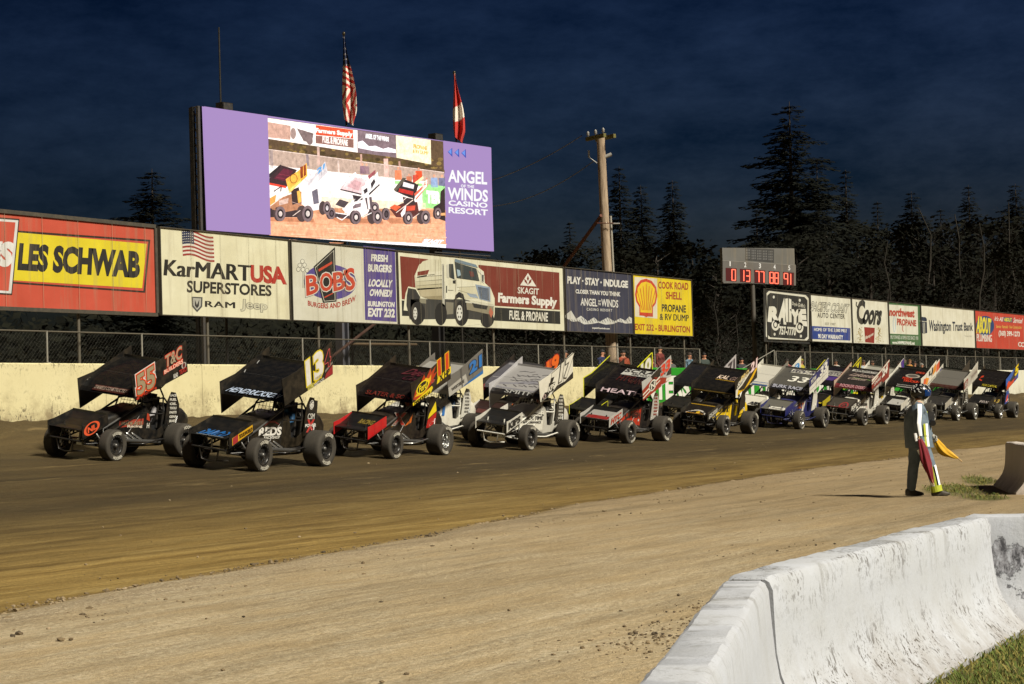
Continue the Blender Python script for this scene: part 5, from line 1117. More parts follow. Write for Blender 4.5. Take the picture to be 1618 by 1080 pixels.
INV3 = {}
def car_frame(xf, yl, yaw):
    h = Vector((-math.cos(yaw), -math.sin(yaw), 0)); lft = Vector((math.sin(yaw), -math.cos(yaw), 0))
    r0 = Vector((xf, yl, 0)) - h * 2.3 - lft * .76
    g = lambda p: Vector((p.x, p.y, bank(p.y)))
    o = g(r0); X = (g(r0 + h * 2.3) - o).normalized(); Y = (g(r0 + lft * .8) - g(r0 - lft * .8)).normalized(); Z = X.cross(Y).normalized(); Y = Z.cross(X)
    Mx = Matrix((X, Y, Z)).transposed().to_4x4(); Mx.translation = o; return Mx
def make_car(c):
    Mx = car_frame(*c['pos']) @ Matrix.Scale(c.get('scale', 1.0), 4); root = empty("sprint_car", mw=Mx); tag(root, c['label'], "race car", "winged sprint cars lined up two wide on the clay")
    tube_c = c.get('tube', 'black'); rc = c.get('rims', ('black', 'black'))
    # wheels
    for (x, y, r, w, col, out, spin) in ((2.3, .76, .335, .25, rc[0], 1, 0.3), (2.3, -.72, .335, .25, rc[0], -1, 1.1), (0, .74, .375, .40, rc[1], 1, -0.4), (0, -.80, .43, .46, rc[1], -1, 2.0)):
        ml = Matrix.Translation((x, y, r - 0.012)) @ (Matrix.Rotation(math.pi, 4, 'Z') if out < 0 else Matrix()) @ Matrix.Rotation(spin + random.uniform(-.5, .5) if not c.get('lead') else spin * .3, 4, 'Y')
        if x == 2.3: ml = ml @ Matrix.Rotation(R(0), 4, 'Z')
        wh = link("wheel", rim_mesh(w, col), root, ml); link("tyre", tyre_mesh(r, w), wh)
    link("front_axle", part_mesh("front_axle", 'grey' if tube_c == 'white' else tube_c, f_axle), root); link("rear_axle", part_mesh("rear_axle", 'black', f_rear), root)
    for s in (1, -1): link("shock_absorber", part_mesh("shock_absorber" + str(s), 'silver' if tube_c != 'black' else 'black', f_shock(s)), root)
    L_ = lambda n, me: link(n, me, root, ROLL)
    L_("roll_cage", cage_mesh(tube_c)); L_("front_bumper", part_mesh("front_bumper", c.get('bump', tube_c), f_bumper))
    for s in (1, -1): L_("nerf_bar", part_mesh("nerf_bar" + str(s), c.get('nerf', tube_c), f_nerf(s)))
    L_("engine", part_mesh("engine", 'black', f_engine)); L_("seat", part_mesh("seat", 'black', f_seat))
    # hood with side lettering
    mb = MB(); hm = P(c['hood']); mb.loft([rrect(*s) for s in HOOD], hm)
    A = Art(mb, lambda x, z, l: Vector((x, hw_at(x) + .003 + .002 * l, z)), lambda k: P(k))
    sc = c.get('side', c['hood'])
    if sc != c['hood']:
        for i in range(8):
            x0 = 2.05 - i * .155; x1 = x0 - .155; zt = lambda x: .76 + .24 * (2.05 - x) / 1.24
            A.p(sc, [(x0, .50 + .0 * x0), (x1, .48), (x1, zt(x1)), (x0, zt(x0))], 0)
    for it in c.get('hart', ()): 
        if it[0] in ('t', 'o'):
            it = list(it); s0, t0, s1, t1 = it[2:6]; it[2:6] = [2.05 - 1.24 * s0, .58 + .46 * t0, 2.05 - 1.24 * s1, .58 + .46 * t1]
        elif it[0] == 'p': it = list(it); it[2] = [(2.05 - 1.24 * s, .58 + .46 * q) for s, q in it[2]]
        elif it[0] == 'e': it = list(it); it[2:6] = [2.05 - 1.24 * it[2], .58 + .46 * it[3], 1.24 * it[4], .46 * it[5]]
        draw_items(A, it)
    L_("hood", mb.mesh("hood"))
    # cockpit side and tail
    for s in (1, -1):
        mb = MB(); y = s * .388; th = Vector((0, -s * .012, 0))
        q = [(.80, .40), (.14, .44), (.14, .72), (.36, .60), (.58, .62), (.70, .98), (.80, 1.09)]
        pts = [Vector((x, y, z)) for x, z in q]; pts = pts if s > 0 else pts[::-1]; mb.slab(pts, th, P(c.get('cock', c['hood'])))
        if s > 0: 
            A = Art(mb, lambda x, z, l: Vector((x, .390 + .002 * l, z)), lambda k: P(k))
            if 'cart' in c:
                for it in c['cart']: draw_items(A, it)
        L_("cockpit_panel", mb.mesh("cockpit_panel"))
    mb = MB(); mb.loft([rrect(*s, .16, .10) for s in TAIL], P(c.get('tail', c['hood']))); L_("tail_tank", mb.mesh("tail_tank"))
    # tall panel beside the seat back
    mb = MB(); q = [(.16, .62), (-.34, .72), (-.30, 1.16), (-.14, 1.42), (.02, 1.44), (.12, 1.26)]
    mb.slab([Vector((x, .405, z)) for x, z in q], Vector((0, -.012, 0)), P(c.get('sail', c.get('tail', c['hood']))))
    A = Art(mb, lambda x, z, l: Vector((x, .408 + .002 * l, z)), lambda k: P(k))
    for k in range(c.get('stickers', 7)):
        z = 1.34 - .095 * k; A.t(("RACE", "FUEL", "OIL", "TOOLS", "PARTS", "GEAR", "BRAKES")[k % 7], (.06 - .01 * k, z, -.16 - .015 * k, z + .05), c.get('stick', '#b9b6ac'), .06, 1)
    for it in c.get('sart', ()): draw_items(A, it)
    L_("head_panel", mb.mesh("head_panel"))
    # top wing: foil carries the two side panels
    mb = MB(); nu, nv = 6, 14; top = [[foil_pt(i / nu, j / nv) for i in range(nu + 1)] for j in range(nv + 1)]
    fm_ = paint(c['foil'], .26, 0, .07)
    for j in range(nv):
        for i in range(nu): mb.add([top[j][i], top[j][i + 1], top[j + 1][i + 1], top[j + 1][i]], [(0, 1, 2, 3)], fm_, True)
    low = [(1.55, 1.325), (1.1, 1.52), (.6, 1.75), (.16, 2.04)]
    um = P(c.get('under', '#5c5b59'))
    for (x0, z0), (x1, z1) in zip(low, low[1:]): mb.face([(x0, -.765, z0), (x0, .765, z0), (x1, .765, z1), (x1, -.765, z1)], um)
    mb.box((.155, 0, 2.08), (.012, 1.53, .07), fm_)
    A = Art(mb, lambda u, v, l: foil_pt(u, v, .003 + .002 * l), lambda k: P(k))
    if c.get('strip'): 
        for v0, v1 in ((0, .04), (.04, .08), (.08, .12)): A.r(c['strip'], .01, v0, .99, v1 - 0, .5)
    A.line('#3a3a3a', [(.02, .5), (.98, .5)], .004, .3)
    for it in c.get('fart', ()): draw_items(A, it, .02)
    wing = link("top_wing", mb.mesh("top_wing"), root, ROLL @ Matrix.Translation((c.get("wx", 0), 0, c.get("wz", 0))))
    link("side_panel", side_panel(LB, .775, .014, c['lb'], c.get('lbi', c['lb']), c.get('edge'), c.get('lart', ()), 1).mesh("side_panel"), wing)
    rp_ = side_panel(RBD, -.775, .014, c.get('rb', c['lb']), c.get('rbi', c.get('rb', c['lb'])), c.get('edge'), (), -1)
    f = quadmap(RBD, -.775, 1); A = Art(rp_, lambda s, t_, l: f(s, t_, -1) + Vector((0, .016 + .002 * l, 0)), lambda k: P(k))
    for it in c.get('rart', ()): draw_items(A, it)
    link("side_panel", rp_.mesh("side_panel"), wing)
    # nose wing
    mb = MB(); top = [[nose_pt(i / 4, j / 8) for i in range(5)] for j in range(9)]; nm = paint(c['nose'], .38, 0, .08)
    for j in range(8):
        for i in range(4): mb.add([top[j][i], top[j][i + 1], top[j + 1][i + 1], top[j + 1][i]], [(0, 1, 2, 3)], nm, True)
    [mb.face([(xa, -.46, za - d0), (xa, .46, za - d0), (xb, .46, zb_ - d1), (xb, -.46, zb_ - d1)], um) for (xa, za), (xb, zb_), d0, d1 in zip(NOSE, NOSE[1:], (.004, .02, .03, .02), (.02, .03, .02, .004))]; mb.box((2.215, 0, .985), (.01, .92, .05), nm)
    A = Art(mb, lambda u, v, l: nose_pt(u, v, .003 + .002 * l), lambda k: P(k))
    for it in c.get('nart', ()): draw_items(A, it)
    nw = L_("nose_wing", mb.mesh("nose_wing"))
    link("side_panel", side_panel(NLB, .467, .01, c.get('nlb', c['nose']), c.get('nlbi', c['nose']), c.get('nedge'), c.get('nlart', ()), 1, False).mesh("side_panel"), nw)
    link("side_panel", side_panel(NLB, -.467, .01, c.get('nrb', c.get('nlb', c['nose'])), c.get('nlb', c['nose']), c.get('nedge'), (), -1, False).mesh("side_panel"), nw)
    return root, Mx
K = '#111111'; W_ = '#cfcbbd'; Y_ = '#d8b415'
FLAME = [(.02, .25), (.10, .55), (.20, .62), (.33, .92), (.36, .70), (.50, .96), (.50, .78), (.62, .90), (.56, .64), (.66, .66), (.54, .46), (.60, .40), (.44, .30), (.30, .12), (.16, .05)]
CARS = [
 dict(wx=.16, wz=.03, pos=(32.1, 27.95, .03), lead=1, label="black sprint car with tan 55 outlined in orange, leading the outer row", foil=K, lb=K, hood=K, nose=K, rims=('black', 'black'),
      lart=[('f', "55", .07, .18, .38, .88, ('#d8cfc8', .115), ('#d8481a', .085), ('#2a120c', .045), ('#97866a', .03)), ('f', "T&C", .60, .56, .90, .94, ('#c0402c', .07), ('#a09078', .015)), ('p', '#b8301c', [(.55, .34), (.92, .40), (.92, .53), (.55, .48)], 1), ('t', "BUILDERS", .56, .375, .91, .50, '#f0b09c', .04), ('ring', '#a9a49c', .93, .28, .035, .09, .02), ('e', '#5c2024', .93, .28, .03, .07), ('t', "ROAD", .72, .05, .80, .18, '#c8c4bc', .06), ('t', "TEXO", .83, .06, .97, .20, '#a02a24', .06), ('p', '#a92c1c', [(.03, .01), (.40, .01), (.40, .10), (.03, .10)]), ('t', "RACING", .08, .02, .36, .085, '#3a0d08', .05)],
      fart=[('p', '#3d1310', [(.22, .03), (.86, .03), (.86, .13), (.22, .13)]), ('t', "DANIELS CONSTRUCTION", .25, .05, .84, .11, '#8d7b70', .06)], rart=[('t', "RACE", .15, .70, .3, .8, '#77736b', .05)],
      nart=[('l', '#2a2a2a', [(.1, .4), (.9, .4)], .01)], nlart=[('ring', '#d4532f', .36, .5, .26, .44, .09), ('t', "NL", .2, .3, .52, .68, '#d4532f', .06)],
      hart=[('p', '#9c3a2c', [(.35, .20), (.95, .34), (.95, .62), (.35, .52)]), ('t', "MADE-RITE", .40, .32, .92, .48, '#8d7f66', .07), ('t', "Racing", .55, .18, .92, .32, '#c8b8a8', .04)], cart=[('p', '#a63a22', [(.78, .98), (.71, .96), (.66, .80), (.78, .84)]), ('t', "H", .76, .66, .68, .76, '#b9b6ae', .08)]),
 dict(scale=1.04, wz=.06, pos=(32.8, 24.65, .07), lead=1, label="black sprint car with white 13 edged in yellow, leading the inner row", foil=K, lb=K, hood='#17130c', nose=K, rims=('black', 'black'), bump='black',
      lart=[('o', "13", .47, .22, .78, .98, '#d2cfc8', '#c9b41e', .10), ('o', "4", .84, .35, .95, .82, '#131313', '#c05050', .02), ('t', "JJR", .60, .10, .76, .26, '#d2b818', .07, .2), ('p', '#8c2028', [(.82, .02), (1, .02), (1, .30), (.86, .16)]), ('p', '#77736d', [(.84, .20), (1, .34), (1, .40), (.84, .28)]), ('t', "ROOFING", .46, .02, .58, .16, '#c9c060', .06), ('t', "FAST-CO", .60, .02, .80, .10, '#b9b6ae', .06)],
      fart=[('t', "HENDRICKSON", .10, .04, .90, .12, '#aebdd6', .07, .1), ('l', '#9a9a9a', [(.02, .58), (.05, .50)], .012), ('l', '#9a9a9a', [(.02, .90), (.05, .80)], .012)],
      nart=[('t', "DARCO", .20, .20, .80, .56, '#1c5590', .06, .1), ('l', '#b9c4d0', [(.12, .14), (.82, .14)], .03)], nlart=[('p', '#c99a18', [(.12, .10), (.98, .20), (.98, .74), (.12, .62)]), ('p', '#9c2a30', [(.14, .12), (.36, .14), (.36, .66), (.14, .60)], 2), ('t', "TOOLWORLD", .40, .30, .95, .58, '#4a3208', .06)],
      hart=[('t', "REDS", .28, .22, .86, .56, '#d2cfc8', .08), ('t', "RACE SHOP", .42, .06, .84, .18, '#b9b6ae', .05), ('p', '#8c2028', [(.36, .58), (.50, .84), (.66, .86), (.82, .66), (.68, .76), (.52, .76)])],
      sart=[('p', '#151515', [(.10, .70), (-.33, .74), (-.29, 1.36), (.06, 1.40)], .5), ('ring', '#c9c6bd', -.06, 1.28, .07, .09, .02), ('t', "6", .0, 1.22, -.12, 1.34, '#c9c6bd', .06), ('t', "CSM", .06, .98, -.2, 1.1, '#b9b6ae', .05), ('t', "X", .04, .72, -.2, .96, '#b0302c', .06), ('t', "POWER", .12, .82, -.3, .88, '#d2cfc8', .07)], stickers=0),
 dict(pos=(38.57, 25.2, .05), label="black and yellow sprint car with orange flames and an 11", foil='#15100f', lb='#1a1410', hood='#1a1512', nose=K, rims=('black', 'silver'), tube='black', nerf='silver', side='#1d1712',
      lart=[('p', '#a63414', FLAME), ('p', '#d8a51c', [(.06, .30), (.2, .52), (.36, .74), (.44, .62), (.5, .72), (.48, .5), (.40, .34), (.26, .20)], 2), ('e', '#d8c21c', .27, .48, .16, .24, 3), ('e', '#171310', .27, .48, .13, .19, 4), ('t', "Ford", .18, .36, .36, .60, '#d8c21c', .04, .1), ('o', "11", .68, .48, .92, 1.0, '#c23a16', '#d8b01c', .06), ('p', '#d8bf1c', [(0, 0), (.46, .02), (.52, .16), (.50, .26), (.0, .12)], 3), ('p', '#d8bf1c', [(.62, .18), (1, .22), (1, .46), (.66, .42)], 3), ('t', "MANDERS 54", .04, .01, .44, .14, '#2a2410', .05), ('t', "X HP", .70, .22, .96, .42, '#2a2410', .06), ('ring', '#8c4a50', .53, .40, .035, .06, .02)],
      fart=[('t', "SLATER & SON", .14, .04, .92, .12, '#5a1712', .06), ('t', "Deen", .42, .72, .86, .94, '#4a1420', .02, .2), ('t', "Cobb", .5, .55, .9, .68, '#35101a', .02, .2)],
      nart=[('t', "RACING", .45, .62, .85, .80, '#6a5a20', .05)], nlb='#b0181c', nlbi='#77756f', nlart=[('l', '#8a1216', [(.05, .1), (.95, .1)], .02)], nrb='#55524c',
      hart=[('t', "X", .36, .40, .72, 1.0, '#a9a49a', .14, .1), ('t', "X", .38, .42, .70, .98, '#b3231f', .05, .1), ('p', '#c98a1c', [(.02, .05), (.36, .34), (.40, .44), (.18, .24)]), ('p', '#b85a18', [(.74, .3), (.96, .5), (.99, .95), (.88, .6)])], sail='#171310', sart=[('p', '#a61c18', [(.14, .66), (-.30, .70), (-.29, 1.05), (.10, .86)], .5), ('p', '#d8bf1c', [(.10, .88), (-.29, 1.07), (-.2, 1.3), (.06, 1.0)], .6)], stickers=0),
 dict(pos=(44.75, 28.0, .02), label="grey and white sprint car with a blue 21 behind the flamed car", foil='#8d8b86', lb='#6a6762', lbi='#b4b2ab', hood=W_, nose='#a9a7a0', rims=('black', 'silver'), tube='white',
      lart=[('p', '#a9a59c', [(0, 0), (.55, .02), (.50, .5), (0, .45)]), ('p', '#55524e', [(.36, .0), (.40, 0), (.40, .92), (.36, .9)]), ('o', "21", .62, .38, .94, .82, '#2c6eb4', '#1b1b1c', .07), ('p', '#2868a8', [(.42, .0), (1, .0), (1, .14), (.42, .06)]), ('t', "WESTSIDE", .08, .2, .44, .34, '#55524e', .04)],
      hart=[('t', "21", .4, .3, .8, .8, '#2c6eb4', .05)], sail='#c4c1b6', stick='#55524e', rart=[('t', "RACING", .2, .3, .7, .6, '#55524e', .05)]),
 dict(wx=.27, wz=.02, pos=(44.8, 25.1, .02), label="white sprint car with pale grey wing top and black slashed side panel", foil='#8c8a89', strip='#17171a', lb=W_, hood='#b9b6ac', nose='#161616', rims=('black', 'black'), tube='white', bump='white', side='#c9c6ba', under='#77767a', rb='#a5a4a8', rbi='#a9a8ab',
      lart=[('p', '#1a1a1b', [(.32, 0), (1, .0), (1, .26), (.75, .12), (.5, .2)]), ('p', '#1a1a1b', [(.20, .14), (.40, .10), (.46, .42), (.28, .56)]), ('t', "KPS", .24, .20, .42, .42, '#cfcbbd', .05, .1), ('p', '#1a1a1b', [(.30, .52), (.34, .72), (.44, .66), (.38, .5)]), ('o', "17", .62, .30, .95, .92, '#cfcbbd', '#1a1a1b', .05, .25), ('p', '#1a1a1b', [(.02, .02), (.22, .02), (.30, .16), (.14, .3), (.05, .14)]), ('ring', '#b39a98', .12, .14, .035, .08, .02), ('l', '#1a1a1b', [(.36, .9), (.7, .92)], .03)],
      fart=[('t', "SMITH", .28, .04, .84, .12, '#9a9a98', .08)] + [('l', '#4e4c50', [(.15 + .65 * ((k * 37 % 53) / 53), .25 + .55 * ((k * 23 % 41) / 41)), (.15 + .65 * ((k * 37 % 53) / 53) + .09, .25 + .55 * ((k * 23 % 41) / 41) + .05 * ((k % 3) - 1))], .014) for k in range(36)] + [('p', '#77767c', [(.05, .14), (.95, .14), (.98, .42), (.6, .5), (.3, .34), (.05, .3)], .6)],
      nlb='#bdbab0', nlbi='#a8a6a0', nlart=[('t', "KIPS", .12, .2, .84, .8, '#2a2a2a', .05)], nart=[],
      hart=[('p', '#a5a39c', [(.3, .62), (.95, .8), (.99, 1.0), (.5, .95)]), ('t', "QUICK TIME", .12, .36, .95, .62, '#26262a', .09), ('t', "PERFORMANCE", .2, .2, .9, .33, '#26262a', .06), ('p', '#17171a', [(.55, .74), (.99, .62), (.99, .70), (.6, .80)])], cock='#b4b1a7', sail='#2e2c28', tail='#bdb9ad'),
 dict(pos=(49.3, 28.1, 0), label="dark sprint car with an orange 19 half hidden behind the white slash-lettered car", foil='#55545a', lb='#14100f', lbi='#17171a', hood='#1a1717', nose='#2a1a18', rims=('black', 'black'), rb='#14100f', rbi='#1a1719',
      lart=[('o', "19", .60, .30, .95, .92, '#d8601c', '#8c2020', .09), ('e', '#c9501c', .7, .75, .16, .2)], rart=[('p', '#8c2228', [(0, .45), (.16, .48), (.16, .72), (0, .72)])], nlb='#c9c6bd', nart=[('p', '#4a201c', [(.1, .2), (.9, .2), (.9, .6), (.1, .6)])], hart=[('t', "19", .3, .3, .8, .8, '#d8601c', .05)], fart=[('p', '#77767a', [(.03, .3), (.2, .3), (.2, .95), (.03, .95)])]),
 dict(pos=(50.6, 25.1, 0), label="black and red sprint car with a red 33 and white sign on its wing", foil='#141112', lb='#a9a8a4', lbi='#151314', hood='#171415', nose=K, rims=('black', 'black'), tube='black', side='#a5301c', rb='#121112',
      lart=[('p', '#8f2a1c', [(0, 0), (.62, .0), (.68, .36), (.40, .72), (.0, .55)]), ('p', '#1b1917', [(.40, .44), (.62, .52), (.80, .4), (.62, .95), (.3, .88)]), ('p', '#cfcbbd', [(.0, .26), (.62, .46), (.62, .54), (0, .34)], 2), ('p', '#cfcbbd', [(.0, .08), (.6, .30), (.6, .36), (0, .15)], 2), ('e', '#cfcbbd', .34, .38, .13, .26, 2), ('e', '#252021', .34, .38, .10, .2, 3), ('t', "N", .28, .26, .40, .5, '#cfcbbd', .07), ('o', "33", .64, .50, .94, .92, '#c8361e', '#9a9894', .09, .1), ('p', '#8f2a1c', [(.62, .1), (.84, .0), (.84, .2), (.66, .4)], 2), ('p', '#2a2725', [(.82, .3), (1, .2), (1, .5), (.9, .5)], 2), ('p', '#cfcbbd', [(.8, .06), (1, .0), (1, .1), (.82, .18)], 3)],
      fart=[('p', '#a9a8a2', [(.18, .68), (.97, .68), (.97, .96), (.18, .96)]), ('t', "SCRAP", .20, .80, .95, .94, '#161616', .07), ('t', "RECYCLING", .4, .70, .9, .77, '#161616', .05), ('t', "HTC", .22, .42, .55, .64, '#3d0f0e', .05), ('t', "RANCH", .5, .36, .9, .58, '#2e0d0d', .05), ('t', "HEATH", .10, .03, .96, .12, '#bba6ae', .07)],
      nart=[('p', '#8d8a86', [(.12, .2), (.92, .2), (.92, .84), (.12, .84)]), ('p', '#7d1c1c', [(.14, .23), (.90, .23), (.90, .81), (.14, .81)], 2)], nlb='#a9a6a0', nlbi='#44403e', nlart=[('t', "HTC", .15, .2, .85, .75, '#a5301c', .05, .1)],
      hart=[('t', "LEHIGH", .30, .30, .95, .62, '#3b1a16', .08), ('p', '#b5b2aa', [(.1, .0), (.95, .06), (.95, .2), (.15, .14)])], sail='#a6a29a', stick='#7d2a20'),
 dict(pos=(55.6, 28.1, 0), label="black sprint car edged in bright yellow with a white zero behind the red 33 car", foil='#141414', lb='#181818', hood='#161616', nose='#141414', rims=('black', 'black'), edge='#c9c81c', nedge='#c9c81c',
      lart=[('o', "10", .58, .32, .92, .88, '#d2cfc6', '#a8a81e', .08)], rart=[('e', '#a9a8a2', .06, .42, .03, .06)]),
 dict(pos=(58.0, 25.4, .03), label="black and golden yellow sprint car with a pink-white 21 at the wing tip", foil='#141312', lb='#1a1713', hood='#1a1713', nose='#171310', rims=('black', 'black'), side=Y_, rb='#141312',
      lart=[('p', '#d8a815', [(.06, 0), (.40, .02), (.74, .34), (.98, .60), (.98, .44), (.80, .20), (.6, .04), (.34, .0), (.2, .16), (.1, .34)]), ('p', '#cfcbbd', [(.0, 0), (.07, 0), (.12, .3), (.3, .34), (.7, .62), (.66, .68), (.26, .44), (.02, .4)], 2), ('t', "SUPER", .10, .50, .48, .72, '#cfcbbd', .07, .2), ('t', "PRO", .24, .62, .58, .86, '#c9b070', .06, .2), ('o', "21", .70, .58, .96, .98, '#dcc4c4', '#57201c', .08, .1), ('e', '#d8b415', .16, .1, .04, .08, 3)],
      fart=[('t', "KAL", .38, .50, .62, .66, '#cbb6a4', .07, .1), ('t', "GUEI", .66, .48, .95, .64, '#6d5a54', .07, .1), ('l', '#a8821c', [(.36, .46), (.95, .44)], .02), ('l', '#5c4a16', [(.05, .02), (.95, .02)], .02)],
      nart=[('l', '#8d6e18', [(.05, .93), (.95, .93)], .04), ('e', '#a9a49a', .5, .24, .36, .40), ('e', '#1a1612', .5, .20, .33, .37, 2), ('t', "BAKERY", .18, .10, .82, .24, '#c9902c', .06), ('e', '#c9a41c', .55, .42, .07, .12, 3)], nlb='#26241f', nlart=[('t', "CNC HEADS", .1, .45, .9, .7, '#b9b6ac', .05), ('t', "ENGINES", .1, .2, .9, .4, '#b9b6ac', .05)],
      hart=[('t', "Shark", .28, .36, .84, .82, '#2a2312', .03, .1), ('p', '#cfcbbd', [(.0, .0), (.08, .0), (.16, .3), (.06, .34)])], cock='#1a1713', sail='#1a1713', tail=Y_, sart=[('p', Y_, [(.14, .64), (-.3, .72), (-.28, .86), (.05, .76)], .6)], stickers=0),
 dict(pos=(62.4, 28.1, 0), label="dark sprint car mostly hidden behind the golden yellow car, pale wing tip showing", foil='#1a1a1c', lb='#aaa4a4', rb='#141415', rbi='#171718', hood='#161616', nose='#1c1b18', rims=('black', 'black'), lart=[('t', "71", .66, .4, .92, .86, '#3b3238', .06), ('p', '#55303c', [(.0, .0), (1, .0), (1, .1), (0, .1)])]),
 dict(pos=(65.5, 25.8, .02), label="royal blue and white sprint car with 33 on its grey wing top", foil='#4c4a45', lb='#c9c6bc', hood='#1c2258', nose='#5a5851', rims=('silver', 'black'), tube='blue', side='#1c2258', strip='#2a2a30', rb='#77756e', rbi='#77746c',
      lart=[('p', '#1d2460', [(.0, .46), (.6, .56), (1, .62), (1, 1), (.5, .93), (.0, 1)]), ('t', "MTW", .08, .58, .34, .86, '#c9c6bc', .06), ('o', "33", .56, .52, .90, .94, '#d2cfc6', '#1d2460', .07, .1), ('l', '#3b3a44', [(.05, .22), (.9, .3)], .02)],
      fart=[('p', '#bdb9ae', [(.22, .76), (.97, .76), (.97, .95), (.22, .95)]), ('t', "SIGN PRO", .24, .78, .95, .93, '#242038', .08, .15), ('t', "33", .36, .30, .78, .56, '#cfccc2', .10, .1), ('t', "A", .84, .36, .97, .56, '#cfccc2', .08), ('t', "BURK RACING", .08, .03, .96, .12, '#a9aab8', .06)],
      nart=[('p', '#cfccc2', [(.28, .22), (.94, .22), (.90, .56), (.30, .56)]), ('t', "Racing", .36, .28, .86, .50, '#77756e', .06, .2)], nlb='#1d2460', nlart=[],
      hart=[('p', '#c4c1b7', [(.04, .0), (.9, .1), (.99, .9), (.42, .60)]), ('t', "RLT", .5, .34, .84, .72, '#a5522c', .06, .2)], cock='#1c2258', sail='#c4c1b7', tail='#1c2258', stickers=2),
 dict(pos=(68.6, 28.1, 0), label="white sprint car with a blue badge on its side panel, behind the royal blue car", foil='#b3b0a6', lb=W_, hood=W_, nose='#bdb9ad', rims=('black', 'black'), rb='#c4c1b5',
      lart=[('e', '#2c78b4', .76, .56, .16, .26), ('t', "5", .70, .40, .82, .72, '#b9d0e4', .06)], nart=[('t', "PCI", .55, .25, .85, .6, '#26262a', .07, .2)], fart=[('l', '#77756e', [(.02, .25), (.08, .2)], .015), ('p', '#1d4a80', [(.2, .02), (.6, .02), (.6, .12), (.2, .12)])], hart=[('t', "5", .4, .3, .7, .8, '#2c78b4', .06)]),
 dict(pos=(71.7, 25.7, 0), label="maroon and white sprint car with 24 on its red side panel", foil='#2a2624', lb='#7d2420', hood='#bdb9ae', nose='#3a3630', rims=('black', 'black'), edge=None, side='#c9c6bb', strip='#5a1420', rb='#7d2420', rbi='#b09a86',
      lart=[('p', '#cfcbbd', [(.0, .80), (.6, .84), (1, .9), (1, 1), (.5, .93), (0, .98)]), ('p', '#cfcbbd', [(.0, .62), (.36, .70), (.36, .78), (.0, .72)]), ('o', "24", .58, .42, .88, .84, '#d8d4ca', '#5a1a1a', .08, .1), ('t', "SMAK", .12, .40, .50, .60, '#c9bdb4', .05, .15), ('p', '#2b2422', [(.0, .0), (.64, .0), (.60, .16), (0, .3)]), ('t', "ROOFING CO", .08, .06, .52, .22, '#bdb4ac', .05)],
      fart=[('p', '#a9a6a0', [(.14, .84), (.97, .84), (.97, .96), (.14, .96)]), ('t', "AEROVATION", .20, .86, .92, .94, '#3b3836', .06), ('t', "Lakeside", .24, .56, .9, .74, '#8d7c74', .03, .2), ('t', "Custom", .24, .36, .7, .5, '#8d7c74', .02, .2), ('l', '#6d8a4a', [(.3, .48), (.8, .44)], .02), ('t', "ROOKER DESIGN", .14, .03, .86, .12, '#b98a90', .06), ('p', '#8c1c2c', [(0, 0), (.1, 0), (.1, .12), (0, .12)], 2), ('p', '#8c1c2c', [(.9, 0), (1, 0), (1, .12), (.9, .12)], 2)],
      nart=[('ring', '#8c2a2c', .62, .5, .16, .26, .06), ('e', '#2a2422', .62, .5, .1, .16), ('p', '#8c2a2c', [(.0, .02), (1, .02), (1, .12), (0, .12)]), ('t', "Q", .57, .38, .67, .62, '#8c2a2c', .03)], nlb='#1d1a19', nlart=[('t', "RSR", .2, .2, .8, .75, '#c4c1b7', .05)],
      hart=[('t', "Quantum", .22, .30, .94, .66, '#3b3836', .04), ('p', '#a62c2c', [(.1, .04), (.98, .22), (.98, .28), (.1, .1)])], bump='silver', sail='#c4c1b7', stickers=3),
 dict(pos=(75.2, 28.1, 0), label="purple and black sprint car with a yellow nose wing, behind the royal blue car", foil='#17151a', lb='#1a1620', hood='#1a1620', nose='#191714', rims=('black', 'black'), edge='#c4b81c',
      lart=[('t', "7", .7, .4, .9, .86, '#c4b81c', .07)], fart=[('p', '#8d8a84', [(.1, .44), (.9, .44), (.9, .74), (.1, .74)]), ('t', "CUSTOM", .16, .50, .84, .68, '#2a2630', .06), ('p', '#3d2a6a', [(.1, .2), (.6, .2), (.7, .4), (.2, .4)])], nart=[('p', '#c4b01c', [(0, 0), (1, 0), (1, .34), (0, .34)])], nlb='#a8981c'),
 dict(pos=(77.9, 25.8, 0), label="white sprint car with a black wing top lettered in red, beside the flagman", foil='#161514', lb=W_, hood='#bdb9ae', nose='#171614', rims=('black', 'black'), tube='grey', side='#c6c3b8', rb='#c9c6bb', rbi='#c9c6bb',
      lart=[('p', '#d88a2c', [(.05, .1), (.4, .1), (.52, .4), (.3, .7)]), ('p', '#cf5a34', [(.1, .3), (.24, .2), (.36, .5), (.2, .75)], 2), ('t', "LJ", .52, .46, .74, .84, '#2a2724', .05, .1), ('p', '#c9822c', [(.74, .3), (.98, .4), (.98, .86), (.82, .8)], 1), ('l', '#26221e', [(.05, .06), (.95, .1)], .04)],
      fart=[('t', "EMERALD", .56, .80, .98, .92, '#b03a22', .05), ('e', '#8d877c', .55, .62, .2, .12), ('e', '#4a4642', .55, .62, .14, .08, 2), ('t', "MALIK", .34, .38, .62, .50, '#c8381c', .06), ('t', "TRUCKING", .40, .26, .92, .36, '#c8381c', .06), ('p', '#8d8a86', [(.30, .03), (.86, .03), (.86, .12), (.30, .12)]), ('t', "JOHNSON", .34, .045, .82, .105, '#3b3a38', .06)],
      nart=[('p', '#9c9a94', [(.3, .3), (.95, .3), (.92, .86), (.36, .86)]), ('t', "RACE CO", .4, .48, .86, .66, '#5a5854', .04)], nlb='#bdb9ad', hart=[('t', "1", .6, .3, .75, .9, '#3b3836', .04), ('t', "LJ", .4, .2, .9, .5, '#77746c', .03)]),
 dict(pos=(80.6, 28.1, 0), label="white and yellow sprint car with a purple wing tip, behind the maroon 24 car", foil='#8d8a80', lb=W_, hood=W_, nose='#c2b220', rims=('black', 'black'), rb='#c9c6bb',
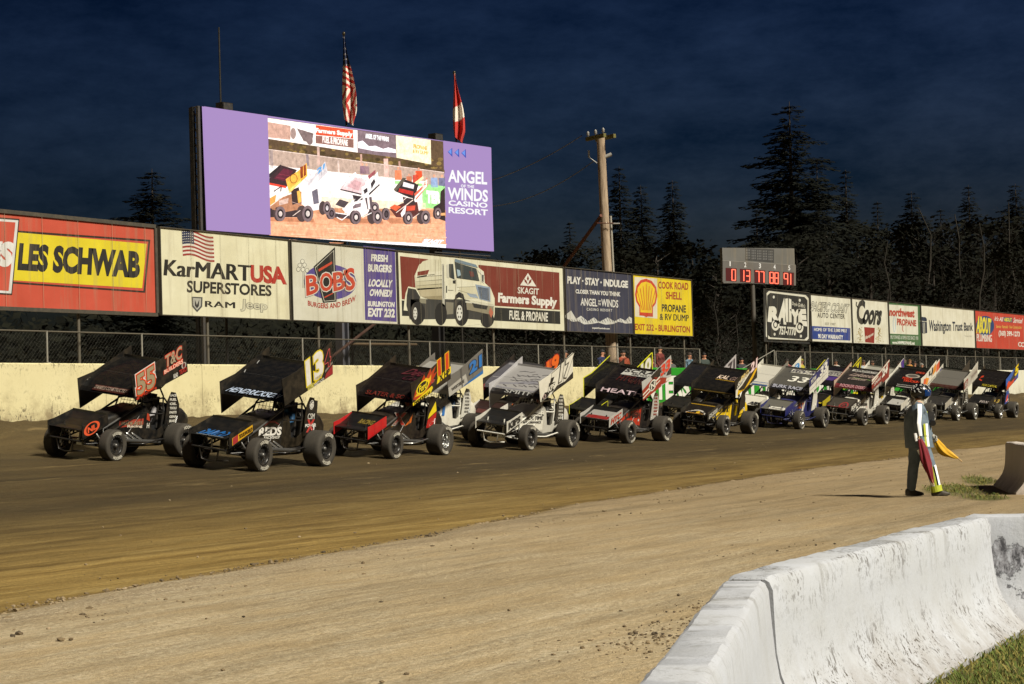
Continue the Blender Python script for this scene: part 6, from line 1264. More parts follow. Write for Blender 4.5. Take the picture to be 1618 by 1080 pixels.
      lart=[('p', '#4a2f80', [(.78, .0), (1, .0), (1, 1), (.80, .96), (.86, .5)]), ('p', '#d8c41c', [(.2, .1), (.66, .0), (.7, .4), (.4, .5)]), ('t', "75", .56, .45, .80, .82, '#6d6a66', .05)], hart=[('p', Y_, [(.2, .1), (.9, .2), (.9, .7), (.4, .7)])]),
 dict(pos=(82.1, 25.3, 0), label="sprint car with a plain grey wing top and off-white side panels, partly behind the flagman", foil='#5d5a54', lb='#b3afa4', hood='#3a3732', nose='#2a2826', rims=('silver', 'silver'), tube='silver', strip='#3a1c18', rb='#c4c0b3', rbi='#c4c0b3',
      lart=[('p', '#7d332e', [(.0, .16), (.28, .20), (.28, .74), (0, .70)]), ('t', "RR", .05, .28, .24, .62, '#b3a8a0', .05), ('p', '#a39d92', [(.46, .2), (.95, .3), (.95, .8), (.46, .74)]), ('t', "TITAN", .5, .4, .92, .6, '#8d7f78', .03)], rart=[('t', "88", .74, .40, .92, .86, '#3d3d8c', .06)], nlb='#a39d90', hart=[('p', '#a8a49a', [(.2, .1), (.9, .1), (.9, .5), (.3, .5)])]),
 dict(pos=(85.6, 28.1, 0), label="sprint car with an orange and blue side panel, behind the white and red lettered car", foil='#1a1a18', lb='#cfc8bc', hood='#2a2826', nose='#4a4c3a', rims=('black', 'black'), rb='#17331a', rbi='#1c3a1c',
      lart=[('p', '#c85a3c', [(.6, .3), (1, .2), (1, .9), (.7, .8)])], rart=[('p', '#e0521a', [(.02, .45), (.10, .42), (.60, .80), (.60, 1), (.3, .95), (.0, .9)]), ('p', '#1f3f80', [(.10, .40), (.3, .40), (.8, .8), (.8, 1), (.60, .97), (.60, .78)])]),
 dict(pos=(87.4, 25.0, 0), label="black sprint car with blue, orange and yellow side panel, rightmost in the inner row", foil='#171412', lb='#2a2a30', hood='#1c1a1a', nose='#151414', rims=('silver', 'black'), tube='black', nerf='silver', rb='#171412',
      lart=[('p', '#2456a8', [(.0, .4), (.5, .6), (.7, 1), (.0, 1)]), ('p', '#c8401c', [(.05, .04), (.8, .04), (.95, .2), (.4, .3), (.2, .6), (.1, .5)], 2), ('p', '#2456a8', [(.6, .0), (1, .0), (1, .3), (.7, .3)], 2), ('o', "5", .72, .40, .94, .94, '#d8bf1c', '#5a3010', .08, .1)], fart=[('t', "FOX CAPITAL", .28, .03, .72, .11, '#a8981c', .06), ('p', '#a83018', [(.1, .3), (.2, .25), (.16, .6), (.1, .55)])],
      nart=[('t', "FOX", .5, .3, .9, .6, '#8d8480', .06)], hart=[('p', '#b0943c', [(.2, .2), (.8, .3), (.9, .6), (.4, .6)])], sail='#2a4a90', sart=[('p', '#c8401c', [(.1, .7), (-.2, .8), (-.2, 1.1), (.0, 1.0)], .6)], stickers=2),
 dict(pos=(89.9, 28.0, 0), label="dark sprint car at the right edge of the photo, only a rear tyre in view", foil='#171716', lb='#2a2826', hood='#1a1a1a', nose='#171716', rims=('black', 'black')),
]
car_mats = []
for c in CARS: car_mats.append(make_car(c)[1])
# ================================================================== PEOPLE
def skin_body(name, verts, edges, root, levels=1):
    """one continuous body grown from a jointed skeleton; verts: (x, y, z, rx, ry)"""
    me = bpy.data.meshes.new(name); me.from_pydata([v[:3] for v in verts], edges, [])
    o = bpy.data.objects.new(name, me); COL.objects.link(o)
    md = o.modifiers.new("skin", 'SKIN'); md.use_smooth_shade = True
    for i, v in enumerate(verts):
        sv = me.skin_vertices[0].data[i]; sv.radius = (v[3], v[4] if len(v) > 4 else v[3]); sv.use_root = (i == root)
    sb_ = o.modifiers.new("subsurf", 'SUBSURF'); sb_.levels = levels; sb_.render_levels = levels
    dg = bpy.context.evaluated_depsgraph_get(); m2 = bpy.data.meshes.new_from_object(o.evaluated_get(dg))
    bpy.data.objects.remove(o); bpy.data.meshes.remove(me); m2.name = name; return m2
def skin_mats(me, mats, pick):
    me.materials.clear()
    for m in mats: me.materials.append(m)
    for p in me.polygons: p.material_index = pick(p.center)
skin_m = paint('#b07a5c', 0.6, 0, 0.0)
def hand(mb, wrist, along, side, mat, s=1.0):
    """palm, four unequal curled fingers and a thumb; along = wrist to knuckles, side = towards the thumb"""
    a = Vector(along).normalized(); d = Vector(side); d = (d - a * d.dot(a)).normalized(); n = a.cross(d); w = Vector(wrist)
    mb.tube([w, w + a * .045 * s, w + a * .085 * s], [.026 * s, .040 * s, .036 * s], mat, 8)
    for k, ln in enumerate((.072, .08, .075, .06)):
        b0 = w + a * .082 * s + d * (.028 - .019 * k) * s; p1 = b0 + (a * .75 + n * .55).normalized() * ln * .45 * s; p2 = p1 + (a * -.1 + n * 1.0).normalized() * ln * .35 * s; p3 = p2 + (a * -.9 + n * .35).normalized() * ln * .28 * s
        mb.tube([b0, p1, p2, p3], [.0105 * s, .010 * s, .009 * s, .007 * s], mat, 6)
    b0 = w + a * .035 * s + d * .030 * s; p1 = b0 + (a * .6 + d * .7 + n * .3).normalized() * .035 * s; p2 = p1 + (a * .5 + n * .9).normalized() * .03 * s
    mb.tube([b0, p1, p2], [.013 * s, .011 * s, .008 * s], mat, 6)
def band(mb, pts, rad, mat, face=Vector((0, -1, 0)), half=35, shift=0.0, n=6):
    """a strip lying on a limb, turned towards face"""
    pts = [Vector(p) for p in pts]; rows = []
    for i, p in enumerate(pts):
        d = (pts[min(i + 1, len(pts) - 1)] - pts[max(i - 1, 0)]).normalized(); f = (face - d * face.dot(d)).normalized(); s = d.cross(f)
        rows.append([p + (f * math.cos(R(shift + half * (2 * k / n - 1))) + s * math.sin(R(shift + half * (2 * k / n - 1)))) * (rad[i] if hasattr(rad, '__len__') else rad) for k in range(n + 1)])
    for i in range(len(rows) - 1):
        for k in range(n): mb.add([rows[i][k], rows[i][k + 1], rows[i + 1][k + 1], rows[i + 1][k]], [(0, 1, 2, 3)], mat, True)

# ---- the flagman, walking to the right of the photograph
FM = at_z(1456, 784, 0.0)
fx = Vector((right_w.x, right_w.y, 0)).normalized(); fy = Vector((-fx.y, fx.x, 0))
Mf = Matrix((fx, fy, Vector((0, 0, 1)))).transposed().to_4x4(); Mf.translation = Vector((FM.x, FM.y, ground_z(FM.x, FM.y) + .01))
fl = empty("person", mw=Mf); tag(fl, "person in dark safety suit with glowing white stripes, helmeted, carrying two furled flags", "person")
V_ = [(0, 0, .93, .16, .16), (-.02, 0, 1.10, .20, .21), (-.03, 0, 1.30, .19, .21), (-.01, 0, 1.45, .12, .15), (.02, 0, 1.56, .065, .065), (.04, 0, 1.66, .085, .085), (.04, 0, 1.76, .07, .07),
      (-.03, -.20, 1.44, .095, .095), (-.08, -.275, 1.20, .075, .075), (-.05, -.275, .98, .055, .055), (-.04, -.275, .93, .04, .04),
      (-.01, .20, 1.44, .095, .095), (.05, .27, 1.22, .075, .075), (.22, .22, 1.02, .055, .055), (.26, .21, .985, .04, .04),
      (.01, -.11, .88, .135, .135), (.14, -.13, .50, .095, .095), (.22, -.13, .14, .080, .080), (.24, -.13, .06, .06, .06),
      (-.02, .11, .88, .135, .135), (-.09, .12, .50, .095, .095), (-.14, .12, .14, .085, .085), (-.14, .12, .06, .06, .06)]
E_ = [(0, 1), (1, 2), (2, 3), (3, 4), (4, 5), (5, 6), (3, 7), (7, 8), (8, 9), (9, 10), (3, 11), (11, 12), (12, 13), (13, 14), (0, 15), (15, 16), (16, 17), (17, 18), (0, 19), (19, 20), (20, 21), (21, 22)]
suit, t, b = newmat("dark_suit"); oc = t.nodes.new("ShaderNodeTexCoord").outputs['Object']
t.links.new(node_mix(t, node_noise(t, oc, 5, 6, .6), (0.040, 0.060, 0.082), (0.20, 0.26, 0.32)), b.inputs['Base Color']); b.inputs['Roughness'].default_value = 0.8; node_bump(t, b, node_noise(t, oc, 9, 5, .6), .6, .03)
bm_ = skin_body("body", V_, E_, 0, 2); skin_mats(bm_, [suit, skin_m, paint('#a39a86', .8, 0, 0)], lambda c: (2 if c.z < 1.60 and abs(c.y) < .09 else 1) if c.z > 1.515 and abs(c.y) < .11 else 0); link("body", bm_, fl)
tape = paint('#fbfdff', 0.45, 0, 0.0); lime = paint('#a8b02c', 0.7, 0, 0.1); glove = paint('#9c9a92', 0.7, 0, 0.2)
co = MB()                                           # jacket skirt
JK = ((.80, .235, .25, .0), (.92, .225, .245, -.01), (1.05, .222, .24, -.02), (1.18, .215, .235, -.025), (1.30, .205, .225, -.03), (1.40, .17, .20, -.02))
rings = []
for z, rx, ry, cx in [((1 - k_) * a[0] + k_ * b2[0], (1 - k_) * a[1] + k_ * b2[1], (1 - k_) * a[2] + k_ * b2[2], (1 - k_) * a[3] + k_ * b2[3]) for a, b2 in zip(JK, JK[1:]) for k_ in (0, .33, .66)]:
    rings.append([Vector((cx + (rx + .008 * math.sin(k * 2.6 + z * 9)) * math.cos(R(k * 15)), (ry + .006 * math.sin(k * 1.9)) * math.sin(R(k * 15)), z)) for k in range(24)])
co.loft(rings, suit, True, False); jm = co.mesh("jacket")
def crumple(me, amp, sc):
    for v in me.vertices:
        n_ = noise.noise(v.co * sc) + .5 * noise.noise(v.co * sc * 2.3); d_ = Vector((v.co.x, v.co.y, 0)); v.co += d_.normalized() * n_ * amp if d_.length > .01 else Vector()
crumple(jm, .016, 7); crumple(bm_, .010, 11); link("jacket", jm, fl)
st = MB()
band(st, [(-.045, -.21, 1.50), (-.055, -.25, 1.36), (-.075, -.272, 1.20), (-.06, -.272, 1.08), (-.05, -.272, 1.0)], [.10, .093, .088, .078, .07], tape, half=22, shift=-6)
band(st, [(-.12, -.272, 1.05), (-.10, -.272, .92)], [.05, .05], tape, half=40)
link("arm_stripe", st.mesh("arm_stripe"), fl)
st = MB()
for x0, w0, mm, e in ((.085, .038, tape, .004), (.045, .034, lime, .002)):
    P0 = [(x0, 1.20), (x0 + .005, 1.0), (x0 + .02, .82)]
    for (xa, za), (xb, zb_) in zip(P0, P0[1:]):
        ya = -(.235 * math.sqrt(max(0, 1 - ((xa + .015) / .225) ** 2)) + .012 + e); yb = -(.245 * math.sqrt(max(0, 1 - ((xb + .01) / .23) ** 2)) + .014 + e)
        st.face([(xa - w0 / 2, ya, za), (xa + w0 / 2, ya + .012, za), (xb + w0 / 2, yb + .012, zb_), (xb - w0 / 2, yb, zb_)], mm)
link("jacket_stripe", st.mesh("jacket_stripe"), fl)
st = MB()
leg_c = [(.02, -.115, .80), (.08, -.125, .64), (.14, -.13, .50), (.185, -.13, .30), (.225, -.13, .10)]
band(st, leg_c, [.15, .128, .112, .104, .096], tape, half=17, shift=34); band(st, leg_c, [.149, .127, .111, .103, .095], lime, half=12, shift=6)
band(st, leg_c[2:], [.112, .104, .098], tape, half=11, shift=-34); link("leg_stripe", st.mesh("leg_stripe"), fl)
st = MB(); band(st, [(.205, -.13, .17), (.225, -.13, .07)], [.108, .108], lime, half=60); link("ankle_band", st.mesh("ankle_band"), fl)
hv = MB()
for s in (-1, 1):
    hv.tube([(-.05, s * .10, 1.51), (.06, s * .12, 1.46), (.155, s * .11, 1.34), (.185, s * .06, 1.20)], .014, lime, 6)
hv.box((.185, -.06, 1.30), (.10, .15, .18), paint('#101113', .6, 0, .1)); hv.tube([(.2, .02, 1.28), (.20, -.18, 1.20)], .05, paint('#15171b', .6, 0, .1), 10)
link("harness", hv.mesh("harness"), fl)
he = MB(); black_h = paint('#0d0e10', 0.25, 0, 0.05); rr_ = random.Random(4)
sh = []
for j in range(15):
    th = math.pi * j / 14; sh.append([Vector((.05 + .158 * math.sin(th) * math.cos(R(k * 15)) * 1.06, .135 * math.sin(th) * math.sin(R(k * 15)), 1.715 + .152 * math.cos(th) + (.02 if th > 2.2 else 0))) for k in range(24)])
he.loft(sh, black_h, True, False)
for _ in range(34):
    a, th = R(180 + rr_.random() * 170), .5 + 1.0 * rr_.random(); l_ = .12 + .2 * rr_.random(); pp = []
    for q in (0, .5, 1):
        aa, tt = a + l_ * q, th + .14 * q * (1 if rr_.random() < .7 else -1); pp.append(Vector((.05 + .161 * math.sin(tt) * math.cos(aa) * 1.06, .138 * math.sin(tt) * math.sin(aa), 1.715 + .155 * math.cos(tt))))
    he.tube(pp, .006, paint('#b9b9b6', .4, 0, 0), 4)
helm = link("helmet", he.mesh("helmet"), fl)
vi = MB(); rows = []
for j in range(6):
    th = R(72 + 8.5 * j); rows.append([Vector((.05 + .166 * math.sin(th) * math.cos(R(-75 + 150 * k / 14)) * 1.06, .142 * math.sin(th) * math.sin(R(-75 + 150 * k / 14)), 1.715 + .152 * math.cos(th))) for k in range(15)])
for j in range(5):
    for k in range(14): vi.add([rows[j][k], rows[j][k + 1], rows[j + 1][k + 1], rows[j + 1][k]], [(0, 1, 2, 3)], paint('#123a78', .12, .5, 0), True)
link("visor", vi.mesh("visor"), helm)
for (x, y) in ((.24, -.13), (-.14, .12)):
    bt = MB(); br_ = []
    for (dx, w, z0, z1) in ((-.10, .03, .015, .10), (-.08, .045, 0, .12), (0, .05, 0, .13), (.08, .052, 0, .085), (.15, .05, 0, .065), (.20, .03, .01, .045)): br_.append(rrect(x + dx, w, z0, z1, .03, .012)); 
    for r_ in br_:
        for p in r_: p.y += y
    bt.loft(br_, paint('#15140f', .6, 0, .5)); link("boot", bt.mesh("boot"), fl)
hm_ = MB(); hand(hm_, (-.045, -.275, .95), (.1, -.05, -1), (1, .0, 0), glove, 1.1); link("hand", hm_.mesh("hand"), fl)
hm_ = MB(); hand(hm_, (.26, .21, 1.0), (.55, -.1, -.8), (.5, -.6, .3), glove, 1.1); link("hand", hm_.mesh("hand"), fl)
def furled(label, p0, p1, s0, stick_l, col, wid, seed, loose=0.0):
    root = empty("signal_flag", mw=Mf @ Matrix.Translation(p0)); tag(root, label, "flag"); d = (Vector(p1) - Vector(p0)); Ld = d.length; d.normalize(); u = d.cross(Vector((0, 1, 0))).normalized(); w = u.cross(d)
    mb = MB(); mb.tube([-d * .10, d * stick_l], [.012, .010], paint('#b08c5a', .6, 0, .1), 8); link("stick", mb.mesh("stick"), root)
    mb = MB(); rg = []
    for j in range(15):
        v = j / 14; rr = wid * (0.22 + 1.1 * math.sin(math.pi * min(1, v * .85 + .08)) ** 1.2) * (1 - .35 * v) ; ring = []
        for k in range(28):
            a = R(k * 360 / 28); f = rr * (1 + .34 * math.sin(5 * a + v * 5 + seed) + .15 * math.sin(11 * a + seed * 2))
            ring.append(d * (s0 + (Ld - s0) * v) + u * (math.cos(a) * f - loose * math.sin(v * 3.1)) + w * math.sin(a) * f * .55)
        rg.append(ring)
    mb.loft(rg, paint(col, .8, 0, .05), True, True); link("cloth", mb.mesh("cloth"), root)
furled("red flag furled round its stick, held against the flagman's leg", (-.05, -.335, .90), (.13, -.345, .22), -.05, .74, '#741522', .060, 1.0)
furled("yellow flag half rolled on a wooden stick, pointing forward from the flagman's hand", (.30, .20, .93), (.66, .14, .60), -.02, .58, '#c99a16', .056, 2.4, .05)

# ---- drivers strapped into the nearer cars
DV = [(.34, 0, .70, .16, .15), (.30, 0, .90, .16, .17), (.28, 0, 1.06, .10, .12), (.30, 0, 1.14, .06, .06), (.33, 0, 1.24, .09, .09), (.30, .20, 1.04, .075, .075), (.46, .27, .88, .06, .06), (.74, .14, .98, .045, .045), (.30, -.20, 1.04, .075, .075), (.46, -.27, .88, .06, .06), (.74, -.14, .98, .045, .045), (.55, .12, .66, .09, .09), (.95, .13, .70, .06, .06), (.55, -.12, .66, .09, .09), (.95, -.13, .70, .06, .06)]
DE = [(0, 1), (1, 2), (2, 3), (3, 4), (2, 5), (5, 6), (6, 7), (2, 8), (8, 9), (9, 10), (0, 11), (11, 12), (0, 13), (13, 14)]
dm = skin_body("body", DV, DE, 0, 1); skin_mats(dm, [paint('#8a8a8a')], lambda c: 0)
hb = MB(); sh = []
for j in range(11):
    th = math.pi * j / 10; sh.append([Vector((.345 + .145 * math.sin(th) * math.cos(R(k * 20)), .125 * math.sin(th) * math.sin(R(k * 20)), 1.265 + .14 * math.cos(th))) for k in range(18)])
hb.loft(sh, paint('#888888', .3), True, False); dhm = hb.mesh("helmet")
vb = MB(); band(vb, [(.345, 0, 1.24), (.345, 0, 1.31)], .15, paint('#0a0c12', .1, 0, 0), Vector((1, 0, 0)), 75, 0, 12); dvm = vb.mesh("visor")
dgm = []
for s in (1, -1): gb_ = MB(); hand(gb_, (.74, .14 * s, .985), (.9, -.2 * s, .25), (-.1, -.8 * s, .5), paint('#1a1a1c', .7), .95); dgm.append(gb_.mesh("hand"))
def driver(i, suit_c, helm_c, label):
    root = empty("person", mw=car_mats[i] @ ROLL); tag(root, label, "person", "drivers strapped into the sprint cars")
    for n, me, c in (("body", dm, suit_c), ("helmet", dhm, helm_c), ("hand", dgm[0], None), ("hand", dgm[1], None)):
        o = link(n, me, root)
        if c: o.material_slots[0].link = 'OBJECT'; o.material_slots[0].material = paint(c, 0.5, 0, 0.15)
        if n == "helmet": link("visor", dvm, o)
for a in ((0, '#9a979a', '#17171c', "person in grey racing suit seated in the black orange-numbered 55 car"), (1, '#1f4a6e', '#1a1a1d', "person in blue racing suit seated in the black 13 car"), (2, '#26221f', '#a3502a', "person in dark racing suit seated in the flamed 11 car"), (3, '#28425c', '#3a5070', "person in navy racing suit seated in the grey and white 21 car"), (4, '#3a3836', '#8c4a30', "person seated in the white car with black slash lettering"), (6, '#2a2022', '#6a6866', "person seated in the black and red 33 car"), (8, '#3a3424', '#9c9a96', "person seated in the black and golden yellow car"), (10, '#22284a', '#9a9a9c', "person seated in the royal blue and white car"), (12, '#8d8a84', '#8c8630', "person in pale suit seated in the maroon and white 24 car"), (14, '#55524e', '#7a7876', "person seated in the white car with a red-lettered black wing top"), (18, '#a09c96', '#6a2a24', "person seated in the rightmost black car with the blue and orange panel")): driver(*a)

# ---- people watching from behind the fence
SV = [(0, 0, .92, .14, .15), (0, 0, 1.15, .13, .17), (-.01, 0, 1.38, .12, .17), (0, 0, 1.52, .055, .055), (.02, 0, 1.60, .08, .075), (.02, 0, 1.69, .075, .07), (0, .19, 1.40, .07, .07), (.02, .24, 1.14, .055, .055), (.14, .20, .93, .04, .04), (0, -.19, 1.40, .07, .07), (.02, -.24, 1.14, .055, .055), (.14, -.20, .93, .04, .04), (0, .10, .86, .10, .10), (.01, .11, .48, .07, .07), (0, .11, .06, .05, .05), (.12, .11, .03, .04, .03), (0, -.10, .86, .10, .10), (.01, -.11, .48, .07, .07), (0, -.11, .06, .05, .05), (.12, -.11, .03, .04, .03)]
SE = [(0, 1), (1, 2), (2, 3), (3, 4), (4, 5), (2, 6), (6, 7), (7, 8), (2, 9), (9, 10), (10, 11), (0, 12), (12, 13), (13, 14), (14, 15), (0, 16), (16, 17), (17, 18), (18, 19)]
sm_ = skin_body("body", SV, SE, 0, 1); skin_mats(sm_, [paint('#555555'), skin_m, paint('#20222a', .8)], lambda c: 1 if (c.z > 1.47 and abs(c.y) < .12) or (c.z < .97 and c.x > .11 and abs(c.y) > .15) else (2 if c.z < .95 else 0))
nf = MB(); nf.tube([(.10, 0, 1.63), (.125, 0, 1.60), (.095, 0, 1.59)], [.008, .014, .008], skin_m, 6)
for s in (-1, 1): nf.lathe([(.010, -.004), (.0, .004)], paint('#14100e', .4), 8, (.098, s * .03, 1.645)); nf.tube([(.02, s * .085, 1.60), (.02, s * .09, 1.64)], .012, skin_m, 6)
nf.tube([(.098, -.022, 1.565), (.102, 0, 1.562), (.098, .022, 1.565)], .005, paint('#7d4438', .6), 5)
faceme = nf.mesh("face")
cap = MB(); rg = []
for j in range(6):
    th = math.pi * .5 * j / 5; rg.append([Vector((.01 + .098 * math.sin(th) * math.cos(R(k * 24)), .09 * math.sin(th) * math.sin(R(k * 24)), 1.675 + .085 * math.cos(th))) for k in range(15)])
cap.loft(rg, paint('#333333', .8), True, False); capm = cap.mesh("hair")
def watcher(px, py, jacket, hair, label, y=32.62, face=-90):
    p = at_y(px, py, y); root = empty("person", mw=Matrix.Translation((p.x, y, p.z - 1.77)) @ Matrix.Rotation(R(face), 4, 'Z')); tag(root, label, "person", "people watching from behind the fence")
    o = link("body", sm_, root); o.material_slots[0].link = 'OBJECT'; o.material_slots[0].material = paint(jacket, .8, 0, .1)
    h = link("hair", capm, root); h.material_slots[0].link = 'OBJECT'; h.material_slots[0].material = paint(hair, .8, 0, 0); link("face", faceme, root)
for w_ in ((878, 553, '#17161a', '#120f0d', "left person of a dark-clothed pair behind the fence, left of the wooden pole"), (892, 552, '#1c1a1e', '#2a2a2c', "right person of a dark-clothed pair behind the fence, left of the wooden pole"), (951, 551, '#1d2a55', '#17181c', "person in dark blue jacket just left of the wooden pole"), (984, 552, '#8a3614', '#17130f', "person in orange jacket just right of the wooden pole"),
           (1030, 562, '#5c161c', '#3a1418', "person in red behind the red 33 wing tip, left of two"), (1042, 546, '#641c16', '#1d1a1a', "taller person in red and black jacket behind the red 33 wing tip"), (1058, 563, '#4a4a48', '#5a564c', "person in grey behind the green wall, right of the red jackets"), (1089, 556, '#5a7688', '#3a2a20', "person in pale blue shirt behind the black and yellow car"), (1112, 556, '#26332e', '#141312', "person in dark green jacket with face turned, behind the black and yellow car"), (1171, 564, '#22242a', '#0f1012', "person in black near the slanting fence brace"),
           (1243, 566, '#6d2a34', '#241a18', "person in dull red under the black lettered billboard"), (1266, 566, '#a89c2c', '#8d8420', "person in yellow cap and jacket behind the white wing with a blue badge"), (1320, 567, '#b8b4ac', '#2a221c', "person in white shirt behind the maroon car's wing"), (1364, 568, '#a3aab0', '#4a3a30', "person in pale grey beside the purple wing tip"), (1378, 569, '#8d7a74', '#5a463a', "person in dull pink right of the purple wing tip"), (1398, 571, '#55302c', '#1c1614', "person in brown behind the maroon 24 panel"), (1420, 570, '#4a3c30', '#2a201a', "person in dark brown left of the tan jackets"),
           (1430, 568, '#9c5a24', '#4a2c18', "person in rust coloured jacket under the long white billboard"), (1437, 567, '#b07a2c', '#6a4a20', "person in tan jacket under the long white billboard"), (1445, 570, '#8d4a44', '#2a1a18', "person in faded red right of the tan jackets"), (1456, 573, '#c9c4bc', '#a8a39a', "person in white behind the white wing tip near the flagman"), (1474, 574, '#2f3a3c', '#1a1a1a', "person in dark grey at the far end of the green wall")): watcher(*w_, face=-90 + random.uniform(-30, 30) - 20)

# ================================================================== TREES
bark = paint('#2c2620', 0.95, 0, 0.0)
def leafmat(name, a, c, sc=1.3):
    m, t, b = newmat(name); oc = t.nodes.new("ShaderNodeTexCoord").outputs['Object']
    t.links.new(node_mix(t, node_ramp(t, node_noise(t, oc, sc, 5, .65), (.35, (0, 0, 0)), (.65, (1, 1, 1))), a, c), b.inputs['Base Color']); b.inputs['Roughness'].default_value = 0.9; b.inputs['Specular IOR Level'].default_value = 0.1; return m
fir = leafmat("fir_needles", (0.004, 0.0047, 0.0038), (0.0085, 0.0096, 0.0066))
leaf = leafmat("dark_leaves", (0.0036, 0.004, 0.003), (0.009, 0.0094, 0.0055), .8)
twig = paint('#26221b', 0.95, 0, 0.0)
def conifer(seed, H=20.0, Rb=4.2, bare=0.10, droop=0.32, ragged=0.5):
    rd = random.Random(seed); tr = MB(); cr = MB()
    tr.tube([(0, 0, -0.3), (.1, .05, H * .5), (0, 0, H)], [.34, .2, .02], bark, 8)
    z = H * bare
    while z < H * .995:
        k = (z - H * bare) / (H * (1 - bare)); rad = Rb * (1 - k) ** .75 * (0.5 + ragged * rd.random()) + .05; nb = 5 + int(rd.random() * 4)
        a0 = rd.random() * 6.28
        for bq in range(nb):
            a = a0 + 6.28 * bq / nb + rd.uniform(-.4, .4); ln = rad * rd.uniform(.55, 1.1); dx, dy = math.cos(a), math.sin(a); st = max(1, int(ln / .24)); lift = rd.uniform(-.05, .25) - droop * (1 - k) * .5
            for q in range(1, st + 1):
                f = q / st; r = ln * f; pz = z + lift * r - droop * .12 * r * r / max(ln, .5) + .10 * math.sin(f * 3)
                for s in range(6):
                    sz = .6 + .4 * min(1, (1 - k) * 2); w = (.10 + .17 * (1 - f)) * rd.uniform(.6, 1.3) * sz; hh = .13 * sz * rd.uniform(.6, 1.5); j = Vector((rd.uniform(-.2, .2), rd.uniform(-.2, .2), rd.uniform(-.16, .10))) * sz
                    c = Vector((dx * r, dy * r, pz)) + j; sd_ = Vector((-dy, dx, 0)) * w + Vector((dx, dy, 0)) * rd.uniform(-.15, .25); dn = Vector((dx * .22, dy * .22, -hh))
                    side_ = 1 if s % 3 == 0 else (-1 if s % 3 == 1 else 0)
                    if side_: cr.add([c, c + sd_ * side_ * 1.3 + dn * .5, c + dn + sd_ * side_ * .5], [(0, 1, 2)], fir)
                    else: cr.add([c - Vector((dx, dy, 0)) * .2, c + Vector((-dy, dx, 0)) * .09 + dn * .2, c + Vector((dx, dy, 0)) * .32 - Vector((0, 0, .05)), c + Vector((dy, -dx, 0)) * .09 + dn * .9], [(0, 1, 2, 3)], fir)
        z += (.22 + .26 * rd.random() ** 2) * (H / 20)
    return tr.mesh("trunk"), cr.mesh("crown")
def broadleaf(seed, H=13.0, Rb=3.4):
    rd = random.Random(seed); tr = MB(); cr = MB(); tr.tube([(0, 0, -.3), (.15, 0, H * .4), (.0, .1, H * .85)], [.22, .15, .04], bark, 7)
    for _ in range(34):
        a = rd.random() * 6.28; zz = H * (.28 + .66 * rd.random()); k = (zz / H - .28) / .7; rr = Rb * math.sqrt(max(.05, 1 - (2 * k - .75) ** 2 * .8)) * rd.random() ** .5
        c = Vector((math.cos(a) * rr, math.sin(a) * rr, zz)); s = .5 + .8 * rd.random(); tr.tube([(.05, 0, max(H * .2, zz - rr * .9)), tuple(c)], [.05, .012], bark, 4, False)
        for _ in range(75):
            p = c + Vector((rd.gauss(0, .5), rd.gauss(0, .5), rd.gauss(0, .42))) * s; u = Vector((rd.gauss(0, 1), rd.gauss(0, 1), rd.gauss(0, 1))).normalized(); v = u.orthogonal().normalized(); q = .10 + .12 * rd.random()
            cr.add([p - u * q, p + v * q * .6, p + u * q, p - v * q * .6], [(0, 1, 2, 3)], leaf)
    return tr.mesh("trunk"), cr.mesh("crown")
def bare_tree(seed, H=14.0):
    rd = random.Random(seed); tr = MB(); cr = MB(); pts = [Vector((0, 0, -.2))]
    for k in range(1, 8): pts.append(Vector((rd.gauss(0, .12) * k * .5, rd.gauss(0, .12) * k * .5, H * k / 7)))
    tr.tube(pts, [.13 * (1 - k / 8.2) + .01 for k in range(8)], twig, 7)
    def grow(p, d, ln, r, dep):
        q = [p]
        for _ in range(3): d = (d + Vector((rd.gauss(0, .18), rd.gauss(0, .18), .10))).normalized(); q.append(q[-1] + d * ln / 3)
        cr.tube(q, [r, r * .8, r * .55, r * .3], twig, 4, False)
        if dep:
            for _ in range(3): grow(q[rd.choice((1, 2, 3))], (d + Vector((rd.gauss(0, .6), rd.gauss(0, .6), rd.gauss(.1, .3)))).normalized(), ln * .6, r * .5, dep - 1)
    for _ in range(26):
        k = rd.uniform(.22, .98); i = min(6, int(k * 7)); p = pts[i].lerp(pts[i + 1], k * 7 - i); a = rd.random() * 6.28; grow(p, Vector((math.cos(a), math.sin(a), .75)).normalized(), (1 - k) * 3.4 + .6, .03 * (1.15 - k), 2)
    return tr.mesh("trunk"), cr.mesh("crown")
CON = [conifer(1, 20, 5.6, .08, .42, 1.0), conifer(2, 20, 3.3, .06, .38, .8), conifer(3, 20, 4.0, .14, .55, 1.0), conifer(4, 20, 2.5, .05, .30, .7)]
BRO = [broadleaf(11), broadleaf(12, 13, 2.6)]
BAR = [bare_tree(21), bare_tree(22), bare_tree(23)]
def tree(kind, px, py, y, label, name, group, rot=None, wide=1.0):
    """a tree whose top shows at (px, py), rooted y metres out"""
    p = at_y(px, py, y); src, H0 = ((CON, 20.0) if name == "fir_tree" else (BRO, 13.0) if name == "leafy_tree" else (BAR, 14.0)); me = src[kind]; s = (p.z - 1.95) / H0
    root = empty(name, (p.x, y, 1.95)); root.rotation_euler.z = random.random() * 6.28 if rot is None else rot; tag(root, label, "tree", group)
    for n, m in (("trunk", me[0]), ("crown", me[1])): o = link(n, m, root); o.scale = (s * wide * 1.12, s * wide * 1.12, s)
FG = "dark firs beyond the track wall"; BG_ = "dark leafy trees beyond the track wall"; TG = "bare trees beyond the track wall"
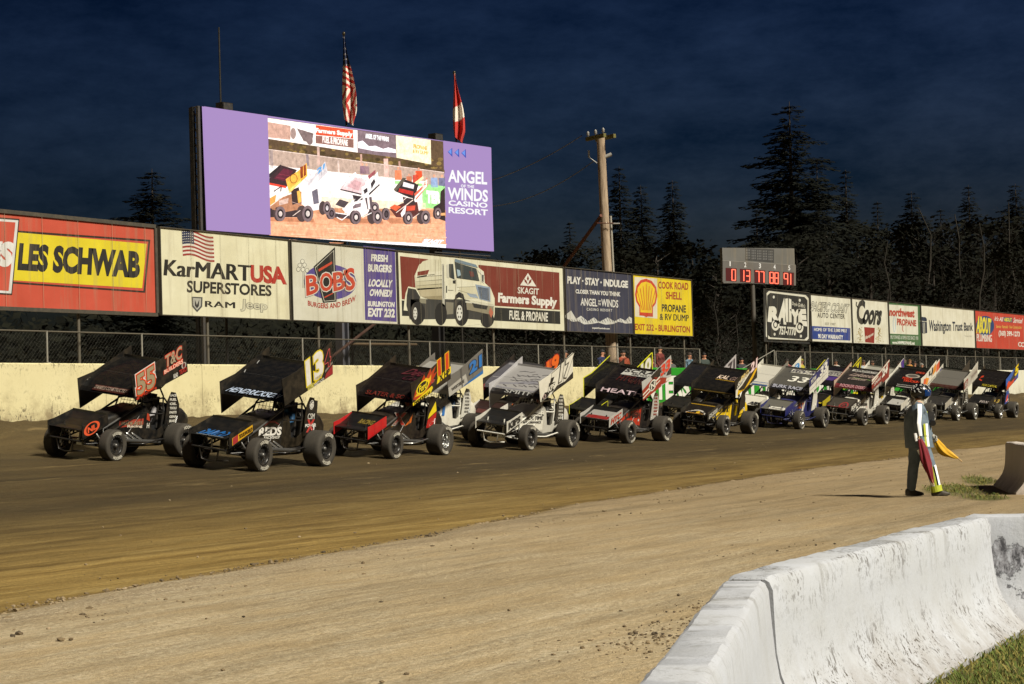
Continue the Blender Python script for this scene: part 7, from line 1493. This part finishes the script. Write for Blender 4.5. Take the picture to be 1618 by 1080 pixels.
for a in ((0, 1247, 160, 62, "tallest fir, broad and ragged, standing behind the scoreboard", 1.0), (0, 240, 266, 66, "dark fir showing above the red billboard at the left", 1.1), (1, 978, 262, 60, "fir directly behind the utility pole, tallest of the four there", .95), (2, 1012, 292, 64, "fir just right of the utility pole", .9), (2, 1062, 284, 60, "drooping fir with bare sky on its right side, left of the scoreboard", .85), (3, 900, 350, 68, "small fir left of the utility pole", 1.0),
          (3, 1336, 268, 66, "slim fir close to the right of the tallest fir", 1.0), (2, 1440, 302, 70, "fir above the long white billboard", 1.0), (3, 1386, 318, 74, "narrow fir tip between the slim fir and the fir above the white billboard", 1.0), (1, 1530, 292, 72, "fir above the red billboard at the right", .95), (2, 1604, 290, 74, "fir at the right edge of the photo", .95), (3, 1486, 330, 80, "small pointed fir between the two firs at the right", 1.0), (0, 1290, 250, 72, "fir half merged with the tallest fir on its right", .9), (3, 1195, 330, 70, "short fir half merged with the tallest fir on its left", 1.1)): tree(a[0], a[1], a[2], a[3], a[4], "fir_tree", FG, None, a[5])
for k, (px_, py_, y_) in enumerate(((830, 392, 60), (868, 384, 56), (935, 372, 54), (985, 380, 50), (1035, 372, 54), (1090, 372, 56), (1128, 402, 54), (1168, 400, 58), (1205, 372, 56), (1256, 360, 54), (1305, 348, 58), (1352, 340, 60), (1400, 346, 58), (1448, 338, 62), (1498, 344, 60), (1548, 336, 62), (1592, 334, 64), (1640, 336, 64), (1375, 372, 50), (1475, 380, 52), (1570, 376, 52), (1690, 330, 66), (780, 402, 62))):
    tree(k % 2, px_, py_, y_, "dark leafy tree in the wood behind the boards", "leafy_tree", BG_, None, 1.25)
for k, (px_, py_, y_, lb_) in enumerate(((1130, 460, 42, "pale bare sapling left of the black lettered billboard"), (1162, 480, 40, "pale bare sapling nearest the scoreboard post"), (1512, 338, 50, "tall bare tree trunk above the long white billboard"), (1592, 320, 52, "tall bare tree above the right red billboard"), (1462, 330, 52, "bare tree with a pale trunk right of the fir above the white billboard"), (1545, 352, 48, "slender bare tree left of the right edge"), (1400, 380, 48, "bare tree above the green bordered billboard"), (1090, 500, 39, "low bare sapling by the yellow billboard"))): tree(k % 3, px_, py_, y_, lb_, "bare_tree", TG)
# the wood behind, one mass, and the brush at its foot
def mass(name, n, fx0, hfun, mat, smin, smax, seed, depth):
    rd = random.Random(seed); mb = MB()
    for _ in range(n):
        x = fx0[0] + (fx0[1] - fx0[0]) * rd.random(); y = depth[0] + (depth[1] - depth[0]) * rd.random(); h = hfun(x, y); z = 1.9 + h * rd.random() ** .8
        u = Vector((rd.gauss(0, 1), rd.gauss(0, 1), rd.gauss(0, .8))).normalized(); v = u.orthogonal().normalized(); q = smin + (smax - smin) * rd.random(); p = Vector((x, y, z))
        mb.add([p - u * q, p + v * q * .55, p + u * q, p - v * q * .55], [(0, 1, 2, 3)], mat)
    o = mb.build(name); tag(o, kind='stuff'); return o
def wood_h(x, y):
    return (7.5 + 2.5 * noise.noise((x * .06, y * .05, 3)) + 2.2 * noise.noise((x * .22, y * .2, 8))) * smooth(88, 125, x) + 5.2 * (1 - smooth(88, 125, x)) + max(0, (x - 150) * .05)
mass("forest", 60000, (58, 330), wood_h, leaf, .14, .42, 5, (66, 86))
mass("undergrowth", 42000, (52, 190), lambda x, y: (2.3 + 1.5 * noise.noise((x * .12, y * .15, 1)) + .9 * noise.noise((x * .5, y * .5, 9))) * smooth(50, 82, x) + .6, leaf, .05, .13, 6, (36, 50))
